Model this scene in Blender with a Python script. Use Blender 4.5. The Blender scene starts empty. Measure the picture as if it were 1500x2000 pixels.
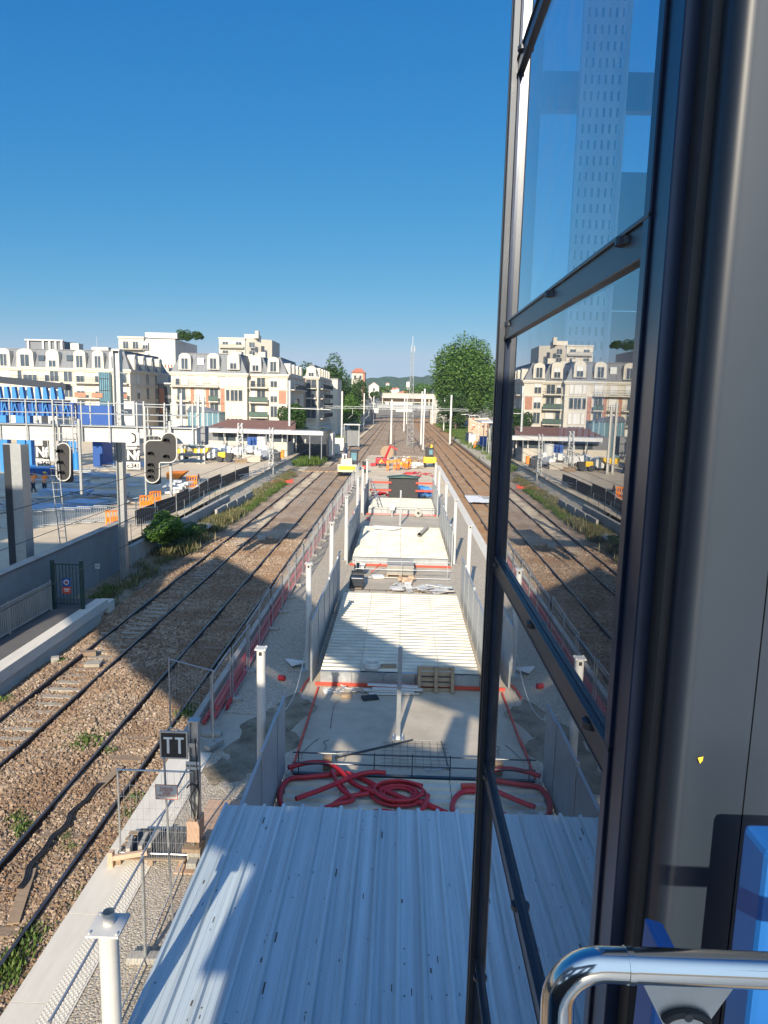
import bpy, math, random
import numpy as np
from mathutils import Vector, Matrix
R = math.radians
random.seed(7); RNG = np.random.default_rng(11)
SC = bpy.context.scene; COL = SC.collection

# ------------------------------------------------------------------ camera
F, EYE = 1400.0, 9.8                      # focal length in photo pixels (2000 high), eye height over the rails
def _n(v): v = np.array(v, float); return v/np.linalg.norm(v)
YC = _n((785-750, 1000-783, -F))          # the tracks' direction seen by the camera
ZC = _n(np.cross((1, -.0235, 0), YC));  ZC = ZC if ZC[1] > 0 else -ZC
XC = np.cross(YC, ZC)
cam = bpy.data.cameras.new('camera'); camo = bpy.data.objects.new('camera', cam); COL.objects.link(camo)
cam.sensor_fit = 'VERTICAL'; cam.sensor_height = 24; cam.lens = F/2000*24
cam.clip_start = .05; cam.clip_end = 12000
M4 = Matrix(((XC[0], XC[1], XC[2], 0), (YC[0], YC[1], YC[2], 0), (ZC[0], ZC[1], ZC[2], EYE), (0, 0, 0, 1)))
camo.matrix_world = M4; SC.camera = camo
def _ray(px, py):
    d = np.array((px-750, 1000-py, -F)); return np.array((d@XC, d@YC, d@ZC))
def gr(px, py, z=0.):                     # survey of a point at height z
    r = _ray(px, py); t = (z-EYE)/r[2]; return Vector((r[0]*t, r[1]*t, z))
def at(px, py, Y):                        # survey of a point at distance Y
    r = _ray(px, py); t = Y/r[1]; return Vector((r[0]*t, Y, EYE+r[2]*t))

# ------------------------------------------------------------------ sky, sun, exposure
SUN_EL, SUN_AZ = 25.2, 8.2                # behind the camera, slightly left
W = bpy.data.worlds.new('World'); SC.world = W; W.use_nodes = True
nt = W.node_tree; bg = nt.nodes['Background']
sky = nt.nodes.new('ShaderNodeTexSky'); sky.sky_type = 'NISHITA'; sky.sun_disc = False
sky.sun_elevation = R(SUN_EL); sky.sun_rotation = R(180+SUN_AZ)
sky.air_density = 1.0; sky.dust_density = 0; sky.ozone_density = 8; sky.altitude = 0
_s = nt.nodes.new('ShaderNodeSeparateColor'); _c = nt.nodes.new('ShaderNodeCombineColor'); nt.links.new(sky.outputs[0], _s.inputs[0])
for _i, (_a, _g, _k) in enumerate(((1.892, 1.70, .43), (.769, .756, .72), (.764, .35, .95))):   # a clear deep-blue morning sky
    _p = None
    for _op, _v in (('MULTIPLY', .102), ('MINIMUM', _k), ('POWER', _g), ('MULTIPLY', _a/.1274)):
        _m = nt.nodes.new('ShaderNodeMath'); _m.operation = _op; _m.inputs[1].default_value = _v
        nt.links.new(_p.outputs[0] if _p else _s.outputs[_i], _m.inputs[0]); _p = _m
    nt.links.new(_p.outputs[0], _c.inputs[_i])
_g = nt.nodes.new('ShaderNodeTexCoord'); _d = nt.nodes.new('ShaderNodeVectorMath'); _d.operation = 'DOT_PRODUCT'   # extra glow added to the sun-side sky to lift the shade
_d.inputs[1].default_value = (-math.sin(R(SUN_AZ)), -math.cos(R(SUN_AZ)), .35); nt.links.new(_g.outputs['Generated'], _d.inputs[0])
_r = nt.nodes.new('ShaderNodeMapRange'); _r.interpolation_type = 'SMOOTHSTEP'; _r.inputs[1].default_value = .15; _r.inputs[2].default_value = 1.05; _r.inputs[4].default_value = 1; nt.links.new(_d.outputs['Value'], _r.inputs[0])
_x = nt.nodes.new('ShaderNodeMix'); _x.data_type = 'RGBA'; _x.inputs[7].default_value = (6.2, 9, 12.5, 1)
nt.links.new(_r.outputs[0], _x.inputs[0]); nt.links.new(_c.outputs[0], _x.inputs[6])
nt.links.new(_x.outputs[2], bg.inputs[0]); bg.inputs[1].default_value = .077
sl = bpy.data.lights.new('sun', 'SUN'); sl.energy = 5.0; sl.angle = R(.5); sl.color = (1, .87, .68)
so = bpy.data.objects.new('sun', sl); COL.objects.link(so)
sd = Vector((-math.sin(R(SUN_AZ))*math.cos(R(SUN_EL)), -math.cos(R(SUN_AZ))*math.cos(R(SUN_EL)), math.sin(R(SUN_EL))))
so.rotation_euler = sd.to_track_quat('Z', 'Y').to_euler(); so.location = (-10, -40, 40)
SC.view_settings.view_transform = 'Standard'; SC.view_settings.look = 'None'
SC.view_settings.exposure = 0.72; SC.view_settings.gamma = 1

# ------------------------------------------------------------------ materials
def mat(name, col, rough=.7, metal=0., col2=None, scale=3., amt=.5, bump=0., bscale=None, stretch=(1, 1, 1), spec=.5, coat=0.):
    """procedural surface: two tones mixed by world-space noise, with optional bump"""
    m = bpy.data.materials.new(name); m.use_nodes = True; t = m.node_tree; N, L = t.nodes, t.links
    b = N['Principled BSDF']; b.inputs['Roughness'].default_value = rough; b.inputs['Metallic'].default_value = metal
    b.inputs['Specular IOR Level'].default_value = spec
    if coat: b.inputs['Coat Weight'].default_value = coat
    if col2 is None: col2 = tuple(c*.72 for c in col)
    g = N.new('ShaderNodeNewGeometry'); mp = N.new('ShaderNodeMapping'); mp.inputs['Scale'].default_value = stretch
    L.new(g.outputs['Position'], mp.inputs[0])
    n = N.new('ShaderNodeTexNoise'); n.inputs['Scale'].default_value = scale; n.inputs['Detail'].default_value = 6; n.inputs['Roughness'].default_value = .65
    L.new(mp.outputs[0], n.inputs[0])
    r = N.new('ShaderNodeMapRange'); r.inputs[1].default_value = .5-.28*(1.05-amt); r.inputs[2].default_value = .5+.28*(1.05-amt)+.05; r.inputs[3].default_value = 0; r.inputs[4].default_value = min(1, amt+.3)
    L.new(n.outputs[0], r.inputs[0])
    x = N.new('ShaderNodeMix'); x.data_type = 'RGBA'; x.inputs[6].default_value = (*col, 1); x.inputs[7].default_value = (*col2, 1)
    L.new(r.outputs[0], x.inputs[0]); L.new(x.outputs[2], b.inputs['Base Color'])
    if bump:
        n2 = N.new('ShaderNodeTexNoise'); n2.inputs['Scale'].default_value = bscale or scale*4; n2.inputs['Detail'].default_value = 5
        L.new(g.outputs['Position'], n2.inputs[0])
        bp = N.new('ShaderNodeBump'); bp.inputs['Strength'].default_value = 1; bp.inputs['Distance'].default_value = bump
        L.new(n2.outputs[0], bp.inputs['Height']); L.new(bp.outputs[0], b.inputs['Normal'])
    m.diffuse_color = (*col, 1)
    return m
def stone_mat(name, cols, scale, bump, island=False, patch=None):
    """loose stones: a random tone per cell (or per stone), bumped cell by cell"""
    m = bpy.data.materials.new(name); m.use_nodes = True; t = m.node_tree; N, L = t.nodes, t.links
    b = N['Principled BSDF']; b.inputs['Roughness'].default_value = .9; b.inputs['Specular IOR Level'].default_value = .25
    g = N.new('ShaderNodeNewGeometry'); cr = N.new('ShaderNodeValToRGB')
    cr.color_ramp.elements[0].color = (*cols[0], 1); cr.color_ramp.elements[1].color = (*cols[-1], 1)
    for i, c in enumerate(cols[1:-1]):
        e = cr.color_ramp.elements.new((i+1)/(len(cols)-1)); e.color = (*c, 1)
    v = N.new('ShaderNodeTexVoronoi'); v.inputs['Scale'].default_value = scale; L.new(g.outputs['Position'], v.inputs['Vector'])
    if island: L.new(g.outputs['Random Per Island'], cr.inputs[0])
    else:
        s = N.new('ShaderNodeSeparateColor'); L.new(v.outputs['Color'], s.inputs[0]); L.new(s.outputs[0], cr.inputs[0])
        bp = N.new('ShaderNodeBump'); bp.invert = True; bp.inputs['Distance'].default_value = bump; bp.inputs['Strength'].default_value = 1
        L.new(v.outputs['Distance'], bp.inputs['Height']); L.new(bp.outputs[0], b.inputs['Normal'])
    out = cr.outputs[0]
    if patch:                              # rust and dirt that has gathered in patches
        n = N.new('ShaderNodeTexNoise'); n.inputs['Scale'].default_value = patch[1]; n.inputs['Detail'].default_value = 4; L.new(g.outputs['Position'], n.inputs[0])
        r = N.new('ShaderNodeMapRange'); r.inputs[1].default_value = .42; r.inputs[2].default_value = .62; r.inputs[4].default_value = patch[2]; L.new(n.outputs[0], r.inputs[0])
        x = N.new('ShaderNodeMix'); x.data_type = 'RGBA'; x.blend_type = 'MIX'; L.new(r.outputs[0], x.inputs[0]); L.new(out, x.inputs[6]); x.inputs[7].default_value = (*patch[0], 1)
        out = x.outputs[2]
    L.new(out, b.inputs['Base Color']); return m
def glass_mat(name, tint, base=.05, rough=0., power=5., mul=1.):
    """a pane: clear, with the reflection growing towards grazing sight"""
    m = bpy.data.materials.new(name); m.use_nodes = True; t = m.node_tree; N, L = t.nodes, t.links
    N.remove(N['Principled BSDF']); o = N['Material Output']
    g = N.new('ShaderNodeNewGeometry'); d = N.new('ShaderNodeVectorMath'); d.operation = 'DOT_PRODUCT'
    L.new(g.outputs['Incoming'], d.inputs[0]); L.new(g.outputs['Normal'], d.inputs[1])
    def mth(op, a, bb):
        k = N.new('ShaderNodeMath'); k.operation = op
        for i, s in enumerate((a, bb)):
            if s is None: continue
            if isinstance(s, (int, float)): k.inputs[i].default_value = s
            else: L.new(s, k.inputs[i])
        return k.outputs[0]
    c = mth('ABSOLUTE', d.outputs['Value'], None); c = mth('SUBTRACT', 1., c); c = mth('POWER', c, power); c = mth('MULTIPLY', c, (1-base)*mul); c = mth('ADD', c, base)
    tr = N.new('ShaderNodeBsdfTransparent'); tr.inputs[0].default_value = (*tint, 1)
    gl = N.new('ShaderNodeBsdfGlossy'); gl.inputs['Roughness'].default_value = rough; gl.inputs[0].default_value = (1, 1, 1, 1)
    mx = N.new('ShaderNodeMixShader'); L.new(c, mx.inputs[0]); L.new(tr.outputs[0], mx.inputs[1]); L.new(gl.outputs[0], mx.inputs[2])
    df = N.new('ShaderNodeBsdfDiffuse'); df.inputs[0].default_value = (.5, .48, .45, 1); n = N.new('ShaderNodeTexNoise'); n.inputs['Scale'].default_value = 9; n.inputs['Detail'].default_value = 9; L.new(g.outputs['Position'], n.inputs[0])
    rr = N.new('ShaderNodeMapRange'); rr.inputs[1].default_value = .35; rr.inputs[2].default_value = .75; rr.inputs[3].default_value = .02; rr.inputs[4].default_value = .11; L.new(n.outputs[0], rr.inputs[0])   # a film of dust
    m2 = N.new('ShaderNodeMixShader'); L.new(rr.outputs[0], m2.inputs[0]); L.new(mx.outputs[0], m2.inputs[1]); L.new(df.outputs[0], m2.inputs[2]); L.new(m2.outputs[0], o.inputs[0])
    return m
def leaf_mat(name, c1, c2, c3):
    m = bpy.data.materials.new(name); m.use_nodes = True; t = m.node_tree; N, L = t.nodes, t.links
    b = N['Principled BSDF']; b.inputs['Roughness'].default_value = .6; b.inputs['Specular IOR Level'].default_value = .3
    g = N.new('ShaderNodeNewGeometry'); cr = N.new('ShaderNodeValToRGB'); L.new(g.outputs['Random Per Island'], cr.inputs[0])
    cr.color_ramp.elements[0].color = (*c1, 1); cr.color_ramp.elements[1].color = (*c3, 1); e = cr.color_ramp.elements.new(.5); e.color = (*c2, 1)
    L.new(cr.outputs[0], b.inputs['Base Color'])
    tl = N.new('ShaderNodeBsdfTranslucent'); L.new(cr.outputs[0], tl.inputs[0]); mx = N.new('ShaderNodeMixShader'); mx.inputs[0].default_value = .28
    L.new(b.outputs[0], mx.inputs[1]); L.new(tl.outputs[0], mx.inputs[2]); L.new(mx.outputs[0], N['Material Output'].inputs[0])
    return m
M = {}
M['ballast'] = stone_mat('ballast', [(.20, .14, .095), (.42, .315, .22), (.30, .22, .155), (.50, .40, .30), (.36, .275, .195)], 15, .03, patch=((.25, .16, .095), .35, .6))
M['stones'] = stone_mat('ballast_stones', [(.11, .075, .048), (.36, .27, .195), (.22, .15, .10), (.46, .375, .29), (.29, .21, .145), (.16, .12, .09)], 15, .05, island=True, patch=((.20, .12, .07), .5, .6))
M['rust_ballast'] = stone_mat('rusty_ballast', [(.26, .15, .08), (.42, .27, .15), (.34, .20, .105), (.46, .33, .21)], 14, .03, patch=((.36, .185, .075), .35, .65))
M['gravel'] = stone_mat('gravel', [(.27, .225, .165), (.48, .42, .33), (.37, .31, .24), (.55, .5, .42)], 26, .018)
M['sand'] = mat('sandy_ground', (.60, .50, .36), .95, col2=(.46, .375, .265), scale=.35, amt=.6, bump=.02, bscale=3)
M['slab'] = mat('dusty_concrete', (.45, .395, .31), .85, col2=(.33, .285, .22), scale=.9, amt=.6, bump=.004, bscale=18)
M['kerb'] = mat('pale_kerb', (.66, .62, .54), .8, col2=(.54, .50, .43), scale=2.2, amt=.45, bump=.002, stretch=(3, .5, 1))
M['concrete'] = mat('concrete', (.40, .38, .34), .85, col2=(.27, .255, .23), scale=1.6, amt=.5, bump=.004, stretch=(1, 1, .4))
M['concrete_wall'] = mat('concrete_wall', (.25, .255, .26), .85, col2=(.18, .185, .19), scale=.7, amt=.5, bump=.003)
M['asphalt'] = mat('asphalt', (.12, .115, .11), .9, col2=(.085, .08, .078), scale=1.3, amt=.5, bump=.004, bscale=60)
M['soil'] = mat('soil', (.30, .245, .175), .95, col2=(.09, .075, .045), scale=1.2, amt=.6, bump=.04, bscale=8)
M['rail'] = mat('rusty_rail', (.075, .045, .03), .7, .3, col2=(.045, .03, .022), scale=5)
M['railhead'] = mat('worn_rail_head', (.26, .23, .21), .34, .85, col2=(.16, .12, .1), scale=2)
M['sleeper_c'] = mat('concrete_sleeper', (.36, .325, .265), .85, col2=(.25, .215, .17), scale=4, amt=.6, bump=.004)
M['sleeper_w'] = mat('wooden_sleeper', (.26, .19, .13), .9, col2=(.17, .12, .085), scale=6, amt=.6, bump=.006, stretch=(.4, 3, 3))
M['white_paint'] = mat('white_paint', (.55, .545, .525), .45, col2=(.45, .44, .41), scale=2.5, amt=.35)
M['white_sheet'] = mat('white_metal_sheet', (.52, .60, .63), .42, .1, col2=(.34, .385, .40), scale=1.5, amt=.6, stretch=(6, .1, 1))
M['dirt_speck'] = mat('dirt', (.10, .09, .075), .9)
M['cream_sheet'] = mat('cream_decking', (.60, .575, .49), .55, .1, col2=(.42, .39, .32), scale=1.1, amt=.6, bump=.002)
M['galv'] = mat('galvanised_steel', (.47, .49, .50), .42, .7, col2=(.36, .38, .39), scale=7, amt=.5)
M['galv_sheet'] = mat('grey_steel_sheet', (.40, .43, .45), .5, .35, col2=(.33, .355, .37), scale=2, amt=.5)
M['red'] = mat('red_primer', (.55, .065, .035), .55, col2=(.42, .05, .03), scale=3)
M['red_pipe'] = mat('red_plastic_duct', (.50, .022, .030), .45, col2=(.36, .02, .026), scale=3, amt=.5)
M['galv_dark'] = mat('weathered_galvanised_steel', (.22, .235, .25), .6, .3, col2=(.16, .17, .18), scale=5)
M['wood'] = mat('weathered_wood', (.33, .24, .16), .85, col2=(.22, .155, .10), scale=7, amt=.6, bump=.003, stretch=(.3, 3, 3))
M['ply'] = mat('plywood', (.50, .35, .25), .8, col2=(.40, .27, .19), scale=3, stretch=(.4, 3, 1))
M['black'] = mat('matt_black', (.018, .018, .02), .6, col2=(.03, .03, .032), scale=5)
M['blackmat'] = mat('rubber_mat', (.035, .036, .038), .7, col2=(.09, .088, .08), scale=5, amt=.6)
M['darkmetal'] = mat('dark_grey_coated_metal', (.06, .068, .082), .36, .55, col2=(.05, .057, .07), scale=3, amt=.4)
M['pillar'] = mat('grey_coated_pillar', (.021, .031, .047), .42, .0, col2=(.018, .027, .041), scale=1.6, amt=.6)
M['navy'] = mat('navy_frame', (.022, .036, .075), .28, .3, col2=(.018, .028, .055), scale=4)
M['blue'] = mat('blue_paint', (.01, .075, .30), .5, col2=(.01, .06, .24), scale=2)
M['lblue'] = mat('light_blue_paint', (.035, .22, .52), .5, col2=(.03, .17, .44), scale=2)
M['rblue'] = mat('post_blue', (.008, .105, .36), .45, col2=(.007, .09, .31), scale=5)
M['orange'] = mat('orange_plastic', (.85, .24, .02), .55, col2=(.7, .18, .02), scale=3)
M['hivis'] = mat('orange_workwear', (.95, .24, .01), .8, col2=(.8, .17, .01), scale=9)
M['yellow'] = mat('yellow_paint', (.80, .50, .02), .45, col2=(.62, .38, .03), scale=3)
M['offwhite'] = mat('dusty_white_paint', (.62, .57, .44), .55, col2=(.46, .40, .28), scale=2, amt=.6)
M['cream'] = mat('cream_render', (.57, .53, .445), .85, col2=(.48, .445, .37), scale=.35, amt=.5)
M['cream2'] = mat('pale_render', (.52, .48, .41), .85, col2=(.44, .41, .35), scale=.35, amt=.5)
M['white_wall'] = mat('white_render', (.54, .525, .49), .85, col2=(.44, .425, .395), scale=.3, amt=.5, stretch=(1, 1, .3))
M['zinc'] = mat('zinc_roof', (.17, .18, .195), .55, .15, col2=(.13, .14, .155), scale=.8, amt=.5, stretch=(1, 1, .2))
M['brick'] = mat('brick', (.40, .20, .135), .85, col2=(.31, .145, .095), scale=2.5, amt=.6)
M['redroof'] = mat('red_tiles', (.42, .15, .09), .8, col2=(.33, .11, .07), scale=1.4)
M['brownroof'] = mat('brown_roof', (.20, .10, .075), .8, col2=(.15, .08, .06), scale=1)
M['pane'] = mat('window_pane', (.055, .075, .095), .12, .2, col2=(.11, .13, .15), scale=.5)
M['shutter'] = mat('white_shutter', (.62, .61, .585), .6, col2=(.52, .515, .5), scale=1)
M['green_paint'] = mat('dark_green_paint', (.015, .05, .045), .5, col2=(.012, .035, .032), scale=4)
M['green_sheet'] = mat('green_balcony', (.06, .115, .09), .6)
M['skin'] = mat('skin', (.45, .26, .18), .6)
M['chrome'] = mat('polished_stainless', (.66, .64, .61), .11, 1., col2=(.56, .54, .51), scale=6, amt=.5, stretch=(.3, 4, 4))
M['perf'] = mat('perforated_tray', (.80, .84, .88), .45, .1, col2=(.7, .75, .8), scale=4)
M['glass'] = glass_mat('lift_glass', (.68, .80, .92), .12, mul=1.5, power=4.)
M['glass2'] = glass_mat('shaft_back_glass', (.80, .88, .94), .05)
M['conserv'] = mat('conservatory_glass', (.12, .26, .32), .2, .3, col2=(.2, .36, .42), scale=.8)
M['bag'] = mat('white_bag', (.72, .72, .71), .8, col2=(.58, .58, .57), scale=4, bump=.03, bscale=6)
M['shade_sheet'] = mat('shade_tinted_sheet', (.30, .44, .60), .45, .2, col2=(.22, .35, .5), scale=1)  # pale sheets: the blue cast of their shade is set into the colour
M['leaf_a'] = leaf_mat('leaves_broad', (.035, .085, .014), (.075, .16, .025), (.13, .23, .045))
M['leaf_b'] = leaf_mat('leaves_dark', (.018, .05, .012), (.045, .10, .022), (.08, .15, .035))
M['leaf_c'] = leaf_mat('leaves_weed', (.045, .095, .015), (.09, .16, .03), (.17, .22, .06))
M['dry'] = leaf_mat('grass_dry', (.13, .125, .05), (.24, .21, .11), (.08, .12, .035))
M['bark'] = mat('bark', (.12, .09, .065), .95, col2=(.07, .05, .04), scale=6)
M['hill'] = stone_mat('wooded_hill', [(.02, .05, .016), (.045, .09, .025), (.03, .065, .022), (.06, .10, .035)], .09, 6)
M['text_blk'] = mat('black_lettering', (.02, .02, .022), .6)
M['text_wht'] = mat('white_lettering', (.78, .78, .76), .5)
M['text_red'] = mat('red_lettering', (.5, .12, .07), .6)
M['wire'] = mat('copper_wire', (.09, .075, .06), .5, .5)
M['insul'] = mat('brown_insulator', (.14, .06, .03), .3)
M['tyre'] = mat('tyre_rubber', (.03, .03, .03), .85)

# ------------------------------------------------------------------ object helpers
def lk(o): COL.objects.link(o); return o
def tag(o, label, cat=None, group=None, kind=None):
    if label: o['label'] = label
    if cat: o['category'] = cat
    if group: o['group'] = group
    if kind: o['kind'] = kind
    return o
def thing(name, label, cat, loc=(0, 0, 0), group=None, rz=0):
    o = lk(bpy.data.objects.new(name, None)); o.location = loc; o.rotation_euler = (0, 0, rz); o.empty_display_size = .3
    return tag(o, label, cat, group)
def origin_of(o):
    v = Vector((0, 0, 0))
    while o is not None: v += o.location; o = o.parent
    return v
def dup(src, loc=None, rz=None, label=None, parent=None):
    o = lk(src.copy())
    if parent is not None: o.parent = parent
    if loc is not None: o.location = loc
    if rz is not None: o.rotation_euler = (0, 0, rz)
    if label: o['label'] = label
    for c in list(src.children): dup(c, parent=o)
    return o
ORD = 'nearest second third fourth fifth sixth seventh eighth ninth tenth eleventh twelfth thirteenth fourteenth fifteenth sixteenth seventeenth eighteenth nineteenth twentieth'.split()
ORD += ['twenty-'+w for w in 'first second third fourth fifth sixth seventh eighth ninth'.split()] + ['thirtieth'] + ['thirty-'+w for w in 'first second third fourth fifth sixth seventh eighth ninth'.split()]
def nth(i): return ORD[i]
class MB:
    """collects shapes; build() links them as one mesh (coordinates are world ones, taken relative to the parent's base)"""
    def __init__(s): s.v = []; s.f = []; s.m = []
    def add(s, vs, fs, mi=0):
        k = len(s.v); s.v += [tuple(v) for v in vs]; s.f += [tuple(i+k for i in f) for f in fs]; s.m += [mi]*len(fs); return s
    def box(s, x0, x1, y0, y1, z0, z1, mi=0):
        return s.add([(x0,y0,z0),(x1,y0,z0),(x1,y1,z0),(x0,y1,z0),(x0,y0,z1),(x1,y0,z1),(x1,y1,z1),(x0,y1,z1)],
                     [(0,3,2,1),(4,5,6,7),(0,1,5,4),(1,2,6,5),(2,3,7,6),(3,0,4,7)], mi)
    def obox(s, c, sz, rz=0, mi=0, rx=0, ry=0):
        m = Matrix.Translation(c) @ Matrix.Rotation(rz, 4, 'Z') @ Matrix.Rotation(rx, 4, 'X') @ Matrix.Rotation(ry, 4, 'Y')
        a, b, d = (q/2 for q in sz)
        vs = [m @ Vector(p) for p in ((-a,-b,-d),(a,-b,-d),(a,b,-d),(-a,b,-d),(-a,-b,d),(a,-b,d),(a,b,d),(-a,b,d))]
        return s.add(vs, [(0,3,2,1),(4,5,6,7),(0,1,5,4),(1,2,6,5),(2,3,7,6),(3,0,4,7)], mi)
    def bar(s, p, q, w, h=None, mi=0, up=(0, 0, 1)):
        p, q = Vector(p), Vector(q); h = h or w; d = (q-p).normalized(); u = Vector(up)
        if abs(d.dot(u)) > .97: u = Vector((0, 1, 0))
        x = d.cross(u).normalized(); z = x.cross(d)
        vs = [e+x*a*w/2+z*b*h/2 for e in (p, q) for a, b in ((-1,-1),(1,-1),(1,1),(-1,1))]
        return s.add(vs, [(0,1,2,3),(7,6,5,4),(0,4,5,1),(1,5,6,2),(2,6,7,3),(3,7,4,0)], mi)
    def path(s, pts, r, n=8, mi=0, cap=True, r2=None):
        pts = [Vector(p) for p in pts]; k = len(pts); base = len(s.v); vs = []; prev = None
        for i, p in enumerate(pts):
            d = (pts[min(i+1, k-1)]-pts[max(i-1, 0)]).normalized()
            if prev is None:
                u = Vector((0, 0, 1)) if abs(d.z) < .9 else Vector((0, 1, 0))
                a = d.cross(u).normalized()
            else: a = (prev-d*prev.dot(d)).normalized()
            prev = a; b = d.cross(a); rr = r if r2 is None else r+(r2-r)*i/(k-1)
            vs += [p+(a*math.cos(t)+b*math.sin(t))*rr for t in (2*math.pi*j/n for j in range(n))]
        fs = [(i*n+j, i*n+(j+1)%n, (i+1)*n+(j+1)%n, (i+1)*n+j) for i in range(k-1) for j in range(n)]
        if cap: fs += [tuple(range(n))[::-1], tuple((k-1)*n+j for j in range(n))]
        return s.add(vs, fs, mi)
    def tube(s, p, q, r, n=8, mi=0, r2=None): return s.path([p, q], r, n, mi, True, r2)
    def prism(s, poly, off, mi=0, cap_mi=None):
        poly = [Vector(p) for p in poly]; off = Vector(off); n = len(poly)
        fs = [(i, (i+1) % n, n+(i+1) % n, n+i) for i in range(n)]
        k = len(s.v); s.add(poly+[p+off for p in poly], fs+[tuple(range(n))[::-1], tuple(range(n, 2*n))], mi); return s
    def sheet(s, prof, y0, y1, mi=0, axis='y', thick=0):
        """a folded sheet: profile of (across, z) points swept along y (or along x)"""
        n = len(prof); V = (lambda a, b, z: (a, b, z)) if axis == 'y' else (lambda a, b, z: (b, a, z))
        vs = [V(a, y0, z) for a, z in prof]+[V(a, y1, z) for a, z in prof]
        fs = [(i, i+1, n+i+1, n+i) for i in range(n-1)]
        if thick:
            k = len(vs); vs += [V(a, y0, z-thick) for a, z in prof]+[V(a, y1, z-thick) for a, z in prof]
            fs += [(k+i, k+n+i, k+n+i+1, k+i+1) for i in range(n-1)]
            fs += [(i, k+i, k+i+1, i+1) for i in range(n-1)]+[(n+i, n+i+1, k+n+i+1, k+n+i) for i in range(n-1)]
            fs += [(0, n, k+n, k), (n-1, k+n-1, k+2*n-1, 2*n-1)]
        return s.add(vs, fs, mi)
    def build(s, name, mats, parent=None, loc=None, smooth=False, bevel=0):
        o0 = origin_of(parent) if parent is not None else Vector(loc or (0, 0, 0))
        me = bpy.data.meshes.new(name); me.from_pydata([(x-o0.x, y-o0.y, z-o0.z) for x, y, z in s.v], [], s.f)
        if not isinstance(mats, (list, tuple)): mats = [mats]
        for m in mats: me.materials.append(M[m])
        me.polygons.foreach_set('material_index', s.m)
        me.polygons.foreach_set('use_smooth', [smooth]*len(s.f)); me.update()
        o = lk(bpy.data.objects.new(name, me))
        if parent is not None: o.parent = parent
        else: o.location = o0
        if smooth:
            try: me.set_sharp_from_angle(angle=R(40))
            except Exception: pass
        if bevel:
            b = o.modifiers.new('bevel', 'BEVEL'); b.width = bevel; b.segments = 2; b.limit_method = 'ANGLE'
        return o
def npmesh(name, verts, faces, matname, parent=None, loc=(0, 0, 0), smooth=False):
    """fast mesh from numpy arrays (faces: one polygon size)"""
    me = bpy.data.meshes.new(name); o0 = np.array(origin_of(parent) if parent is not None else loc, float)
    nv, nf, k = len(verts), len(faces), faces.shape[1]
    me.vertices.add(nv); me.vertices.foreach_set('co', (verts-o0).astype(np.float32).ravel())
    me.loops.add(nf*k); me.loops.foreach_set('vertex_index', faces.astype(np.int32).ravel())
    me.polygons.add(nf); me.polygons.foreach_set('loop_start', np.arange(0, nf*k, k, dtype=np.int32))
    me.polygons.foreach_set('use_smooth', np.full(nf, smooth)); me.materials.append(M[matname]); me.update(calc_edges=True); me.validate()
    o = lk(bpy.data.objects.new(name, me)); o.parent = parent
    if parent is None: o.location = loc
    return o
def lettering(text, size, mname, parent, centre, name='lettering', depth=.006, right=(1, 0, 0), up=(0, 0, 1), bold=0., sx=1.):
    """writing as real letters standing on a sign"""
    cu = bpy.data.curves.new('t', 'FONT'); cu.body = text; cu.size = size; cu.extrude = depth; cu.align_x = 'CENTER'; cu.align_y = 'CENTER'; cu.offset = bold; cu.space_line = .8
    t = bpy.data.objects.new('t', cu); me = bpy.data.meshes.new_from_object(t); me.name = name
    bpy.data.objects.remove(t); bpy.data.curves.remove(cu)
    r, u = Vector(right), Vector(up); w = r.cross(u); c = Vector(centre)-origin_of(parent)
    for v in me.vertices:
        x, y, z = v.co; v.co = c+r*x*sx+u*y+w*z
    me.materials.clear(); me.materials.append(M[mname]); o = lk(bpy.data.objects.new(name, me)); o.parent = parent; return o
def structure(mb, name, mats, smooth=False): o = mb.build(name, mats, smooth=smooth); o['kind'] = 'structure'; return o
def grid_struct(name, xs, ys, zf, m, noise=0.):
    X, Y = np.meshgrid(xs, ys); Z = zf(X, Y)
    if noise: Z = Z+RNG.normal(0, noise, Z.shape)
    v = np.stack([X.ravel(), Y.ravel(), Z.ravel()], 1); nx, ny = len(xs), len(ys)
    i = np.arange((ny-1)*nx).reshape(ny-1, nx)[:, :-1].ravel()
    o = npmesh(name, v, np.stack([i, i+1, i+nx+1, i+nx], 1), m, smooth=True); o['kind'] = 'structure'; return o

# ================================================================== THE GROUND
T1, T2, T3, T4 = -11.2, -7.45, 7.75, 11.45         # track centres
PZ = .6                                            # platform height over the rails
def bed(X, Y):
    z = np.full(np.broadcast(X, Y).shape, -.13)
    for c in (T1, T2, T3, T4): z = z-.07*np.exp(-((X-c)/.62)**4)
    z = z+.09*np.exp(-((X+9.33)/.42)**2)+.07*np.exp(-((X-9.6)/.42)**2)
    z = z-.25*np.clip((-12.6-X)/.6, 0, 1)*(Y < 31)
    z = z+.02*np.sin(X*2.1+Y*.7)+.018*np.sin(Y*1.9+X*.6)
    return z
gb = MB(); gb.box(-3500, 3500, -300, 4200, -2.0, -.62); structure(gb, 'ground', 'soil')
ysl = np.concatenate([np.arange(-2, 60, .25), np.arange(60, 140, 1), np.arange(140, 445, 5)])
grid_struct('ballast_bed', np.arange(-13.3, -5.6, .14), ysl, bed, 'ballast', .008)
grid_struct('ballast_bed', np.arange(5.7, 15.6, .2), ysl[::2], lambda X, Y: bed(X, Y)+.25*np.clip((X-13.4)/2, 0, 1), 'rust_ballast', .008)
grid_struct('ballast_bed', np.arange(-5.75, 5.9, .4), np.arange(126, 445, 3), lambda X, Y: -.14+0*X, 'ballast', .02)
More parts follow.
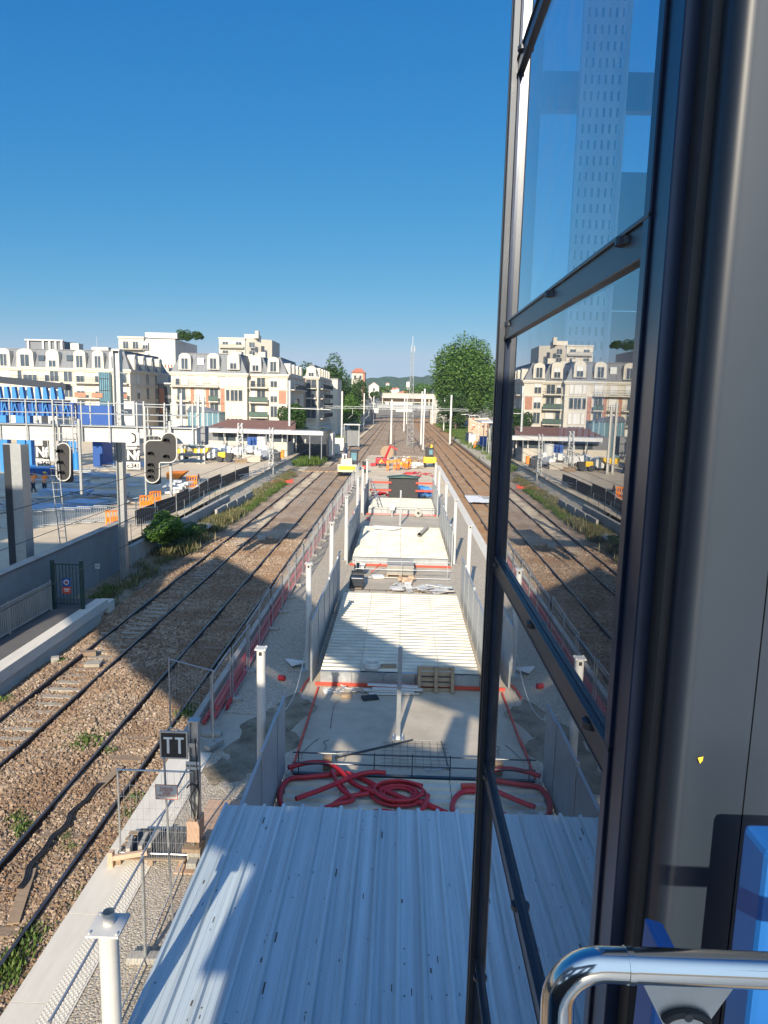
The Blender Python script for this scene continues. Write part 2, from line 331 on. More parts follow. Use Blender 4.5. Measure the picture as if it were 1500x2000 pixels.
grid_struct('worksite_ground', np.arange(-5.85, 5.95, .3), np.arange(70.2, 130, .5), lambda X, Y: .42-.45*np.clip((Y-100)/26, 0, 1)+.05*np.sin(X*1.3)*np.sin(Y*.5), 'sand', .03)
grid_struct('verge', np.arange(-15.6, -13.1, .25), np.arange(30, 140, .6), lambda X, Y: -.16+.35*np.clip((-13.4-X)/1.6, 0, 1), 'soil', .03)
grid_struct('verge', np.arange(-30, -13.1, 1.2), np.arange(138, 420, 5), lambda X, Y: -.16+.5*np.clip((-13.4-X)/6, 0, 1), 'soil', .1)
grid_struct('verge', np.arange(15.3, 40, 1.2), np.arange(60, 430, 4), lambda X, Y: .1+.12*np.clip(X-15.5, 0, 18), 'soil', .12)
grid_struct('yard_ground', np.concatenate([np.arange(-140, -60, 8), np.arange(-60, -15.3, .7)]), np.concatenate([np.arange(20, 120, 1.), np.arange(120, 300, 15)]), lambda X, Y: 1.2+.05*np.sin(X*.31)*np.sin(Y*.23), 'sand', .004)
grid_struct('yard_bank', np.linspace(-16.3, -15.2, 6), np.arange(59, 300, .8), lambda X, Y: 1.16-1.05*(X+16.3)/1.1, 'sand', .03)
# island platform: core, gravel top, pale edge slabs on the left, long pale parapet on the right
b = MB(); b.box(-5.62, 5.75, -6, 70.2, -.6, PZ-.012); structure(b, 'platform', 'slab')
b = MB(); b.box(-4.70, -2.35, -6, 17.6, PZ-.004, PZ); structure(b, 'gravel_path', 'gravel')
b = MB(); b.box(-4.95, -2.75, 19.8, 70, PZ-.004, PZ+.002); b.box(3.05, 5.2, 16, 70, PZ-.004, PZ+.002); structure(b, 'gravel_path', 'gravel')
for cx_, cy_, ra, rb in ((-3.6, 18.3, .85, 1.7), (-3.0, 20.2, .55, 1.1), (-4.1, 16.6, .5, .7)):
    b = MB(); k = 30; ph = random.random()*6; P = [(cx_+ra*(1+.22*math.sin(3*a+ph)+.12*math.sin(7*a+ph))*math.cos(a), cy_+rb*(1+.2*math.sin(4*a+ph)+.1*math.sin(9*a))*math.sin(a), PZ+.004+.001*cx_) for a in np.linspace(0, 2*math.pi, k, endpoint=False)]
    b.add(P+[(cx_, cy_, PZ+.05)], [(i, (i+1) % k, k) for i in range(k)]); structure(b, 'earth_patch', 'soil')

def edge_slab(mb, x0, x1, ya, yb, z):
    y = ya
    while y < yb:
        mb.box(x0, x1, y+.006, min(y+1.9, yb)-.006, z-.22, z); y += 1.9
b = MB(); edge_slab(b, -5.72, -4.71, -5.7, 17.4, PZ+.02)
o = b.build('platform_edge_slabs', 'kerb'); o['kind'] = 'structure'
# tactile studs (two staggered rows of ribs pressed in the slab)
v = []; f = []
for j in range(10):
    for i in range(int(12.5/.075)):
        x = -5.13+j*.042; y = 5+i*.075+(j % 2)*.0375; k = len(v)
        v += [(x-.013, y-.022, PZ+.02), (x+.013, y-.022, PZ+.02), (x+.013, y+.022, PZ+.02), (x-.013, y+.022, PZ+.02), (x, y, PZ+.031)]
        f += [(k, k+1, k+4), (k+1, k+2, k+4), (k+2, k+3, k+4), (k+3, k, k+4)]
o = npmesh('tactile_studs', np.array(v), np.array(f), 'kerb'); o['kind'] = 'structure'
o = b = MB(); b.box(-5.70, -5.52, 17.6, 70, -.5, PZ+.22); o = b.build('low_concrete_wall', 'concrete', bevel=.01)
tag(o, 'low concrete kerb wall between the left tracks and the red ducts', 'wall')
b = MB(); b.box(5.2, 5.78, 10, 104, -.5, PZ+.06); o = b.build('platform_edge_wall', 'kerb', bevel=.015)
tag(o, 'long pale concrete edge wall beside the rusty right-hand tracks', 'wall')
# platform beyond the tracks on the left (dark asphalt with a white edge) and its twin far right
b = MB(); b.box(-15.4, -13.62, 8, 31.2, -.6, PZ); structure(b, 'platform', 'asphalt')
b = MB(); b.box(-13.62, -13.08, 8, 31.2, .22, PZ+.02); b.box(-13.62, -13.3, 8, 31.2, -.6, .22); b.obox((-13.35, 31.55, .2), (.6, .6, .5)); o = b.build('platform_edge', 'kerb'); o['kind'] = 'structure'
b = MB(); b.box(13.4, 20, 84, 190, -.6, PZ); b.box(13.15, 13.4, 84, 190, .3, PZ+.02); structure(b, 'platform', 'slab')

# loose stones on the near ballast: nobody could count them
def stones(n, x0, x1, y0, y1, size, mname, label, rails=(), zoff=0.):
    X = RNG.uniform(x0, x1, n); Y = y0+(y1-y0)*RNG.random(n)**1.25
    for r in rails: 
        k = np.abs(X-r) > .095; X, Y = X[k], Y[k]
    for c in (T1,):                          # concrete sleepers stay partly bare
        on = (np.abs(X-c) < 1.25) & (((Y-.3) % .6) < .27) & (RNG.random(len(X)) < np.clip((Y-17)/9, .25, .97)); X, Y = X[~on], Y[~on]
    n = len(X); Z = bed(X, Y)+zoff+RNG.uniform(-.005, .022, n)
    S = size*RNG.uniform(.55, 1.25, (n, 1, 1))*(1+.015*(Y[:, None, None]-y0))
    cube = np.array([(-1,-1,-1),(1,-1,-1),(1,1,-1),(-1,1,-1),(-1,-1,1),(1,-1,1),(1,1,1),(-1,1,1)], float)*.5
    V = (cube[None]+RNG.uniform(-.2, .2, (n, 8, 3)))*S*RNG.uniform(.6, 1.3, (n, 1, 3))
    a, bb = RNG.uniform(0, 6.28, n), RNG.uniform(-.7, .7, n)
    ca, sa, cb, sb = np.cos(a)[:, None], np.sin(a)[:, None], np.cos(bb)[:, None], np.sin(bb)[:, None]
    y2 = V[..., 1]*cb-V[..., 2]*sb; z2 = V[..., 1]*sb+V[..., 2]*cb
    V = np.stack([V[..., 0]*ca-y2*sa, V[..., 0]*sa+y2*ca, z2], -1)+np.stack([X, Y, Z], 1)[:, None]
    q = np.array([(0,3,2,1),(4,5,6,7),(0,1,5,4),(1,2,6,5),(2,3,7,6),(3,0,4,7)])
    Fc = (q[None]+8*np.arange(n)[:, None, None]).reshape(-1, 4)
    o = npmesh('ballast_stones', V.reshape(-1, 3), Fc, mname); tag(o, label, 'ballast', kind='stuff')
RL = [T1-.75, T1+.75, T2-.75, T2+.75]
stones(125000, -13.2, -5.74, 7, 50, .045, 'stones', 'tan and grey ballast stones around the two left tracks', RL)
stones(7000, -10.1, -8.5, 7, 30, .06, 'stones', 'ridge of paler ballast stones between the two left tracks', RL, .02)

# ================================================================== TRACKS
def rail_mb(xf, y0, y1, step=None):
    m = MB(); ys = [y0, y1] if step is None else list(np.arange(y0, y1, step))+[y1]
    prof = [(-.07, -.17), (-.07, -.15), (-.012, -.135), (-.012, -.045), (-.036, -.035), (-.036, -.012), (-.02, 0), (.02, 0), (.036, -.012), (.036, -.035), (.012, -.045), (.012, -.135), (.07, -.15), (.07, -.17)]
    n = len(prof); vs = []
    for y in ys: vs += [(xf(y)+a, y, z) for a, z in prof]
    fs = []; mi = []
    for i in range(len(ys)-1):
        for j in range(n-1):
            fs.append((i*n+j, i*n+j+1, (i+1)*n+j+1, (i+1)*n+j)); mi.append(1 if j in (5, 6, 7) else 0)
    m.v = vs; m.f = fs; m.m = mi; return m
def sleeper_mesh(kind):
    m = MB()
    if kind == 'sleeper_c':
        for s in (-1, 1): m.prism([(s*.34, -.13, -.30), (s*1.22, -.14, -.30), (s*1.22, -.11, -.155), (s*.34, -.09, -.185)], (0, 0, 0)) if 0 else None
        m.add([(-1.22,-.14,-.32),(1.22,-.14,-.32),(1.22,.14,-.32),(-1.22,.14,-.32),(-1.2,-.105,-.155),(1.2,-.105,-.155),(1.2,.105,-.155),(-1.2,.105,-.155)],
              [(0,3,2,1),(4,5,6,7),(0,1,5,4),(1,2,6,5),(2,3,7,6),(3,0,4,7)])
    else: m.box(-1.28, 1.28, -.125, .125, -.36, -.176)
    for s in (-1, 1):
        for t in (-1, 1): m.box(s*.75+t*.13-.04, s*.75+t*.13+.04, -.05, .05, -.16, -.125, 1)
    return m
PROTO = {}
def make_track(xc, y0, y1, kind, label, first=None, curve=None, pitch=.6, jitter=.0):
    t = thing('railway_track', label, 'railway track', (xc, y0, -.17))
    for s in (-.75, .75):
        xf = (lambda y, s=s: xc+s+(curve(y) if curve else 0))
        rail_mb(xf, y0, y1, 6 if curve else None).build('rail', ['rail', 'railhead'], t)
    if kind not in PROTO:
        PROTO[kind] = sleeper_mesh(kind).build('sleeper', [kind, 'rail']); ob = PROTO[kind]; me = ob.data; bpy.data.objects.remove(ob); PROTO[kind] = me
    f0 = first if first is not None else y0; ys = [f0+.435+pitch*i for i in range(100)]
    for y in ys:
        o = lk(bpy.data.objects.new('sleeper', PROTO[kind])); o.parent = t
        o.location = ((curve(y) if curve else 0), y-y0, .17+random.uniform(-.012, .004)*(1+jitter*4)); o.rotation_euler = (0, 0, random.gauss(0, .012)*(1+jitter*3))
    m = MB(); y = ys[-1]+pitch
    while y < min(y1, 330): m.box(xc-1.2+(curve(y) if curve else 0), xc+1.2+(curve(y) if curve else 0), y-.11, y+.11, -.3, -.165 if kind == 'sleeper_c' else -.192); y += pitch
    o = m.build('sleepers', kind, t); o['kind'] = 'stuff'
    return t
make_track(T1, 8, 430, 'sleeper_c', 'leftmost railway track on pale concrete sleepers, beside the white platform edge', 12.3)
make_track(T2, 5, 430, 'sleeper_w', 'railway track on half-buried dark wooden sleepers next to the mesh fence', 6.0, jitter=1)
make_track(T3, 14, 430, 'sleeper_w', 'rusty railway track running right beside the long pale concrete edge wall', 48, jitter=.5)
make_track(T4, 30, 430, 'sleeper_w', 'rightmost rusty railway track, next to the far right platform', 60, jitter=.5)
make_track(-1.6, 128, 420, 'sleeper_w', 'short siding track starting behind the orange-clad workers', curve=lambda y: -1.5*math.sin((y-128)/292*math.pi))
make_track(2.3, 140, 400, 'sleeper_w', 'siding track right of the lattice mast base', curve=lambda y: 2.2*math.cos((y-140)/260*math.pi)-1)
# corrugated cable bundle on boards between the rails of the second track
t = thing('cable_bundle', 'black corrugated cable bundle snaking between the wooden-sleeper rails', 'cable', gr(110, 1660, -.12))
pts = [gr(x, y, -.07) for x, y in ((25, 1800), (38, 1735), (60, 1695), (90, 1650), (120, 1620), (140, 1590), (172, 1555), (205, 1525))]
fine = []
for a, c in zip(pts[1:], pts[2:]):
    for k in range(6): fine.append(a.lerp(c, k/6)+Vector((.04*math.sin(len(fine)*.7), 0, 0)))
for dx in (-.045, 0, .045): MB().path([p+Vector((dx, 0, .01*abs(dx))) for p in fine], .021, 8).build('cable', 'black', t, smooth=True)
for a, c in ((pts[0], pts[2]), (pts[-2], gr(235, 1495, -.1))): MB().bar(a+Vector((0, 0, -.045)), c+Vector((0, 0, -.03)), .22, .03).build('board', 'wood', t)
for i, (px, py, sz) in enumerate(((172, 1278, .5), (10, 1400, .35), (592, 950, .3))):
    pass
def slabcover(name, label, cat, c, sz, m, rz=0, rx=0):
    mb = MB(); mb.obox(c, sz, rz, rx=rx); o = mb.build(name, m, loc=c, bevel=.012); return tag(o, label, cat)
slabcover('concrete_cover', 'square concrete cover lying between the rails of the leftmost track', 'cover', gr(183, 1296, -.08), (.55, .5, .12), 'sleeper_c', .1)
slabcover('stone_block', 'brown block on the rail of the leftmost track near its near end', 'block', gr(172, 1276, -.06), (.6, .28, .16), 'sleeper_w', .3)
slabcover('concrete_block', 'small cubic concrete block on the ballast by the left platform', 'block', gr(108, 1289, -.1), (.28, .25, .25), 'concrete', .4)
slabcover('track_box', 'small grey box standing on the ballast between the two left tracks', 'box', gr(511, 1052, .05), (.55, .45, .4), 'concrete', .1)
# wooden level crossing boards over the tracks
for a, lab in ((T1, 'timber crossing deck over the leftmost track before the shelter'),):
    t = thing('crossing_deck', lab, 'crossing', (a, 100, 0)); 
    for k in range(8): MB().box(a-2.3+k*.62, a-2.3+k*.62+.56, 98, 104, -.16, .03).build('board', 'wood', t)
o = MB().box(-15.6, -13.2, 98.5, 103.5, -.05, .06).build('crossing_mat', 'slab', loc=(-14, 101, 0)); tag(o, 'grey mat beside the leftmost track at the timber crossing', 'mat')
b = MB(); prof = [(6.9+i*.15, .02+.05*random.random()) for i in range(24)]; b.sheet(prof, 70.5, 75.5); o = b.build('plastic_sheeting', 'bag', loc=(8, 73, 0)); tag(o, 'crumpled translucent sheeting laid over the rusty right-hand rails', 'sheeting')
b = MB(); b.box(6.95, 8.6, 75.5, 76.3, -.12, .05); b.obox((9.0, 74.2, .02), (1.0, 2.2, .06), .2); o = b.build('grey_mats', 'concrete', loc=(8, 75.9, 0)); tag(o, 'grey rubber mats next to the sheeting on the rusty track', 'mat')

# ================================================================== CANOPY COLUMNS on the island platform
def canopy_column(pw=.17, stub=True):
    t = thing('canopy_column', 'white steel canopy column', 'column', (0, 0, PZ), 'white columns in two rows along the island platform')
    MB().path([(0, 0, PZ), (0, 0, PZ+3.74)], .10, 20).build('shaft', 'white_paint', t, smooth=True)
    m = MB(); m.box(-pw, pw, -pw, pw, PZ+3.74, PZ+3.765)
    for a in (-1, 1):
        for c in (-1, 1): m.tube((a*(pw-.03), c*(pw-.03), PZ+3.765), (a*(pw-.03), c*(pw-.03), PZ+3.785), .014, 6)
    m.build('top_plate', 'white_paint', t)
    m = MB()
    if stub: m.path([(0, .02, PZ+3.765), (0, .02, PZ+3.9)], .06, 14, cap=False).build('pipe_stub', 'white_paint', t, smooth=True)
    else: m.box(-.03, .03, -pw+.01, -pw+.03, PZ+3.62, PZ+3.70); m.build('cable_hole', 'black', t)
    m = MB(); m.box(-.2, .2, -.2, .2, PZ+.004, PZ+.03)
    m.build('foot_plate', 'galv', t); return t
cc = canopy_column(); c2 = canopy_column(.125, False)
LY = [6.62, 15.05, 23.4, 31.6, 40.6, 51.6, 58.6, 66.5]; RY = [15.05, 23.5, 31.9, 40.4, 48.9, 58.2, 64.6]
for i, y in enumerate(LY):
    lab = f'white canopy column, {nth(i)} from the camera in the row left of the decks' if i else 'white canopy column with a short pipe stub on its plate, beside the foreground roof'
    if i == 0: cc.location = (-2.9, y, PZ); cc['label'] = lab
    elif i == 1: c2.location = (-2.95, y, PZ); c2['label'] = lab
    else: dup(c2, (-2.93-.02*i, y, PZ), label=lab)
for i, y in enumerate(RY):
    dup(c2, (3.22, y, PZ), label=f'white canopy column, {nth(i)} from the camera in the row right of the decks')

# ================================================================== GREY SHEET HOARDINGS along the stair openings
def hoarding(x, y0, y1, label, top=2.62, step=1.9, drop=0.):
    t = thing('hoarding', label, 'hoarding', (x, y0, PZ), 'grey sheet steel hoardings around the stair openings')
    y = y0; k = 0
    while y < y1-.3:
        e = min(y+step, y1); zt = top+(.05 if k % 2 else 0)-drop*k; m = MB(); n = max(2, int((e-y)/.11)); prof = []
        for i in range(n+1):
            yy = y+.02+(e-y-.04)*i/n; prof.append((yy, .018 if i % 2 else -.018))
        vs = [(x+o, yy, PZ+.03) for yy, o in prof]+[(x+o, yy, zt) for yy, o in prof]; q = len(prof)
        m.add(vs, [(i, i+1, q+i+1, q+i) for i in range(q-1)]); m.box(x-.03, x+.03, y+.01, e-.01, zt, zt+.035)
        m.build('sheet_panel', 'galv_sheet', t)
        p = MB(); p.box(x-.035, x+.035, y-.035, y+.035, PZ, zt+.07); p.build('post', 'galv', t)
        y = e; k += 1
    return t
hoarding(-2.66, 11.6, 16.5, 'grey sheet hoarding left of the pile of red hoses')
hoarding(-2.74, 22.4, 33.3, 'long grey sheet hoarding left of the nearest white ribbed deck')
hoarding(-2.86, 39.6, 52.0, 'grey sheet hoarding left of the middle ribbed deck with a red hose on it')
hoarding(-2.86, 56.8, 66.0, 'shadowed grey sheet hoarding left of the far deck with the black hatch house')
hoarding(3.0, 21.4, 33.0, 'grey sheet hoarding right of the nearest white ribbed deck')
hoarding(3.05, 39.6, 52.4, 'grey sheet hoarding right of the middle ribbed deck')
hoarding(3.08, 56.8, 67.5, 'sunlit grey sheet hoarding right of the far deck with the black hatch house')

# ================================================================== RIBBED DECKS over the openings
def ribs(y0, y1, z, pitch=.33, h=.08, along=None):
    prof = []; y = y0
    while y < y1-pitch*.5:
        prof += [(y, z), (y+pitch*.42, z), (y+pitch*.54, z-h), (y+pitch*.88, z-h)]; y += pitch
    prof.append((min(y, y1), z)); return prof
def deck(x0, x1, y0, y1, z, label, apron=True, red=True, sheets=4, red_gap=None, mname='cream_sheet'):
    t = thing('ribbed_deck', label, 'deck', ((x0+x1)/2, y0, PZ), 'white ribbed metal decks over the stair openings')
    w = (x1-x0)/sheets
    for i in range(sheets):
        m = MB(); m.sheet(ribs(y0, y1, z+(.004 if i % 2 else 0)), x0+i*w+.008, x0+(i+1)*w-.008, axis='x', thick=.006); m.build('ribbed_sheet', mname, t)
    m = MB(); m.box(x0+.05, x1-.05, y0+.12, y1-.1, PZ-.003, z-.09); m.build('curb', 'concrete', t)
    if apron:
        k = 5; w = (x1-x0)/k
        for i in range(k): m = MB(); m.box(x0+i*w+.01, x0+(i+1)*w-.01, y0+.06, y0+.09, PZ+.10, z-.005); m.box(x0+i*w+.01, x0+(i+1)*w-.01, y0-.02, y0+.09, z-.012, z+.004); m.build('apron_plate', 'galv', t)
    if red:
        m = MB()
        for a, c in ([(x0-.15, x1+.15)] if not red_gap else [(x0-.15, red_gap[0]), (red_gap[1], x1+.15)]): MB().box(a, c, y0-.02, y0+.05, PZ+.012, PZ+.11).build('base_strip', 'red', t)
    return t
deck(-2.42, 2.75, 22.1, 31.9, 1.1, 'nearest white ribbed deck behind the wooden pallet, half in shadow')
deck(-2.55, 2.85, 39.3, 49.4, 1.1, 'middle white ribbed deck with a grey pipe lying on its far right', red_gap=(-.35, .95))
deck(-2.5, 2.9, 57.6, 64.4, 1.1, 'far cream deck in front of the black hatch house', sheets=3)
deck(-2.5, 2.7, 10.6, 16.25, .74, 'low ribbed deck carrying the tangle of red hoses', apron=False, red=False, mname='cream_sheet')
# guard rails lying along the deck ends
def guardrail(x0, x1, y, z0, h, label, n=5, mname='darkmetal', base=True, rows=3):
    t = thing('guard_rail', label, 'guard rail', ((x0+x1)/2, y, z0))
    for i in range(rows): MB().tube((x0, y, z0+.08+(h-.08)*i/(rows-1)), (x1, y, z0+.08+(h-.08)*i/(rows-1)), .018, 6).build('rail', mname, t)
    for i in range(n): x = x0+.15+(x1-x0-.3)*i/(n-1); MB().box(x-.012, x+.012, y-.012, y+.012, z0, z0+h+.05).build('upright', mname, t)
    if base: MB().box(x0, x1, y-.05, y+.05, z0+.002, z0+.10).build('toe_board', mname, t)
    return t
guardrail(-2.45, 2.5, 16.42, PZ, .62, 'dark low guard rail along the far edge of the hose deck', 6)
guardrail(-2.2, 2.75, 32.3, PZ, .5, 'thin rusty guard rail at the far edge of the nearest white deck', 7, 'rail', False, 2)
guardrail(-2.3, 2.75, 36.4, PZ, .95, 'light grey guard rail on the dusty slab between two decks', 3, 'galv', False, 3)
guardrail(-2.3, 2.8, 57.3, PZ, 1.1, 'grey guard rail in front of the far cream deck', 5, 'galv', False, 2)
guardrail(-2.3, 2.8, 50.0, PZ, .35, 'low rail at the far edge of the middle deck', 5, 'galv', False, 2)
# square posts standing on the slab
def slab_post(x, y, label):
    t = thing('square_post', label, 'post', (x, y, PZ))
    MB().box(x-.06, x+.06, y-.06, y+.06, PZ+.02, PZ+2.62).build('shaft', 'galv', t, bevel=.006)
    m = MB(); m.box(x-.17, x+.17, y-.17, y+.17, PZ+.003, PZ+.02)
    for a in (-1, 1):
        for c in (-1, 1): m.tube((x+a*.13, y+c*.13, PZ+.02), (x+a*.13, y+c*.13, PZ+.055), .015, 6)
    m.build('foot_plate', 'galv', t)
slab_post(.14, 18.62, 'grey square steel post bolted to the slab behind the red hoses')
slab_post(.1, 53.0, 'grey square steel post on the slab in front of the far cream deck')

# ================================================================== LOOSE THINGS on the platform
def pallet(x, y, z, rz, label, parent=None, tilt=0, sz=(1.2, .8), m='wood'):
    t = thing('wooden_pallet', label, 'pallet', (x, y, z), 'wooden pallets', rz) if parent is None else parent
    L, Wd = sz
    for k in range(5): MB().box(x-L/2, x+L/2, y-Wd/2+k*(Wd-.12)/4, y-Wd/2+k*(Wd-.12)/4+.12, z+.122, z+.144).build('board', m, t)
    for s in (-1, 0, 1):
        for u in (-1, 0, 1): MB().box(x+s*(L/2-.07)-.06, x+s*(L/2-.07)+.06, y+u*(Wd/2-.06)-.055, y+u*(Wd/2-.06)+.055, z+.022, z+.100).build('block', m, t)
        MB().box(x+s*(L/2-.07)-.055, x+s*(L/2-.07)+.055, y-Wd/2, y+Wd/2, z+.100, z+.122).build('stringer', m, t)
        MB().box(x+s*(L/2-.07)-.05, x+s*(L/2-.07)+.05, y-Wd/2, y+Wd/2, z, z+.022).build('skid', m, t)
    return t
p = pallet(0, 0, 0, 0, 'brown wooden pallet leaning on its edge against the nearest ribbed deck'); p.rotation_euler = (R(-103), 0, R(1)); p.location = (1.33, 21.86, PZ+.41)
pallet(-4.75, 13.28, PZ+.0, R(2), 'pale wooden pallet under the black rubber mat, beside the sign post', sz=(1.4, .95))
t = thing('rubber_mat', 'black dusty rubber mat lying on the pallet beside the sign post', 'mat', (-4.6, 13.3, PZ+.15))
MB().obox((-4.62, 13.33, PZ+.16), (1.25, .95, .02), R(2)).build('mat', 'blackmat', t)
t = thing('concrete_feet', 'grey perforated fence feet lying on the black mat', 'fence foot', (-5.0, 13.1, PZ+.18))
for i, dx in enumerate((-.16, .08, .26)):
    MB().obox((-5.05+dx, 13.05+.1*i, PZ+.27), (.09, .5, .18), R(12-9*i)).build('foot', 'concrete', t, bevel=.02)
t = thing('timber_brace', 'pale timber nailed into a triangle at the pallet corner by the mat', 'timber', (-5.3, 12.8, PZ))
MB().bar((-5.5, 12.72, PZ+.2), (-4.75, 12.75, PZ+.34), .07, .09).build('timber', 'ply', t); MB().box(-5.52, -5.42, 12.68, 12.8, PZ+.01, PZ+.34).build('timber', 'ply', t)
t = thing('plank_bundle', 'bundle of white planks on the slab left of the brown pallet', 'planks', (-.1, 21.7, PZ))
for i, (x, y, z, r) in enumerate([(-.2, 21.8, .03, 2), (-.1, 21.68, .03, -1), (.05, 21.72, .09, 3), (-.15, 21.6, .09, -3), (.1, 21.62, .15, 1), (-.05, 21.75, .21, -2), (0, 21.55, .03, 6)]):
    MB().obox((x, y, PZ+z+.012), (1.6, .12, .045), R(r)).build('plank', 'white_paint', t)
t = thing('steel_offcuts', 'heap of twisted grey steel offcuts left of the white planks', 'scrap', (-1.6, 21.6, PZ))
for i in range(16):
    a = random.uniform(0, 6.28); c = Vector((-1.5+random.gauss(0, .28), 21.55+random.gauss(0, .12), PZ+.03+random.random()*.12)); d = Vector((math.cos(a), math.sin(a)*.5, random.uniform(-.15, .3)))*random.uniform(.15, .5)
    MB().bar(c-d, c+d, .05, .012).build('strip', 'galv', t)
tag(MB().obox((-1.5, 21.25, PZ+.07), (.32, .22, .12), .2).build('cardboard_box', 'wood', loc=(-1.5, 21.25, PZ), bevel=.006), 'small brown box in front of the heap of steel offcuts', 'box')
tag(MB().obox((-.75, 21.2, PZ+.03), (.5, .32, .05), .3).build('dark_board', 'black', loc=(-.75, 21.2, PZ)), 'flat dark board on the slab in front of the white planks', 'board')
t = thing('cable_drum', 'white round coil standing on the near edge of the nearest ribbed deck', 'coil', (-.75, 22.5, 1.1))
for k in range(4): MB().path([(-.75+.24*math.cos(a), 22.5+.2*math.sin(a), 1.14+.045*k) for a in np.linspace(0, 2*math.pi, 20)], .03, 6).build('turn', 'white_paint', t, smooth=True)
tag(MB().obox((-.2, 22.6, 1.14), (.5, .2, .1), .1).build('timber_block', 'wood', loc=(-.2, 22.6, 1.1)), 'brown timber block beside the white coil on the deck edge', 'timber')
tag(MB().obox((-2.1, 21.55, PZ+.05), (.3, .2, .006), .5, rx=.4).build('paper_sheet', 'white_paint', loc=(-2.1, 21.6, PZ)), 'white sheet of paper leaning at the left end of the nearest apron', 'paper')
def hose(pts, r, label, m='red_pipe', name='red_hose', cat='hose', n=12, group=None):
    P = [Vector(p) for p in pts]; out = []
    for i in range(len(P)-1):
        a, b_, c, d = P[max(i-1, 0)], P[i], P[i+1], P[min(i+2, len(P)-1)]
        for k in range(6):
            u = k/6; out.append(.5*((2*b_)+(c-a)*u+(2*a-5*b_+4*c-d)*u*u+(3*b_-a-3*c+d)*u**3))
    out.append(P[-1]); o = MB().path(out, r, n).build(name, m, loc=P[0], smooth=True); return tag(o, label, cat, group)
HZ = .80; HG = 'red hoses heaped on the low ribbed deck'
H = lambda z, *q: [gr(x, y, HZ+z) for x, y in q]
hose(H(.02, (872, 1588), (830, 1570), (790, 1560), (745, 1540), (705, 1520), (672, 1510), (640, 1514), (600, 1518), (565, 1522), (548, 1545), (552, 1575), (590, 1592)), .062, 'thick red hose sweeping in a big loop round the left end of the heap', group=HG)
hose(H(.10, (563, 1499), (600, 1490), (635, 1490), (662, 1503), (690, 1530), (730, 1548), (772, 1566)), .058, 'thick red hose whose free end points left at the back of the heap', group=HG)
hose(H(.17, (578, 1560), (620, 1545), (665, 1527), (700, 1513), (730, 1508), (753, 1510)), .058, 'thick red hose crossing over the others from front left to back right', group=HG)
hose(H(.12, (648, 1506), (665, 1540), (690, 1562), (650, 1572), (610, 1590)), .05, 'red hose bending down through the middle of the heap', group=HG)
hose(H(.08, (836, 1553), (825, 1580), (790, 1590), (745, 1584), (700, 1592), (640, 1590), (668, 1560), (720, 1550)), .055, 'red hose looping along the front of the heap', group=HG)
pts = []
for k in range(5):
    for a in np.linspace(0, 2*math.pi, 14, endpoint=False): pts.append(gr(778, 1553, .8)+Vector(((.30+.07*k)*math.cos(a)*1.1, (.26+.06*k)*math.sin(a), .03+.03*k*(k % 2))))
hose(pts, .034, 'bright red coil of thinner hose in the middle of the heap', group=HG)
hose(H(.04, (826, 1534), (790, 1526), (755, 1530), (715, 1540), (690, 1556), (665, 1530)), .035, 'thin red hose running behind the coil', group=HG)
hose([gr(x, y, .82) for x, y in ((928, 1545), (905, 1546), (888, 1560), (884, 1582), (900, 1602))]+[Vector((1.9, 14.4, .82)), Vector((2.4, 14.9, .82))], .062, 'thick red hose loop at the right end of the low deck', group=HG)
tag(MB().obox(gr(915, 1537, .84), (.35, .14, .12), .1).build('red_block', 'red', loc=gr(915, 1537, .78)), 'short red block behind the right-hand hose loop', 'block')
tag(MB().obox(gr(640, 1488, .8), (.22, .2, .35)).build('timber_post', 'wood', loc=gr(640, 1488, .6)), 'short timber stub behind the back red hose', 'timber')
# mesh mat and steel bars lying on the slab
t = thing('mesh_mat', 'steel reinforcing mesh lying on the slab right of the square post base', 'mesh', gr(790, 1470, PZ))
a, b_, c, d = gr(655, 1480, PZ+.02), gr(806, 1445, PZ+.02), gr(862, 1448, PZ+.02), gr(878, 1505, PZ+.02)
for k in range(9): MB().tube(gr(700+20*k, 1476-2*k, PZ+.02).lerp(b_, 0), gr(812+6*k, 1447, PZ+.02), .004, 4).build('wire', 'darkmetal', t) if k in () else MB().tube(Vector((-.2+.2*k, 16.9, PZ+.02)), Vector((-.2+.2*k, 18.4, PZ+.02)), .004, 4).build('wire', 'darkmetal', t)
for k in range(7): MB().tube(Vector((-.3, 16.95+.22*k, PZ+.025)), Vector((1.5, 16.95+.22*k, PZ+.025)), .004, 4).build('wire', 'darkmetal', t)
o = MB().tube(a, b_, .028, 8).tube(b_, c, .012, 6).tube(c, d, .012, 6).build('steel_bar', 'darkmetal', loc=a); tag(o, 'long dark steel bar lying slanted across the slab by the mesh', 'bar')
tag(MB().path([gr(x, y, PZ+.02) for x, y in ((832, 1502), (850, 1505), (872, 1500), (880, 1496), (866, 1499), (838, 1509), (832, 1502))], .012, 6).build('bent_bar', 'galv', loc=gr(850, 1503, PZ)), 'small bent bar on the slab behind the hose deck', 'bar')
for i, (q, lab) in enumerate(((((634, 1465), (637, 1456), (632, 1449), (642, 1445)), 'small curl of wire on the slab left of the mesh'), (((590, 1470), (606, 1455), (614, 1448), (622, 1443)), 'short squiggle of wire near the left edge of the slab'), (((645, 1422), (652, 1380), (662, 1368)), 'faint wire ladder trace lying on the slab'))):
    hose([gr(x, y, PZ+.012) for x, y in q], .008, lab, 'darkmetal', 'wire_curl', 'wire', 5)
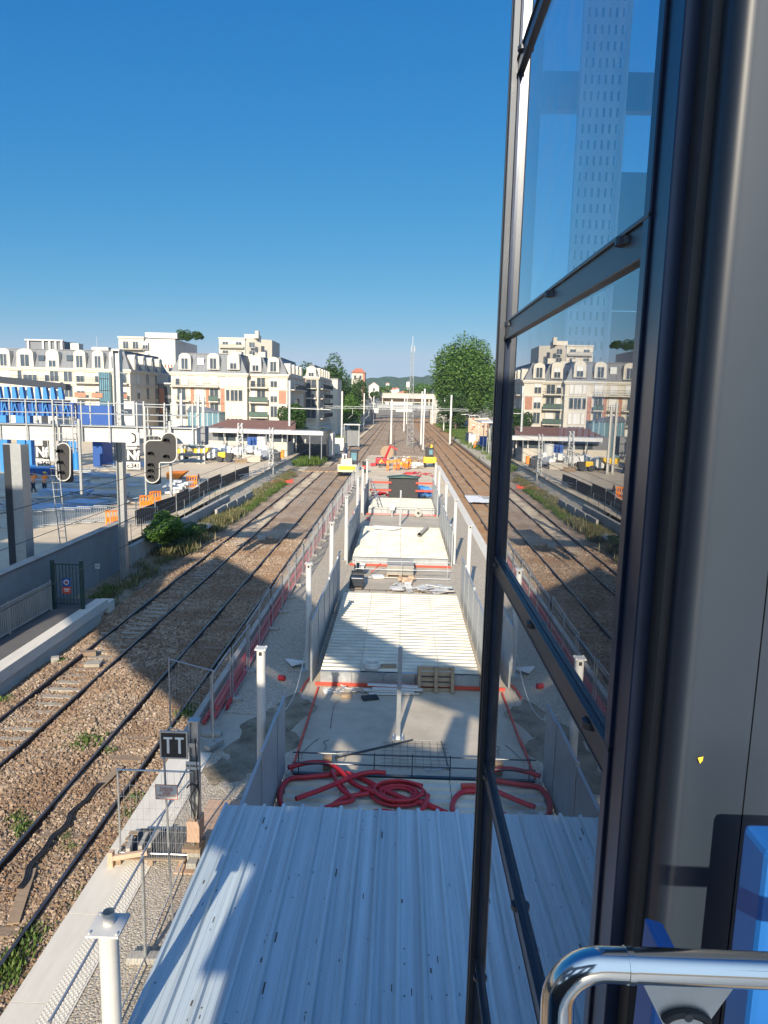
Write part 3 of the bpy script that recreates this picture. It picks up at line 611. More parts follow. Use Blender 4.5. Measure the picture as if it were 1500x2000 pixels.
# left of the hoarding: bits on the gravel path
tag(hose([gr(x, y, PZ+.06) for x, y in ((606, 1322), (596, 1335), (588, 1350))], .03, 'short red rod leaning by the white column base', 'red', 'red_rod', 'rod'), None)
tag(MB().tube(gr(545, 1323, PZ+.1), gr(556, 1325, PZ+.1), .09, 12).build('red_pipe_stub', 'red_pipe', loc=gr(550, 1323, PZ), smooth=True), 'short red pipe stub standing on the gravel left of the white column', 'pipe')
t = thing('white_bundle', 'white plastic bundle tied on the gravel path by the second column', 'bundle', gr(575, 1295, PZ))
for k in range(7): c = gr(573+k*2, 1292+k, PZ+.12); MB().bar(c+Vector((-.28, .2-.05*k, 0)), c+Vector((.28, -.2+.05*k, .1)), .07, .04).build('strip', 'bag', t)
tag(hose([Vector((-3.2, 17.6, 1.9)), Vector((-3.1, 19, 1.1)), Vector((-3.0, 21, 1.0)), Vector((-2.95, 23.2, 2.0)), Vector((-2.93, 23.3, 3.2))], .012, 'thin white cable hanging from the third column to the near hoarding', 'white_paint', 'hanging_cable', 'cable', 6), None)
tag(hose([Vector((-2.95, 40.9, .8)), Vector((-2.99, 41.6, .66)), Vector((-3.0, 42.5, 1.0)), Vector((-2.96, 44, 2.0)), Vector((-2.93, 45.5, 2.7))], .02, 'red hose hung over the hoarding left of the middle deck', 'red', 'hung_hose', 'hose', 6), None)
b = MB(); b.bar((-2.5, 16.6, PZ+.02), (-2.45, 21.9, PZ+.03), .05, .05); tag(b.build('red_kerb_strip', 'red', loc=(-2.5, 17, PZ)), 'red strip along the left edge of the slab', 'strip')
b = MB(); b.box(-4.2, -2.95, 12.6, 15.2, PZ+.004, PZ+.03); tag(b.build('plywood_sheet', 'ply', loc=(-3.6, 14, PZ)), 'large plywood sheet on the ground between the sign post and the metal roof', 'plywood')
b = MB(); b.obox((-3.4, 12.1, PZ+.2), (.4, .6, .4), .2); tag(b.build('red_crate', 'red_pipe', loc=(-3.4, 12.1, PZ), bevel=.03), 'red plastic crate half hidden under the left edge of the metal roof', 'crate')
# between near and middle deck
pallet(0.15, 37.6, PZ, 0, 'stack base pallet under the grey sheets before the middle deck', sz=(1.5, 1.6))
t = thing('sheet_stack', 'stack of weathered grey sheets on a pallet against the middle deck', 'sheets', (.15, 37.7, PZ+.15))
for k in range(9): MB().obox((.15+random.uniform(-.03, .03), 37.65+random.uniform(-.03, .03), PZ+.17+.055*k), (1.4, 1.7, .04), random.uniform(-.02, .02)).build('sheet', 'concrete', t)
def rubble(name, label, cat, c, n, spread, sz, m, flat=.3):
    t = thing(name, label, cat, c)
    for i in range(n):
        p = Vector(c)+Vector((random.gauss(0, spread[0]), random.gauss(0, spread[1]), sz*.3+random.random()*spread[2]))
        MB().obox(p, (sz*random.uniform(.6, 1.8), sz*random.uniform(.4, 1.1), sz*flat), random.uniform(0, 3), rx=random.uniform(-.35, .35)).build('piece', m, t)
    return t
rubble('white_offcuts', 'scatter of white boards on the dusty slab before the middle deck', 'boards', (.35, 34.4, PZ), 14, (.35, .45, .1), .32, 'white_paint', .08)
rubble('white_tarp', 'crumpled white sheets near the right hoarding before the middle deck', 'sheets', (1.9, 34.2, PZ), 10, (.3, .55, .1), .5, 'white_paint', .06)
rubble('brick_blocks', 'small stack of pale blocks beside the grey sheet stack', 'blocks', (.55, 35.8, PZ), 8, (.12, .12, .2), .24, 'ply', .6)
tag(hose([(-1.4, 37.3, PZ+.1), (-.9, 37.8, PZ+.5)], .03, 'red tube leaning near the wheelbarrow', 'red', 'red_tube', 'tube', 6), None)
t = thing('wheelbarrow', 'dark wheelbarrow tipped up at the left front corner of the middle deck', 'wheelbarrow', (-2.0, 37.2, PZ))
MB().add([(-2.3,37,.95),(-1.7,37,.95),(-1.7,37.6,1.15),(-2.3,37.6,1.15),(-2.15,37.1,.7),(-1.85,37.1,.7),(-1.85,37.5,.8),(-2.15,37.5,.8)], [(4,7,6,5),(0,4,5,1),(1,5,6,2),(2,6,7,3),(3,7,4,0)]).build('tray', 'darkmetal', t)
MB().path([(-2.0+.17*math.cos(a), 37.75, .78+.17*math.sin(a)) for a in np.linspace(0, 6.28, 14)], .045, 8).build('wheel', 'tyre', t, smooth=True)
for s in (-.22, .22): MB().path([(-2+s*.3, 37.75, .78), (-2+s, 37.2, .72), (-2+s, 36.4, 1.1)], .018, 6).build('handle', 'galv', t)
t = thing('generator', 'dark machine with black drum at the left end of the dusty slab', 'machine', (-2.0, 34.8, PZ))
MB().box(-2.35, -1.65, 34.3, 35.0, PZ+.1, PZ+.55).build('housing', 'darkmetal', t, bevel=.04); MB().tube((-2.3, 35.2, PZ+.45), (-1.7, 35.2, PZ+.45), .25, 14).build('drum', 'black', t, smooth=True)
for s in (-.3, .3): MB().tube((-2+s-.04, 34.3, PZ+.14), (-2+s+.04, 34.3, PZ+.14), .14, 12).build('wheel', 'tyre', t)
tag(MB().obox((-1.0, 36.6, PZ+.08), (.6, .5, .14), .2).build('plaster_bag', 'bag', loc=(-1, 36.6, PZ), bevel=.05), 'white plaster bag lying open before the middle deck', 'bag')
o = MB().path([(1.35, 45.8, 1.24), (1.95, 48.6, 1.24)], .13, 16, cap=False).build('grey_pipe', 'concrete', loc=(1.6, 47, 1.1), smooth=True); tag(o, 'grey pipe lying on the far right of the middle deck', 'pipe')
t = thing('white_tubes', 'bundle of white tubes across the far edge of the middle deck', 'tubes', (-.8, 48.8, 1.12))
for k in range(5): MB().tube((-1.9+.05*k, 48.2+.16*k, 1.19), (-.2+.1*k, 47.7+.2*k, 1.19), .07, 8).build('tube', 'white_paint', t, smooth=True)
# far opening: black hatch house, red boards, barred fence panels, blue stack
t = thing('hatch_house', 'black hatch house with a green lid on the far cream deck', 'hatch', (.35, 64.5, PZ+.5))
MB().box(-1.0, 1.68, 64.45, 65.6, PZ+.4, 2.95).build('housing', 'black', t, bevel=.02); MB().prism([(-1.15, 64.2, 2.95), (1.83, 64.2, 2.95), (.35, 64.2, 3.12)], (0, 1.6, 0)).build('lid', 'green_sheet', t)
for s, (a, c) in (('left', (-2.7, -.75)), ('right', (1.45, 3.0))):
    for j, z in enumerate((1.72, 2.42)):
        tag(MB().box(a, c, 64.25, 64.32, z, z+.17).build('red_board', 'red', loc=((a+c)/2, 64.3, z)), f'{"upper" if j else "lower"} red guard board {s} of the black hatch house', 'board')
def bar_panel(x, y, rz, label, w=1.8, h=1.2, z=.62):
    t = thing('barrier_panel', label, 'barrier', (x, y, z), 'galvanised barred panels around the far opening', rz)
    m = MB(); m.tube((x-w/2, y, z+.15), (x+w/2, y, z+.15), .02, 6); m.tube((x-w/2, y, z+h), (x+w/2, y, z+h), .02, 6)
    for s in (-1, 1): m.tube((x+s*w/2, y, z), (x+s*w/2, y, z+h), .02, 6)
    m.build('frame', 'galv', t)
    for k in range(1, 14): MB().tube((x-w/2+k*w/14, y, z+.15), (x-w/2+k*w/14, y, z+h), .009, 5).build('bar', 'galv', t)
    return t
for k, (x, y, r, lab) in enumerate(((-1.75, 66.6, 0, 'barred panel left behind the black hatch house'), (2.4, 66.6, 0, 'barred panel right behind the black hatch house'), (-1.75, 70.5, 0, 'second barred panel behind, left of the sandy gap'), (-.6, 73.0, 90, 'barred panel turned sideways left of the sandy gap'), (1.55, 73, 90, 'barred panel turned sideways right of the sandy gap'), (2.5, 70.5, 0, 'barred panel in front of the blue bundles'), (-1.9, 76.3, 0, 'farthest barred panel on the left, before the workers'))):
    bar_panel(0, 0, 0, lab) if 0 else dup(bar_panel(0, 0, 0, lab), (x, y, .6), R(r)) if 0 else None
    t = bar_panel(0, 0, 0, lab, z=0); t.location = (x, y, .5); t.rotation_euler = (0, 0, R(r))
rubble('blue_bundles', 'heap of blue bundles inside the barred panels right of the hatch house', 'bundles', (2.2, 69.2, .6), 26, (.45, .5, .8), .5, 'lblue', .4)
rubble('scrap_heap', 'mixed heap of red and dark scrap left of the hatch house', 'scrap', (-1.75, 65.6, 1.0), 14, (.5, .2, .3), .3, 'red_pipe', .4)
t = thing('ladder_frame', 'pair of long aluminium frames leaning inside the left shadowed hoarding', 'frame', (-2.4, 60, 1.1))
for dx in (0, .16): MB().bar((-2.75+dx, 64, 2.9), (-1.7+dx*2, 58.2, 1.15), .05, .05).build('stile', 'galv', t)
for k in range(8): u = k/8+.05; c = Vector((-2.75, 64, 2.9)).lerp(Vector((-1.7, 58.2, 1.15)), u); MB().bar(c, c+Vector((.2, 0, 0)), .03).build('rung', 'galv', t)
t = thing('hose_reel', 'round grey reel standing in front of the far cream deck', 'reel', (1.55, 57.0, PZ))
MB().tube((1.55, 56.95, PZ+.33), (1.55, 57.12, PZ+.33), .32, 22).build('disc', 'concrete', t, smooth=True); MB().tube((1.55, 56.9, PZ+.33), (1.55, 56.95, PZ+.33), .1, 12).build('hub', 'darkmetal', t)
t = thing('control_box', 'white box on a stand in front of the far cream deck', 'box', (-.55, 57.0, PZ)); MB().box(-.75, -.35, 56.9, 57.1, PZ+.5, PZ+1.1).build('housing', 'white_paint', t, bevel=.02); MB().box(-.6, -.5, 56.95, 57.05, PZ, PZ+.5).build('leg', 'galv', t)
tag(hose([(-2.6, 55.9, .64), (-2.3, 55.5, .64), (-2.5, 54.9, .64), (-2.2, 54.5, .64)], .03, 'red hose squiggle on the slab left before the far cream deck', 'red', 'loose_hose', 'hose', 6), None)

# ================================================================== FOREGROUND METAL ROOF
t = thing('metal_roof', 'white ribbed metal roof in the foreground, streaked with dirt', 'roof', (0, 7.5, 2.8))
RZ = 2.8; xs0 = -2.86; pitch = .333; n = 18; prof = []
for i in range(n):
    x = xs0+i*pitch; prof += [(x-.042, RZ), (x-.02, RZ+.05), (x+.02, RZ+.05), (x+.042, RZ)]
    if i < n-1:
        for u in (.115, .215): prof += [(x+u-.012, RZ), (x+u-.004, RZ+.006), (x+u+.004, RZ+.006), (x+u+.012, RZ)]
m3 = [prof[0:24], prof[24:60], prof[60:96], prof[96:132], prof[132:168], prof[168:]]
k = 0; cuts = [0, 36, 72, 108, 144, len(prof)]
for j in range(5):
    seg = prof[cuts[j]:min(cuts[j+1]+4, len(prof))]; dz = .0015*(j % 2)
    MB().sheet([(a, z+dz) for a, z in seg], 4.1, 11.45+.03*(j % 2), thick=.003).build('roof_sheet', 'white_sheet', t)
m = MB()
for i in range(420):
    x = random.uniform(-2.8, 2.7); y = random.uniform(6.5, 11.4); s = random.choice((.004, .006, .01)); l = random.choice((1, 1, 1, 4, 9)); u = (x-xs0) % pitch
    if u < .05 or u > .28 or abs(u-.115) < .03 or abs(u-.215) < .03: continue
    m.box(x-s, x+s, y-s*l, y+s*l, RZ+.0035, RZ+.0048)
m.build('dirt_flakes', 'dirt_speck', t)['kind'] = 'stuff'
for i in range(4): MB().box(-2.8, 2.8, 4.6+i*2.2, 4.68+i*2.2, RZ-.14, RZ-.006).build('purlin', 'galv', t)
for x in (-2.6, 2.5):
    for y in (4.7, 11.1): MB().box(x-.05, x+.05, y-.05, y+.05, PZ, RZ-.14).build('support', 'galv', t)

# ================================================================== FENCES ON THE LEFT EDGE OF THE ISLAND PLATFORM
def mesh_panel(w, h):
    t = thing('mesh_fence', 'x', 'fence panel', (0, 0, 0), 'wire mesh fence panels along the left platform edge')
    for y in (.02, w-.02): MB().tube((0, y, 0), (0, y, h), .021, 8).build('post', 'galv', t, smooth=True)
    MB().tube((0, 0, h-.02), (0, w, h-.02), .019, 8).build('top_rail', 'galv', t, smooth=True); MB().tube((0, 0, .12), (0, w, .12), .016, 6).build('bottom_rail', 'galv', t)
    m = MB(); k = int(w/.12)
    for i in range(1, k): m.bar((0, i*w/k, .12), (0, i*w/k, h-.02), .004)
    for i in range(1, int(h/.24)): m.bar((0, 0, .12+i*.24), (0, w, .12+i*.24), .004)
    m.build('wire_mesh', 'galv', t)
    f = MB(); f.obox((0, 0, .06), (.55, .2, .12)); f.build('foot', 'concrete', t, bevel=.02); return t
mp = mesh_panel(2.26, 1.72); y = 18.4
for i in range(30):
    lab = f'wire mesh fence panel, {nth(i)} from the camera in the line beside the red ducts'
    xx = -4.98+.05*math.sin(i*1.7)+.0035*(y-18)*0; rz = random.uniform(-.02, .02)
    if i == 0: mp.location = (xx, y, PZ); mp['label'] = lab
    else: dup(mp, (xx, y, PZ), rz, lab)
    y += 2.3
mq = mesh_panel(3.1, 1.9); mq['label'] = 'near wire mesh panel standing alongside the foreground metal roof'; mq.location = (-3.95, 7.3, PZ)
dup(mq, (-3.98, 10.42, PZ), R(2), 'wire mesh panel between the sign post and the near mesh panel')
mr = mesh_panel(1.5, 1.9); mr['label'] = 'wire mesh panel standing across the platform, on the pallet before the sign post'; mr.location = (-3.85, 12.86, PZ+.12); mr.rotation_euler = (0, 0, R(90))
ms = mesh_panel(1.6, 2.1); ms['label'] = 'wire mesh panel set across the platform end beside the first long fence'; ms.location = (-4.7, 17.6, PZ+.1); ms.rotation_euler = (0, 0, R(62))
ducts = [(-5.36, .09), (-5.22, .09), (-5.29, .21), (-5.12, .085)]
for i, (dx, dz) in enumerate(ducts):
    lab = ('red plastic duct lying nearest the low concrete wall', 'red plastic duct in the middle of the lower layer', 'red plastic duct lying on top of the others', 'red plastic duct nearest the fence feet')[i]
    hose([Vector((dx+.03*math.sin(k*.9+i)+.05*max(0, 1-k/3)*i, 19.0+.35*i+k*3.2, PZ+dz+(.02*math.sin(k*1.3+i)))) for k in range(20)], .066, lab, name='red_duct', cat='duct', n=10, group='red ducts beside the low concrete wall')

# sign post with the double T board
sx, sy = -3.84, 12.95
t = thing('sign_post', 'steel track post with a black double T board and timber at its foot', 'sign post', (sx, sy, PZ))
m = MB(); m.box(sx-.09, sx-.07, sy-.08, sy+.08, PZ, 3.62); m.box(sx+.07, sx+.09, sy-.08, sy+.08, PZ, 3.62); m.box(sx-.07, sx+.07, sy-.008, sy+.008, PZ, 3.61); m.box(sx-.11, sx+.11, sy-.1, sy+.1, 3.62, 3.64); m.build('post', 'galv', t)
bd = MB().box(-4.44, -3.96, sy-.14, sy-.115, 2.92, 3.42).build('sign_board', 'black', t)
m = MB()
for a in ((-4.47, -3.93, 3.42, 3.45), (-4.47, -3.93, 2.89, 2.92), (-4.47, -4.44, 2.92, 3.42), (-3.96, -3.93, 2.92, 3.42)): m.box(a[0], a[1], sy-.15, sy-.11, a[2], a[3])
m.build('frame', 'galv', bd)
m = MB()
for cx in (-4.31, -4.09): m.box(cx-.085, cx+.085, sy-.146, sy-.141, 3.29, 3.33); m.box(cx-.024, cx+.024, sy-.146, sy-.141, 3.0, 3.29)
m.build('lettering', 'text_wht', bd); MB().box(-4.2, -3.75, sy-.11, sy-.09, 3.12, 3.2).build('bracket', 'galv', t)
pl = MB().box(-3.98, -3.72, sy-.13, sy-.11, 2.67, 2.83).build('number_plate', 'white_paint', t); lettering('Pk 8.0624', .06, 'text_blk', pl, (-3.85, sy-.132, 2.75))
MB().box(-3.97, -3.72, sy-.2, sy+.16, 1.18, 1.62).build('timber_wedge', 'ply', t, bevel=.01); MB().box(-4.06, -3.7, sy-.24, sy+.2, .98, 1.06).build('timber_plate', 'wood', t)
MB().box(-3.99, -3.70, sy-.15, sy+.15, PZ, .98).build('pedestal', 'concrete', t, bevel=.01)
m = MB(); m.path([(-3.86+.13*math.cos(a), sy-.13, 2.2+.17*math.sin(a)) for a in np.linspace(-.5, 2.6, 9)], .016, 5); m.build('cable_loop', 'black', t, smooth=True)
m = MB(); m.path([(-3.8, sy-.1, 3.3), (-3.73, sy-.14, 2.2), (-3.78, sy-.12, 1.6), (-3.68, sy-.2, PZ+.05)], .015, 6); m.path([(-3.74, sy-.1, 2.4), (-3.9, sy-.2, 2.1), (-3.7, sy-.16, 1.2)], .013, 6); m.build('cable', 'black', t, smooth=True)
t = thing('warning_sign', 'white passage-forbidden notice with red lettering on a thin pole by the near fence', 'sign', (-3.8, 11.2, PZ))
MB().tube((-3.78, 11.25, PZ), (-3.86, 11.25, 3.75), .02, 8).build('pole', 'galv', t)
bd = MB().box(-4.0, -3.63, 11.2, 11.21, 3.02, 3.28).build('sign_board', 'white_paint', t)
m = MB()
for a in ((-4.0, -3.63, 3.275, 3.285), (-4.0, -3.63, 3.015, 3.025), (-4.005, -3.995, 3.02, 3.28), (-3.635, -3.625, 3.02, 3.28)): m.box(a[0], a[1], 11.194, 11.2, a[2], a[3])
m.build('border', 'text_red', bd); lettering('PASSAGE\nINTERDIT\nSANS\nPROCÉDURE', .055, 'text_red', bd, (-3.815, 11.197, 3.15), bold=-.0005, depth=.002)

# ================================================================== LIFT SHAFT beside the camera
GX = .53                                            # the glazed face runs along the tracks
t = thing('lift_shaft', 'glazed lift shaft with dark metal frame filling the right side of the view', 'lift shaft', (1.4, 2.6, 0))
m = MB(); m.box(GX-.045, GX-.012, 3.755, 3.83, 0, 15); m.box(GX-.012, GX+.014, 3.80, 3.845, 0, 15); m.box(GX-.052, GX-.045, 3.78, 3.80, 0, 15)
m.build('corner_post', 'darkmetal', t, bevel=.004)
MB().box(GX-.012, GX+.02, 3.735, 3.755, 0, 15).build('corner_trim', 'navy', t)
rails_z = [(5.28, 5.37), (6.52, 6.61), (7.73, 7.83), (8.91, 9.005), (10.12, 10.21), (11.37, 11.45), (12.6, 12.7)]
for a, c in rails_z:
    m = MB(); m.box(GX-.014, GX+.03, 1.60, 3.755, a, c-.004); m.box(GX-.022, GX-.014, 1.60, 3.755, c-.014, c-.004); m.box(GX-.017, GX-.014, 1.60, 3.755, a, a+.006); q = m.build('transom', 'darkmetal', t, bevel=.004)
    for y in (1.78, 2.62, 3.62):
        k = MB()
        for j in range(7):
            u0, u1 = j/7*math.pi, (j+1)/7*math.pi
            k.add([(GX-.014, y-.028*math.cos(u0), c-.036), (GX-.014, y-.028*math.cos(u1), c-.036), (GX-.014-.024*math.sin(u1), y-.028*math.cos(u1), c-.036), (GX-.014-.024*math.sin(u0), y-.028*math.cos(u0), c-.036)], [(0, 1, 2, 3)])
            k.add([(GX-.014, y-.028*math.cos(u0), c-.018), (GX-.014, y-.028*math.cos(u1), c-.018), (GX-.014-.024*math.sin(u1), y-.028*math.cos(u1), c-.018), (GX-.014-.024*math.sin(u0), y-.028*math.cos(u0), c-.018)], [(3, 2, 1, 0)])
            k.add([(GX-.014-.024*math.sin(u0), y-.028*math.cos(u0), c-.036), (GX-.014-.024*math.sin(u1), y-.028*math.cos(u1), c-.036), (GX-.014-.024*math.sin(u1), y-.028*math.cos(u1), c-.018), (GX-.014-.024*math.sin(u0), y-.028*math.cos(u0), c-.018)], [(0, 1, 2, 3)])
        k.build('pane_clip', 'darkmetal', q)
zz = [3.9]+[v for ac in rails_z for v in ac]+[13.9]
for a, c in zip(zz[0::2], zz[1::2]): 
    w = random.uniform(-.0012, .0012)
    MB().add([(GX+w, 1.64, a), (GX-w, 3.74, a), (GX-w*.3, 3.74, c), (GX+w*.6, 1.64, c)], [(0, 3, 2, 1)]).build('glass_pane', 'glass', t)
# reflective side frame and rounded grey pillar nearest the camera
m = MB(); m.box(GX-.02, GX+.03, 1.60, 1.64, 0, 15); m.box(GX-.012, GX+.03, 1.475, 1.60, 0, 15); m.box(GX-.03, GX+.03, 1.455, 1.475, 0, 15); m.build('side_frame', 'navy', t, bevel=.003)
def rounded(x0, x1, y0, y1, r, z0, z1, m, k=10):
    p = [(x1, y0, z0)]+[(x0+r-r*math.sin(u), y0+r-r*math.cos(u), z0) for u in np.linspace(0, math.pi/2, k)]+[(x0, y1, z0), (x1, y1, z0)]
    return m.prism(p[::-1], (0, 0, z1-z0))
MB().box(.53, .56, 1.40, 1.455, 0, 15).build('rubber_seal', 'black', t)
rounded(.548, .703, 1.345, 1.452, .036, 0, 15, MB(), 12).build('pillar', 'pillar', t, smooth=True)
MB().box(.707, 1.6, 1.347, 1.45, 0, 15).build('door_panel', 'pillar', t)
MB().box(.700, .71, 1.36, 1.45, 0, 15).build('seam', 'black', t)
# inside: dark end frame with openings, guide rail, perforated tray, machinery
m = MB(); Yb = 3.93
m.box(GX+.05, GX+.135, Yb, Yb+.05, 0, 15)
m.build('end_stile', 'navy', t)
MB().box(GX+.05, 2.5, Yb+.06, Yb+.08, 0, 10.3).build('end_panel', 'navy', t)
MB().box(1.3, 1.48, Yb-.3, Yb, 0, 10.98).build('inner_panel', 'navy', t)
MB().box(1.07, 1.3, Yb-.02, Yb+.03, 10.3, 10.98).build('inner_panel', 'navy', t)
MB().box(GX+.14, 2.5, Yb, Yb+.06, 11.28, 11.46).build('end_transom', 'navy', t)
MB().box(GX+.14, 2.5, Yb, Yb+.06, 13.0, 13.2).build('end_transom', 'navy', t)
MB().box(1.16, 1.27, 3.55, 3.68, 0, 15).build('guide_rail', 'navy', t)
m = MB(); m.box(1.05, 1.06, 3.0, 3.5, 11.75, 12.1); m.box(.86, 1.3, 3.2, 3.4, 11.62, 11.7); m.box(1.1, 1.4, 3.1, 3.3, 11.78, 12.05); m.build('machine_bracket', 'darkmetal', t)
for k in range(5): MB().path([(.85, 3.3, 11.78+.03*k), (.95, 3.1, 11.83+.03*k), (1.1, 3.2, 11.86+.028*k)], .01, 6).build('pipe', 'galv', t, smooth=True)
# perforated cable tray
tray = MB(); x0, x1, ty = .84, 1.04, 3.82; cols = 6; cw = (x1-x0)/cols; rh = .075; z = 9.6
while z < 13.4:
    for c in range(cols):
        a = x0+c*cw; b1, b2 = a+cw*.33, a+cw*.67; off = 0
        tray.add([(a, ty, z), (b1, ty, z), (b1, ty, z+rh), (a, ty, z+rh), (b2, ty, z), (a+cw, ty, z), (a+cw, ty, z+rh), (b2, ty, z+rh), (b1, ty, z+rh*.42), (b2, ty, z+rh*.42)],
                 [(0, 1, 2, 3), (4, 5, 6, 7), (1, 4, 9, 8)])
    z += rh
tray.box(x0-.01, x0, ty-.05, ty, 9.6, 13.4); tray.box(x1, x1+.01, ty-.05, ty, 9.6, 13.4); tray.build('perforated_tray', 'perf', t); MB().box(x0, x1, ty+.05, ty+.07, 9.6, 13.4).build('tray_backing', 'navy', t)
MB().add([(2.45, 1.5, 3.9), (2.45, 3.8, 3.9), (2.45, 3.8, 14), (2.45, 1.5, 14)], [(0, 1, 2, 3)]).build('far_glass', 'glass2', t)
MB().box(2.42, 2.5, 3.72, 3.9, 0, 15).build('far_post', 'navy', t); MB().box(2.3, 2.5, 1.46, 1.56, 0, 15).build('far_post', 'navy', t)
for z in (8.9, 11.37): MB().box(2.42, 2.48, 1.56, 3.72, z, z+.1).build('far_transom', 'navy', t)
for x, w in ((1.0, .035), (1.55, .05), (1.9, .05)): MB().box(x+.5, x+.5+w, 2.9, 2.93, 5, 9.9).build('pale_strip', 'perf', t)
MB().box(.9, 2.3, 1.7, 3.6, 7.0, 7.1).build('car_roof', 'darkmetal', t)
o = MB().add([(.602, 1.338, 9.118), (.612, 1.336, 9.122), (.612, 1.338, 9.112), (.604, 1.33, 9.11)], [(0, 1, 2), (0, 2, 3), (1, 0, 3)]).build('leaf', 'yellow', loc=(.605, 1.335, 9.11)); tag(o, 'tiny yellow leaf caught on the grey pillar', 'leaf')

# blue posts and stainless handrail at the landing
o = MB().box(.625, .80, 1.10, 1.19, 8.0, 9.075).build('blue_post', 'rblue', loc=(.7, 1.15, 8.05), bevel=.012); tag(o, 'bright blue metal post beside the grey pillar', 'post')
o = MB().prism([(.455, 1.12, 8.2), (.56, 1.12, 8.2), (.505, 1.12, 8.865), (.47, 1.12, 8.875)], (0, .08, 0)).build('blue_plate', 'rblue', loc=(.48, 1.15, 8.2), bevel=.006); tag(o, 'small blue tapered plate under the handrail bend', 'plate')
t = thing('handrail', 'polished stainless handrail bending down at the bottom right of the view', 'handrail', (.3, .8, 8.05))
pts = [(1.3, .80, 9.115), (.9, .80, 9.115), (.5, .80, 9.115), (.27, .80, 9.115)]+[(.235-.0+.035-.055*math.sin(u)*1., .80, 9.115-.055+.055*math.cos(u)) for u in np.linspace(.15, math.pi/2, 8)]+[(.215, .795, 9.02), (.215, .785, 8.9), (.213, .77, 8.6), (.21, .75, 8.1)]
MB().path(pts, .0205, 28).build('tube', 'chrome', t, smooth=True)
MB().path([(.296, .80, 9.115), (.304, .80, 9.115)], .0216, 28).build('weld_collar', 'chrome', t, smooth=True)
br = MB().prism([(.315, .82, 9.095), (.455, .82, 9.095), (.405, .82, 9.0), (.365, .82, 9.0)], (0, .004, 0)).build('bracket', 'galv', t)
MB().path([(.385+.028*math.cos(u), .816, 9.02+.016*math.sin(u)) for u in np.linspace(.2, 2.94, 12)], .006, 8).build('slot', 'black', br, smooth=True)
MB().tube((.385, .810, 9.034), (.385, .818, 9.034), .006, 8).build('bolt', 'darkmetal', br)
# footbridge behind the camera, plus unseen panels shaped to throw the platform's shade
t = thing('footbridge', 'footbridge deck behind the viewer with added panels that cast shade', 'footbridge', (0, -3, 0))
MB().box(-3.5, 4, -4.2, .35, 7.85, 8.05).build('deck', 'galv', t)
MB().box(-3.4, .1, -.35, -.3, 8.05, 9.15).build('parapet', 'darkmetal', t)
MB().box(-2.9, 3, -3.6, -3.3, 0, 7.85).build('pier', 'concrete_wall', t)  # unseen pier, put in to keep the foreground roof shaded
def shade_poly(parts):
    m = MB()
    for p in parts: m.prism([(x, -3.3, z) for x, z in p], (0, .16, 0))
    return m
SHADE = [[(-3.9, 8.05), (.15, 8.05), (.15, 9.6), (-3.9, 9.6)], [(-5.2, 9.35), (-3.9, 9.0), (-3.9, 9.9), (-5.2, 10.2)]]
# shade outline: a sloping band, higher to the left, gaps let light patches through
SHADE += [[(-6.4, 9.7), (-5.5, 10.05), (-4.3, 9.6), (-3.7, 9.9), (-6.4, 11.6)], [(-3.7, 9.9), (-3.7, 8.9), (-.1, 9.2), (-.1, 10.3)],
       [(-10.5, 11.7), (-6.4, 9.55), (-6.4, 12.3), (-10.5, 14.2)], [(-6.4, 12.3), (-6.4, 11.2), (-4.6, 10.3), (-4.6, 12.0)], [(-17, 14.9), (-10.5, 11.7), (-10.5, 14.2), (-17, 17.8)],
       [(-18.3, 20), (-17, 16.5), (-10.5, 13.4), (-10, 17.8), (-18.3, 22.4)], [(-10.2, 14.3), (-6.5, 12.4), (-6.5, 15.8), (-10.2, 17.9)], [(-6.5, 13.9), (-4.9, 13.2), (-4.9, 14.9), (-6.5, 15.8)],
       [(-4.9, 11.9), (-4.6, 10.9), (-3.2, 10.1), (-3.2, 14.0), (-4.9, 14.9)], [(-3.2, 12.4), (-.1, 11.4), (-.1, 13.1), (-3.2, 14.0)], [(-3.2, 10.9), (-3.2, 10.0), (-1.6, 9.6), (-1.6, 10.6)], [(-1.6, 11.7), (-1.9, 10.2), (-1.1, 9.7), (-1.1, 11.7)], [(-.55, 11.5), (-.55, 10.1), (-.1, 9.9), (-.1, 11.5)]]
SHADE += [[(-31, 9), (-18.8, 9), (-18.8, 22.0), (-31, 21.8)], [(-18.8, 15.9), (-17, 14.95), (-17, 17), (-18.8, 20)]]
for p in SHADE: shade_poly([p]).build('shade_panel', 'galv_sheet', t)
MB().box(-30.5, -29.5, -3.6, -3.0, 0, 23).build('pier', 'concrete_wall', t)
for k in range(4): MB().box(2.8+k*0, 4, -4.2, -4.0, 8+k*1.5, 8.1+k*1.5).build('beam', 'darkmetal', t)

t = thing('yard_shade_block', 'added tall block behind the viewer, placed to shade the far-left yard', 'building', (-50, -8, 0))  # unseen block, added only to throw shade on the yard
MB().box(-75, -31.5, -14, -3.6, -.6, 38).build('wall', 'cream2', t); MB().box(-75.3, -31.2, -14.3, -3.3, 38, 38.5).build('roof', 'zinc', t)
for k in range(11):
    for z in range(6): MB().box(-73.5+k*3.8, -71.5+k*3.8, -3.6, -3.52, 3+z*5.8, 5.4+z*5.8).build('window', 'pane', t)

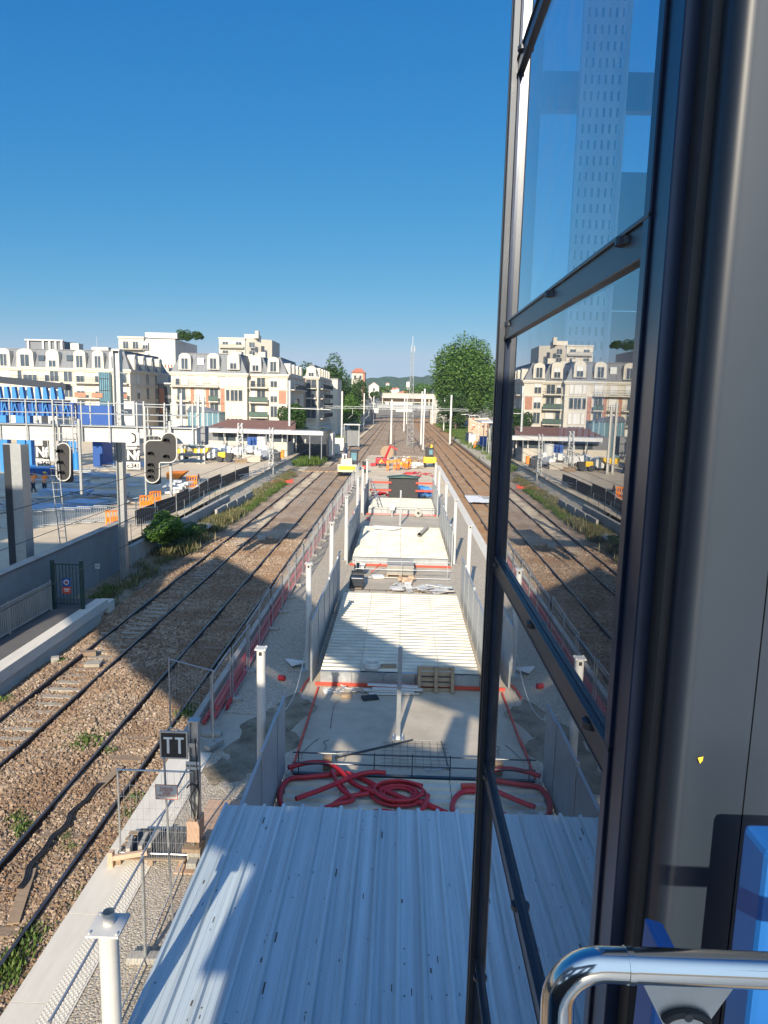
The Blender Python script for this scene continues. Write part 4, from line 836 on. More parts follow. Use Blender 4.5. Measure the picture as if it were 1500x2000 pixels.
# ================================================================== VEGETATION
def leaves(c, r, n, size, seed=0, blobs=14, squash=.85, flat=0.):
    """leaf clumps spread through a crown of overlapping uneven lobes"""
    g = np.random.default_rng(seed); r = np.array(r, float)
    B = g.normal(0, 1, (blobs, 3)); B /= np.linalg.norm(B, axis=1)[:, None]; B *= g.uniform(.35, .78, (blobs, 1)); B[:, 2] = B[:, 2]*squash; br = g.uniform(.28, .5, blobs)
    k = g.integers(0, blobs, n); d = g.normal(0, 1, (n, 3)); d /= np.linalg.norm(d, axis=1)[:, None]
    P = (B[k]+d*(br[k]*g.uniform(.72, 1.06, n))[:, None])*r+np.array(c)
    a = g.uniform(0, 2*np.pi, n); tl = g.uniform(-1, 1, n)
    u = np.stack([np.cos(a), np.sin(a), tl*.5], 1); u /= np.linalg.norm(u, axis=1)[:, None]
    nrm = d+g.normal(0, .55, (n, 3)); w = np.cross(u, nrm); w /= np.linalg.norm(w, axis=1)[:, None]+1e-9
    s = size*g.uniform(.6, 1.35, (n, 1))
    V = np.stack([P-u*s, P-w*s*.55, P+u*s, P+w*s*.55], 1).reshape(-1, 3)
    return V, np.arange(4*n).reshape(n, 4)
def tree(base, h, r, label, leaf='leaf_a', n=9000, size=.3, seed=1, blobs=16, trunk=.35, low=.25, group=None, name='tree'):
    x, y, z = base; t = thing(name, label, 'tree', base, group)
    tr = MB(); top = z+h*.72
    tr.path([(x, y, z), (x+.1*r*.3, y, z+h*.2), (x-.05*r, y+.05*r, z+h*.45), (x, y, top)], trunk, 10, r2=trunk*.25)
    g = random.Random(seed)
    for k in range(7):
        a = k*.9+g.random(); zz = z+h*(low+.05*k); L = r*.65
        tr.path([(x, y, zz), (x+math.cos(a)*L*.45, y+math.sin(a)*L*.45, zz+L*.3), (x+math.cos(a)*L, y+math.sin(a)*L, zz+L*.62)], trunk*.4, 6, r2=trunk*.08)
    tr.build('trunk', 'bark', t, smooth=True)
    zc = z+h*(1+low)/2; V, Fc = leaves((x, y, zc), (r, r, h*(1-low)/2*1.12), n, size, seed, blobs)
    npmesh('crown', V, Fc, leaf, t); return t
tree((22.5, 260, 3), 28.5, 12.5, 'huge bright green tree right of the tracks, behind the lattice mast', n=42000, size=.42, seed=3, blobs=46, trunk=.7, low=.02)
tree((36, 240, 1), 25, 9, 'dark green tree right behind the glass corner post, beside the huge tree', n=16000, size=.4, seed=5, blobs=26, low=.05)
tree((17.5, 235, .5), 13, 6, 'lower green tree at the foot of the huge tree on the right', 'leaf_b', 9000, .3, 6, 14, low=.05)
tree((24, 165, .5), 5.5, 4, 'dark bushy tree on the right bank near the far platform', 'leaf_b', 6000, .22, 61, 12, trunk=.2, low=.0)
tree((32, 150, .8), 6.5, 5.5, 'green bushy tree behind the far right platform', 'leaf_a', 6000, .24, 62, 12, trunk=.2, low=.0)
tree((-21.5, 245, .3), 23.5, 6.2, 'tall dark green tree right behind the last mansard building on the left', 'leaf_b', 22000, .36, 7, 30, trunk=.5, low=.08)
tree((-16.5, 228, .3), 12, 4.5, 'lower green tree in front of the tall dark tree on the left', 'leaf_a', 12000, .28, 8, 18, low=.03)
tree((-21, 205, .3), 7, 5, 'bushy tree beside the road left of the tracks', 'leaf_a', 8000, .24, 81, 14, low=.03)
tree((-33, 262, .3), 21.5, 8, 'treetop showing above the far mansard roofs', 'leaf_b', 12000, .36, 9, 20, trunk=.4)
tree((-18.7, 124, 1.2), 8.3, 2.9, 'green street tree before the brick corner of the mansard building', 'leaf_b', 11000, .17, 10, 18, trunk=.16, low=.22)
tree((-14.8, 121, 1.2), 4.2, 2.2, 'small shrubby tree beside the street tree', 'leaf_b', 4000, .14, 101, 9, trunk=.1, low=.1)
tree((-13, 470, 6), 14, 8, 'round green tree behind the far bridge, left of centre', 'leaf_a', 4500, .6, 11, 14)
tree((12, 480, 6), 17, 9, 'yellowish green tree behind the far bridge, right of centre', 'leaf_a', 4500, .6, 12, 14)
tree((24, 440, 6), 17, 10, 'green tree behind the right end of the far bridge', 'leaf_b', 5000, .6, 13, 14)
tree((-17.8, 285, 3), 14.5, 5, 'dark tree hiding the foot of the tall brick house', 'leaf_b', 7000, .3, 14, 12, low=.02)
tree((-14.6, 384, 9.5), 5.5, 3.2, 'small dark tree before the white gabled house', 'leaf_b', 1800, .3, 15, 8, trunk=.15, low=.05)
tree((-22, 375, 8), 9, 5, 'dark tree left of the white gabled house', 'leaf_b', 3000, .35, 16, 10, low=.02)
# bush spilling over the near wall
def bush(c, r, n, size, label, leaf='leaf_a', seed=1, blobs=10):
    t = thing('bush', label, 'bush', c); V, Fc = leaves(c, r, n, size, seed, blobs); npmesh('foliage', V, Fc, leaf, t)
    m = MB()
    for k in range(5): m.path([(c[0], c[1], c[2]-r[2]*.9), (c[0]+random.uniform(-.5, .5)*r[0], c[1]+random.uniform(-.5, .5)*r[1], c[2]+r[2]*.4)], .025, 5, r2=.008)
    m.build('stem', 'bark', t); return t
bc = gr(325, 1040, 1.6); bush((bc.x-.4, bc.y+1.2, 1.7), (1.05, 2.2, 1.2), 11000, .075, 'green bush spilling over the grey wall behind the white panel', seed=21, blobs=18)
bush((-14.2, 47.5, .5), (.9, 3.2, .8), 5000, .06, 'dark low bush at the foot of the wall beyond the white panel', 'leaf_b', 22)
def weeds(name, pts, label, mname='leaf_c', h=.22):
    wd, mul = (.16, 1) if h < .3 else (.05, 3)
    V = []; k = 0; g = np.random.default_rng(len(pts)); 
    for (x, y, z, s, n) in pts:
        n *= mul
        P = np.stack([x+g.normal(0, s*.5, n), y+g.normal(0, s*.6, n), np.full(n, z)], 1); a = g.uniform(0, 6.28, n); L = g.uniform(.4, 1, n)*h*min(1.6, s*2.4); ln = g.uniform(.2, .8, n)
        d = np.stack([np.cos(a)*ln, np.sin(a)*ln, np.ones(n)], 1); d /= np.linalg.norm(d, axis=1)[:, None]; w = np.stack([-np.sin(a), np.cos(a), np.zeros(n)], 1)*(L*wd)[:, None]
        T = P+d*L[:, None]; Mi = P+d*(L*.5)[:, None]
        V.append(np.stack([P, Mi+w, T, Mi-w], 1).reshape(-1, 3))
    V = np.concatenate(V); o = npmesh(name, V, np.arange(len(V)).reshape(-1, 4), mname); return tag(o, label, 'weeds', kind='stuff')
wp = []
for px, py, s, n in ((165, 1450, .42, 420), (150, 1430, .3, 200), (215, 1465, .18, 90), (45, 1620, .28, 160), (130, 1632, .16, 70), (137, 1655, .16, 70), (30, 1600, .3, 120), (60, 1835, .3, 160), (75, 1815, .22, 100), (25, 1880, .35, 220), (5, 1915, .3, 160), (140, 1750, .2, 120), (125, 1768, .2, 60), (370, 1395, .35, 260), (380, 1380, .3, 120), (120, 1290, .2, 120), (260, 1560, .25, 80), (245, 1590, .25, 90), (5, 1370, .3, 120), (345, 1440, .2, 60)):
    p = gr(px, py, -.12); wp.append((p.x, p.y, -.13, s, n))
for k in range(46): wp.append((-5.95+random.gauss(0, .09), 8+k*.9+random.random(), -.13, .2, 22))
for k in range(20): wp.append((-5.9, 26+k*1.2, -.12, .4, 60))
weeds('weeds', wp, 'green weeds growing through the ballast of the left tracks')
wp = [(random.uniform(-15.2, -13.5), y, -.08, .5, 30) for y in np.arange(31.5, 42, .8)]+[(random.uniform(-15.2, -13.2), y, -.02, .7, 90) for y in np.arange(43, 60, .6)]+[(random.uniform(-15.2, -13.6), y, -.06, .5, 40) for y in np.arange(60, 95, .9)]
weeds('grass_verge', wp, 'tall rough grass along the left verge below the low walls', 'dry', .5)
wp = [(random.uniform(-14.0, -13.3), y, -.08, .4, 90) for y in np.arange(60, 84, .45)]
weeds('grass_verge', wp, 'bright green grass strip beside the leftmost track', 'leaf_c', .42)
wp = [(random.uniform(-16, -13.3), y, .0, 1.5, 90) for y in np.arange(104, 190, 1.5)]+[(random.uniform(15.5, 24), y, .3, 2, 110) for y in np.arange(105, 300, 1.)]
weeds('grass_verge', wp, 'grass on the banks farther along the tracks', 'leaf_c', .8)
wp = [(-14.7+random.random()*.5, 12+k*.9, .0, .4, 60) for k in range(26)]
weeds('weeds', wp, 'weeds growing behind the left platform fence', 'leaf_c', .5)

# wooded hill on the horizon
xs = np.linspace(-2600, 2600, 260); ys = np.linspace(1500, 2600, 14)
def hillf(X, Y):
    e = np.clip((Y-1500)/600, 0, 1); e = e*e*(3-2*e)
    return -2+e*(66+9*np.sin(X/310+1)+6*np.sin(X/130+2)+4*np.sin(X/57)+3*np.sin(X/23+Y/90)+RNG.normal(0, 2.6, X.shape))
grid_struct('hills', xs, ys, hillf, 'hill')

# ================================================================== LEFT SIDE: wall, gate, fence, signal gantry
t = thing('retaining_wall', 'tall grey retaining wall in shade behind the left platform fence', 'wall', (-15.6, 30, 0))
MB().box(-15.65, -15.35, 10, 39.4, -.6, 2.75).build('wall', 'concrete_wall', t, bevel=.01); MB().box(-15.72, -15.28, 10, 39.4, 2.75, 2.83).build('coping', 'concrete', t)
t = thing('low_block_wall', 'low concrete block wall topped by a green mesh fence beyond the bush', 'wall', (-15.2, 50, 0))
for k in range(7): MB().box(-15.45, -15.15, 39.5+k*3.4, 42.86+k*3.4, -.4, 1.25-.02*k).build('block', 'concrete', t)
m = MB()
for k in range(14): MB().tube((-15.3, 40+k*1.7, 1.2), (-15.3, 40+k*1.7, 2.5), .02, 5).build('post', 'green_paint' if k % 3 else 'galv', t)
for z in (1.7, 2.1, 2.5): MB().tube((-15.3, 40, z), (-15.3, 62, z), .008, 4).build('wire', 'galv', t)
t = thing('low_block_wall', 'pair of pale concrete trough blocks standing in the grass beside the leftmost track', 'wall', (-14.2, 60, 0))
for k in range(4): MB().box(-14.75+.1*k, -14.55+.1*k, 56.4+k*3.1, 59.4+k*3.1, -.3, .85).build('block', 'concrete', t); MB().box(-14.55+.1*k, -13.9+.1*k, 56.4+k*3.1, 59.4+k*3.1, -.3, -.05).build('block_foot', 'concrete', t)
o = MB().box(-15.6, -13.7, 50.6, 52.6, .35, .45).box(-15.5, -15.3, 50.7, 52.5, -.2, .35).build('concrete_slab_table', 'concrete', loc=(-14.6, 51, 0)); tag(o, 'flat concrete slab raised on a block by the grass verge', 'slab')
t = thing('leaning_board', 'long white panel standing against the dark post at the wall foot', 'panel', gr(275, 1120, -.1))
a, c = gr(255, 1105, -.05), gr(299, 1080, -.05); MB().prism([a, c, c+Vector((0, 0, .95)), a+Vector((0, 0, .95))], (-.06, 0, 0)).build('board', 'white_paint', t); MB().bar(a+Vector((0, 0, .97)), c+Vector((0, 0, .97)), .09, .05).build('top_rail', 'galv', t)
# platform fence of flat bars, gate with its two notices
def bar_fence(p0, p1, h, label, mname='concrete', step=.13):
    a, b_ = Vector(p0), Vector(p1); L = (b_-a).length; n = int(L/step); t = thing('platform_fence', label, 'fence', a)
    for z in (.12, h): MB().bar(a+Vector((0, 0, z)), b_+Vector((0, 0, z)), .05, .04).build('rail', mname, t)
    for k in range(min(n, 99)): p = a.lerp(b_, (k+.5)/n); MB().box(p.x-.02, p.x+.02, p.y-.012, p.y+.012, p.z+.12, p.z+h).build('bar', mname, t)
    for k in range(5): p = a.lerp(b_, k/4); MB().box(p.x-.035, p.x+.035, p.y-.035, p.y+.035, p.z, p.z+h+.06).build('post', mname, t)
bar_fence((-14.9, 16.5, PZ), (-14.75, 29.3, PZ), 1.25, 'grey barred fence along the back of the left platform')
t = thing('gate', 'dark green barred gate with a blue and red notice at the left platform end', 'gate', (-14.3, 29.6, PZ))
for x in (-14.75, -13.5): MB().box(x-.07, x+.07, 29.5, 29.64, PZ-.1, PZ+2.15).build('post', 'green_paint', t)
for z in (.2, 1.95): MB().box(-14.68, -13.57, 29.55, 29.59, PZ+z, PZ+z+.05).build('rail', 'green_paint', t)
for k in range(8): MB().box(-14.62+k*.145, -14.59+k*.145, 29.56, 29.58, PZ+.25, PZ+1.95).build('bar', 'green_paint', t)
n1 = MB().box(-14.3, -13.98, 29.5, 29.515, PZ+1.02, PZ+1.38).build('notice', 'blue', t); MB().path([(-14.14+.1*math.cos(a), 29.495, PZ+1.2+.1*math.sin(a)) for a in np.linspace(0, 6.28, 16)], .018, 5).build('ring', 'text_wht', n1); MB().box(-14.17, -14.11, 29.485, 29.499, PZ+1.13, PZ+1.27).build('figure', 'text_red', n1)
n2 = MB().box(-14.32, -13.96, 29.5, 29.515, PZ+.7, PZ+1.0).build('notice', 'red', t); MB().box(-14.26, -14.02, 29.494, 29.499, PZ+.88, PZ+.92).build('text_line', 'text_wht', n2); MB().box(-14.24, -14.04, 29.494, 29.499, PZ+.8, PZ+.83).build('text_line', 'text_wht', n2)
t = thing('small_sign', 'small white plate on a thin leaning pole beside the green gate', 'sign', gr(198, 1180, -.1)); b0 = gr(192, 1160, -.1)
MB().tube(b0, b0+Vector((0, 0, 1.5)), .015, 6).build('pole', 'galv', t); s_ = MB().box(b0.x-.1, b0.x+.14, b0.y-.04, b0.y-.02, 1.2, 1.46).build('plate', 'white_paint', t); lettering('715', .1, 'text_blk', s_, (b0.x+.02, b0.y-.045, 1.33))
tag(hose([gr(x, y, -.05) for x, y in ((195, 1162), (215, 1148), (236, 1135), (246, 1118), (252, 1103))], .045, 'red cable duct running to the foot of the dark post', 'red_pipe', 'red_duct', 'duct', 8), None)
tag(hose([gr(x, y, .0) for x, y in ((360, 1072), (375, 1062), (388, 1052), (400, 1050))], .06, 'red duct end lying at the edge of the ballast near the raised slab', 'red_pipe', 'red_duct', 'duct', 8), None)
for k in range(3): tag(MB().tube(gr(530, 938+2*k, .05+.04*k), gr(572, 937+2.4*k, .05+.04*k), .09, 8).build('red_tube', 'red', loc=gr(550, 940, 0)), ('upper', 'middle', 'lower')[k]+' red tube of the three lying beside the leftmost track', 'tube')
t = thing('tilted_plate', 'grey tilted plate with a slot lying at the ballast edge', 'plate', gr(250, 1135, -.1)); MB().obox(gr(250, 1136, .05), (.35, .5, .05), .3, rx=.5).build('plate', 'concrete', t)
# posts
def hpost(x, y, z0, z1, w, label, name='mast', cat='mast', m='galv', d=None):
    t = thing(name, label, cat, (x, y, z0)); d = d or w; b = MB()
    b.box(x-w/2, x-w/2+.03, y-d/2, y+d/2, z0, z1); b.box(x+w/2-.03, x+w/2, y-d/2, y+d/2, z0, z1); b.box(x-w/2+.03, x+w/2-.03, y-.015, y+.015, z0, z1-.01); b.build('shaft', m, t)
    MB().box(x-w*.8, x+w*.8, y-w*.8, y+w*.8, z0-.3, z0+.12).build('footing', 'concrete', t); return t
t = hpost(-14.45, 36.7, -.1, 11.95, .34, 'tall grey steel mast rising in front of the mansard roofs, left of the Nf signals', d=.42)
MB().box(-14.66, -14.24, 36.45, 36.95, 11.95, 12.05).build('cap', 'white_paint', t)
for z in (10.9, 9.0): MB().bar((-14.3, 36.6, z), (-13.9, 36.5, z-.1), .06).build('bracket', 'galv', t)
t = thing('gantry_leg', 'broad pale steel leg carrying the left end of the signal gantry', 'gantry leg', (-17.15, 31.4, 0))
MB().box(-17.5, -16.72, 31.2, 31.24, 0, 7.55).build('front_plate', 'galv', t); MB().box(-17.5, -17.2, 31.17, 31.2, 0, 7.5).build('front_strip', 'darkmetal', t); MB().box(-16.76, -16.72, 31.24, 31.9, 0, 7.5).build('side_plate', 'galv', t); MB().box(-17.7, -16.5, 31.0, 32.1, -.3, .1).build('footing', 'concrete', t)
# the signal gantry: box beam with walkway railings, ladder cages, signal heads
GY = 34.5
t = thing('signal_gantry', 'white box beam gantry with walkway railings crossing the left edge of the view', 'gantry', (-14.5, GY, 7.5))
MB().box(-19.6, -9.75, GY-.35, GY+.35, 7.52, 8.25).build('beam', 'white_paint', t, bevel=.01); MB().box(-19.6, -9.7, GY-.5, GY+.5, 8.25, 8.3).build('walkway', 'galv', t)
for z in (7.75, 8.0): MB().box(-19.6, -9.75, GY-.36, GY-.352, z, z+.008).build('seam', 'galv', t)
for yy in (-.5, .5):
    for z in (9.35, 8.85): MB().tube((-19.6, GY+yy, z), (-9.7, GY+yy, z), .02, 6).build('handrail', 'galv', t)
    for k in range(8): x = -19.2+k*1.33; MB().box(x-.03, x+.03, GY+yy-.02, GY+yy+.02, 7.5 if yy < 0 else 8.28, 9.45).build('stanchion', 'galv', t)
for (cx, lab) in ((-15.9, 'a'), (-11.55, 'b')):
    m = MB()
    for dx in (-.45, .45):
        for dy in (-.95, -.55): m.bar((cx+dx, GY+dy, 7.0), (cx+dx, GY+dy, 9.25), .045)
    for z in (7.2, 7.9, 8.6, 9.25):
        for p, q in (((-.45, -.95), (.45, -.95)), ((-.45, -.95), (-.45, -.55)), ((.45, -.95), (.45, -.55))): m.bar((cx+p[0], GY+p[1], z), (cx+q[0], GY+q[1], z), .03)
    for dx in (-.25, -.05, .15, .32): m.bar((cx+dx, GY-.95, 7.0), (cx+dx, GY-.95, 8.0), .018)
    m.build('ladder_cage', 'galv', t)
    m = MB(); m.bar((cx-.62, GY-.6, 5.0), (cx-.62, GY-.6, 9.5), .07); m.bar((cx+.6, GY-.6, 5.0), (cx+.6, GY-.6, 8.6), .11); m.build('hanger', 'galv', t)
def Sg(cx, cy): return at(cx/4.2857, 620+cy/4.2857, GY-1.0)    # points of the signals, surveyed on the gantry's near side
def hood(p, parent, r=.11):
    m = MB(); n = 12
    for j in range(n):
        u0, u1 = math.pi*(-.15+1.3*j/n), math.pi*(-.15+1.3*(j+1)/n)
        P = lambda u, d: (p.x+r*math.cos(u), p.y-d, p.z+r*math.sin(u))
        m.add([P(u0, 0), P(u1, 0), P(u1, .30), P(u0, .30)], [(0, 1, 2, 3)])
    m.build('hood', 'black', parent); MB().tube((p.x, p.y-.004, p.z), (p.x, p.y-.03, p.z), r*.8, 14).build('lens', 'black', parent, smooth=True)
def signal(outline, lens, label, pos):
    t = thing('railway_signal', label, 'signal', pos, 'railway signals hanging on the gantry')
    n = len(outline); c = sum(outline, Vector())/n
    MB().prism(outline, (0, .12, 0)).build('backboard', 'black', t)
    m = MB(); m.path(outline+[outline[0]], .032, 6, cap=False); m.build('white_border', 'white_paint', t)
    zs = [p.z for p in outline]; xs = [p.x for p in outline]
    MB().box(min(xs)+.06, min(xs)+.60, c.y+.12, c.y+.55, min(zs)-.1, max(zs)-.2).build('housing', 'black', t, bevel=.08)
    for l in lens: hood(Vector((l.x, outline[0].y, l.z)), t)
    return t
def arc(cx, cy, r, a0, a1, n=9): return [Sg(cx+r*math.cos(R(a0+(a1-a0)*i/n)), cy+r*math.sin(R(a0+(a1-a0)*i/n))) for i in range(n+1)]
signal(arc(530, 1110, 58, 180, 360)+arc(530, 1310, 58, 0, 180), [Sg(512, 1120), Sg(515, 1215), Sg(525, 1300)], 'black capsule-shaped signal with white outline, beside the c.343 plate', Sg(530, 1200))
signal(arc(1415, 1030, 64, 180, 360)+arc(1420, 1155, 60, 0, 90, 6)+[Sg(1345, 1215), Sg(1335, 1222)]+arc(1275, 1325, 60, 0, 180)+arc(1262, 1078, 48, 180, 270, 6)+[Sg(1335, 1030)], [Sg(1400, 1030), Sg(1400, 1165), Sg(1270, 1140), Sg(1270, 1235), Sg(1270, 1285), Sg(1270, 1335)], 'black flag-shaped signal with six hooded lamps, beside the c.341 plate', Sg(1340, 1180))
def plate(x0, x1, y0, y1, m, name, label, txt=None, size=.3, tm='text_blk', sx=1., bold=0., cat='sign'):
    a, c = Sg(x0, y1), Sg(x1, y0); o = thing(name, label, cat, (a.x, a.y, a.z))
    b = MB().box(a.x, c.x, a.y-.02, a.y+.02, a.z, c.z).build('plate', m, o); MB().box((a.x+c.x)/2-.02, (a.x+c.x)/2+.02, a.y+.02, a.y+.4, (a.z+c.z)/2-.03, (a.z+c.z)/2+.03).build('bracket', 'galv', o)
    if txt: lettering(txt, size, tm, b, ((a.x+c.x)/2, a.y-.028, (a.z+c.z)/2-.02), sx=sx, bold=bold)
    return b, a, c
plate(300, 405, 1075, 1180, 'black', 'nf_board', 'dark Nf board left of the capsule-shaped signal', 'Nf', .66, 'text_wht', .85, .02)
plate(310, 415, 1188, 1245, 'white_paint', 'number_board', 'white plate reading c.343 beside the capsule-shaped signal', 'c.343', .30, 'text_blk', .88, .004)
plate(1060, 1170, 1108, 1200, 'black', 'nf_board', 'dark Nf board under the telephone plate, left of the flag-shaped signal', 'Nf', .60, 'text_wht', .95, .02)
plate(1060, 1175, 1210, 1268, 'white_paint', 'number_board', 'white plate reading c.341 beside the flag-shaped signal', 'c.341', .30, 'text_blk', .92, .004)
b, a, c = plate(1065, 1165, 965, 1095, 'white_paint', 'telephone_board', 'white plate with a telephone handset and an arrow, above the right Nf board')
m = MB(); cx, cz = (a.x+c.x)/2, (a.z+c.z)/2; m.path([(cx-.05, a.y-.03, cz+.34), (cx+.10, a.y-.03, cz+.28), (cx+.13, a.y-.03, cz+.1), (cx+.10, a.y-.03, cz-.06), (cx-.05, a.y-.03, cz-.10)], .035, 6); m.build('handset', 'text_blk', b)
m = MB(); m.box(cx-.3, cx+.22, a.y-.028, a.y-.022, cz-.30, cz-.26); m.prism([(cx+.2, a.y-.03, cz-.36), (cx+.34, a.y-.03, cz-.28), (cx+.2, a.y-.03, cz-.20)], (0, .006, 0)); m.build('arrow', 'text_blk', b)
t = thing('equipment_box', 'dark open-fronted box on a bracket behind the flag-shaped signal', 'box', at(375, 880, 38))
a, c = at(346, 865, 38), at(378, 833, 38); MB().bar((-9.9, 34.8, 7.7), (a.x+.2, 38.1, a.z+.1), .14).build('arm', 'galv', t); MB().box(a.x, c.x, 38, 38.9, a.z, c.z).build('housing', 'black', t, bevel=.03); MB().box(a.x+.15, c.x-.1, 37.97, 38, a.z+.08, c.z-.35).build('door', 'darkmetal', t); MB().box(c.x, c.x+.55, 38.2, 38.9, a.z-.1, c.z).build('side_case', 'concrete_wall', t)
for z in (0, -.4, -.75): MB().box(a.x+.1, c.x+.4, 38, 38.6, a.z+z-.28, a.z+z-.16).build('shelf', 'galv', t)
for px, lab in ((355, 'first'), (388, 'second'), (398, 'third')):
    p = at(px, 865, 92); hpost(p.x, 92, 1.2, at(px, 768 if px != 398 else 775, 92).z, .32, f'{lab} slim pale post of the three behind the camera box', 'slim_post', 'post', 'white_paint')
# scaffold ladders in front of the broad leg
t = thing('scaffold_ladder', 'pair of thin steel ladders rising from the wall to the gantry walkway', 'ladder', (-16.3, 33, 0))
for (x0, x1) in ((-16.0, -16.6), (-15.7, -16.2)): MB().bar((x0, 33.2, 1.0), (x1, 33.4, 7.6), .035).build('stile', 'galv', t)
for k in range(20): u = k/20; MB().bar((-16.0-.6*u, 33.2, 1.0+6.6*u), (-15.7-.5*u, 33.2, 1.0+6.6*u), .02).build('rung', 'galv', t)
# overhead wires along the tracks
for i, (x, z, y0, lab) in enumerate(((-11.3, 6.35, 8, 'upper overhead wire over the leftmost track'), (-11.2, 5.35, 8, 'lower overhead wire over the leftmost track'), (-7.6, 6.3, 10, 'upper overhead wire over the second track'), (-7.45, 5.7, 10, 'lower overhead wire over the second track'), (7.75, 6.4, 14, 'upper overhead wire over the rusty track beside the edge wall'), (7.75, 5.3, 14, 'lower overhead wire over the rusty track beside the edge wall'), (11.45, 6.4, 20, 'upper overhead wire over the rightmost track'), (11.45, 5.3, 20, 'lower overhead wire over the rightmost track'))):
    tag(MB().tube((x, y0, z), (x, 330, z+.6), .013 if 'upper' in lab else .011, 5).build('overhead_wire', 'wire', loc=(x, y0, z)), lab, 'wire')

# ================================================================== BUILDINGS ON THE LEFT
class Face:
    """a facade plane: u runs along it, d outwards, v up"""
    def __init__(s, kind, c): s.kind, s.c = kind, c
    def p(s, u, d, v): return (u, s.c-d, v) if s.kind == 'front' else (s.c+d, u, v)
    def box(s, m, u0, u1, d0, d1, v0, v1, mi=0):
        if s.kind == 'front': return m.box(u0, u1, s.c-d1, s.c-d0, v0, v1, mi)
        return m.box(s.c+d0, s.c+d1, u0, u1, v0, v1, mi)
WR = random.Random(5)
def window(b, fc, u, v, w, h, mode=None, d=0., frame='cream2'):
    mode = mode or WR.choice(('open', 'shut', 'half', 'open'))
    m = MB(); e = .09
    for a in ((u-w/2-e, u-w/2, v, v+h), (u+w/2, u+w/2+e, v, v+h), (u-w/2-e, u+w/2+e, v+h, v+h+e), (u-w/2-e, u+w/2+e, v-.12, v)): fc.box(m, a[0], a[1], d, d+.10, a[2], a[3])
    if w > .9 and mode != 'shut': fc.box(m, u-.04, u+.04, d, d+.07, v, v+h)
    o = m.build('window', frame, b)
    zt = {'open': v+h, 'half': v+h*.55, 'shut': v+.02}[mode]
    if mode != 'shut': m = MB(); fc.box(m, u-w/2, u+w/2, d, d+.03, v, zt); m.build('pane', 'pane', o)
    if mode != 'open': m = MB(); fc.box(m, u-w/2, u+w/2, d, d+.05, zt, v+h); m.build('shutter', 'shutter', o)
    return o
def balcony(b, fc, u0, u1, v, colour='galv', depth=1.0, h=1.0, solid=None):
    m = MB(); fc.box(m, u0, u1, 0, depth, v-.18, v); o = m.build('balcony', 'cream', b)
    m = MB(); fc.box(m, u0, u1, depth-.06, depth-.02, v+h-.05, v+h); fc.box(m, u0, u1, depth-.06, depth-.02, v+.08, v+.12)
    n = max(2, int((u1-u0)/.28))
    for k in range(n+1): u = u0+.03+(u1-u0-.06)*k/n; fc.box(m, u-.015, u+.015, depth-.055, depth-.025, v, v+h-.05)
    m.build('railing', 'darkmetal', o)
    if solid: m = MB(); fc.box(m, u0+.05, u1-.05, depth-.10, depth-.07, v+.1, v+h-.05); m.build('screen', solid, o)
def mansard(b, x0, x1, y0, y1, z0, zc, zt, wall='cream', ins=1.6, bands=(), m='zinc'):
    MB().box(x0, x1, y0, y1, z0, zc).build('wall', wall, b)
    c = MB(); c.box(x0-.35, x1+.35, y0-.35, y1+.35, zc, zc+.35); c.box(x0-.2, x1+.2, y0-.2, y1+.2, zc-.25, zc)
    for z in bands: c.box(x0-.12, x1+.12, y0-.12, y1+.12, z-.1, z+.1)
    c.build('cornice', 'cream', b)
    a, e = zc+.35, zt; r = MB()
    r.add([(x0,y0,a),(x1,y0,a),(x1,y1,a),(x0,y1,a),(x0+ins,y0+ins,e),(x1-ins,y0+ins,e),(x1-ins,y1-ins,e),(x0+ins,y1-ins,e)], [(4,5,6,7),(0,1,5,4),(1,2,6,5),(2,3,7,6),(3,0,4,7)])
    n = int((x1-x0)/.9)
    for k in range(n+1): u = k/n; r.bar((x0+(x1-x0)*u, y0-.01, a), (x0+ins+(x1-x0-2*ins)*u, y0+ins-.01, e), .05, .05)
    r.box(x0+ins-.1, x1-ins+.1, y0+ins-.12, y1-ins+.1, e, e+.12)
    return r.build('roof', m, b)
def dormer(b, fc, u, v, w, h, arch=True, mode=None, depth=1.5):
    n = 8; P = [(u-w/2, v), (u+w/2, v), (u+w/2*.93, v+h*.78)]+([(u+w/2*.93*math.cos(math.pi*k/n), v+h*.78+h*.22*math.sin(math.pi*k/n)) for k in range(1, n)] if arch else [(u+w*.4, v+h*.9), (u, v+h), (u-w*.4, v+h*.9)])+[(u-w/2*.93, v+h*.78)]
    off = (0, depth+.15, 0) if fc.kind == 'front' else (-depth-.15, 0, 0)
    o = MB().prism([fc.p(a, .15, z) for a, z in P], off).build('dormer', 'cream', b)
    window(o, fc, u, v+.12, w*.5, h*.64, mode or WR.choice(('open', 'open', 'half')), .15, 'white_wall')
    return o
def C1(cx, cy, Y): return at(cx/4.2857, 620+cy/4.2857, Y)
def C2(cx, cy, Y): return at(300+cx/4.2857, 620+cy/4.2857, Y)
def U2(cx, Y): return C2(cx, 700, Y).x
def V2(cy, Y, cx=500): return C2(cx, cy, Y).z
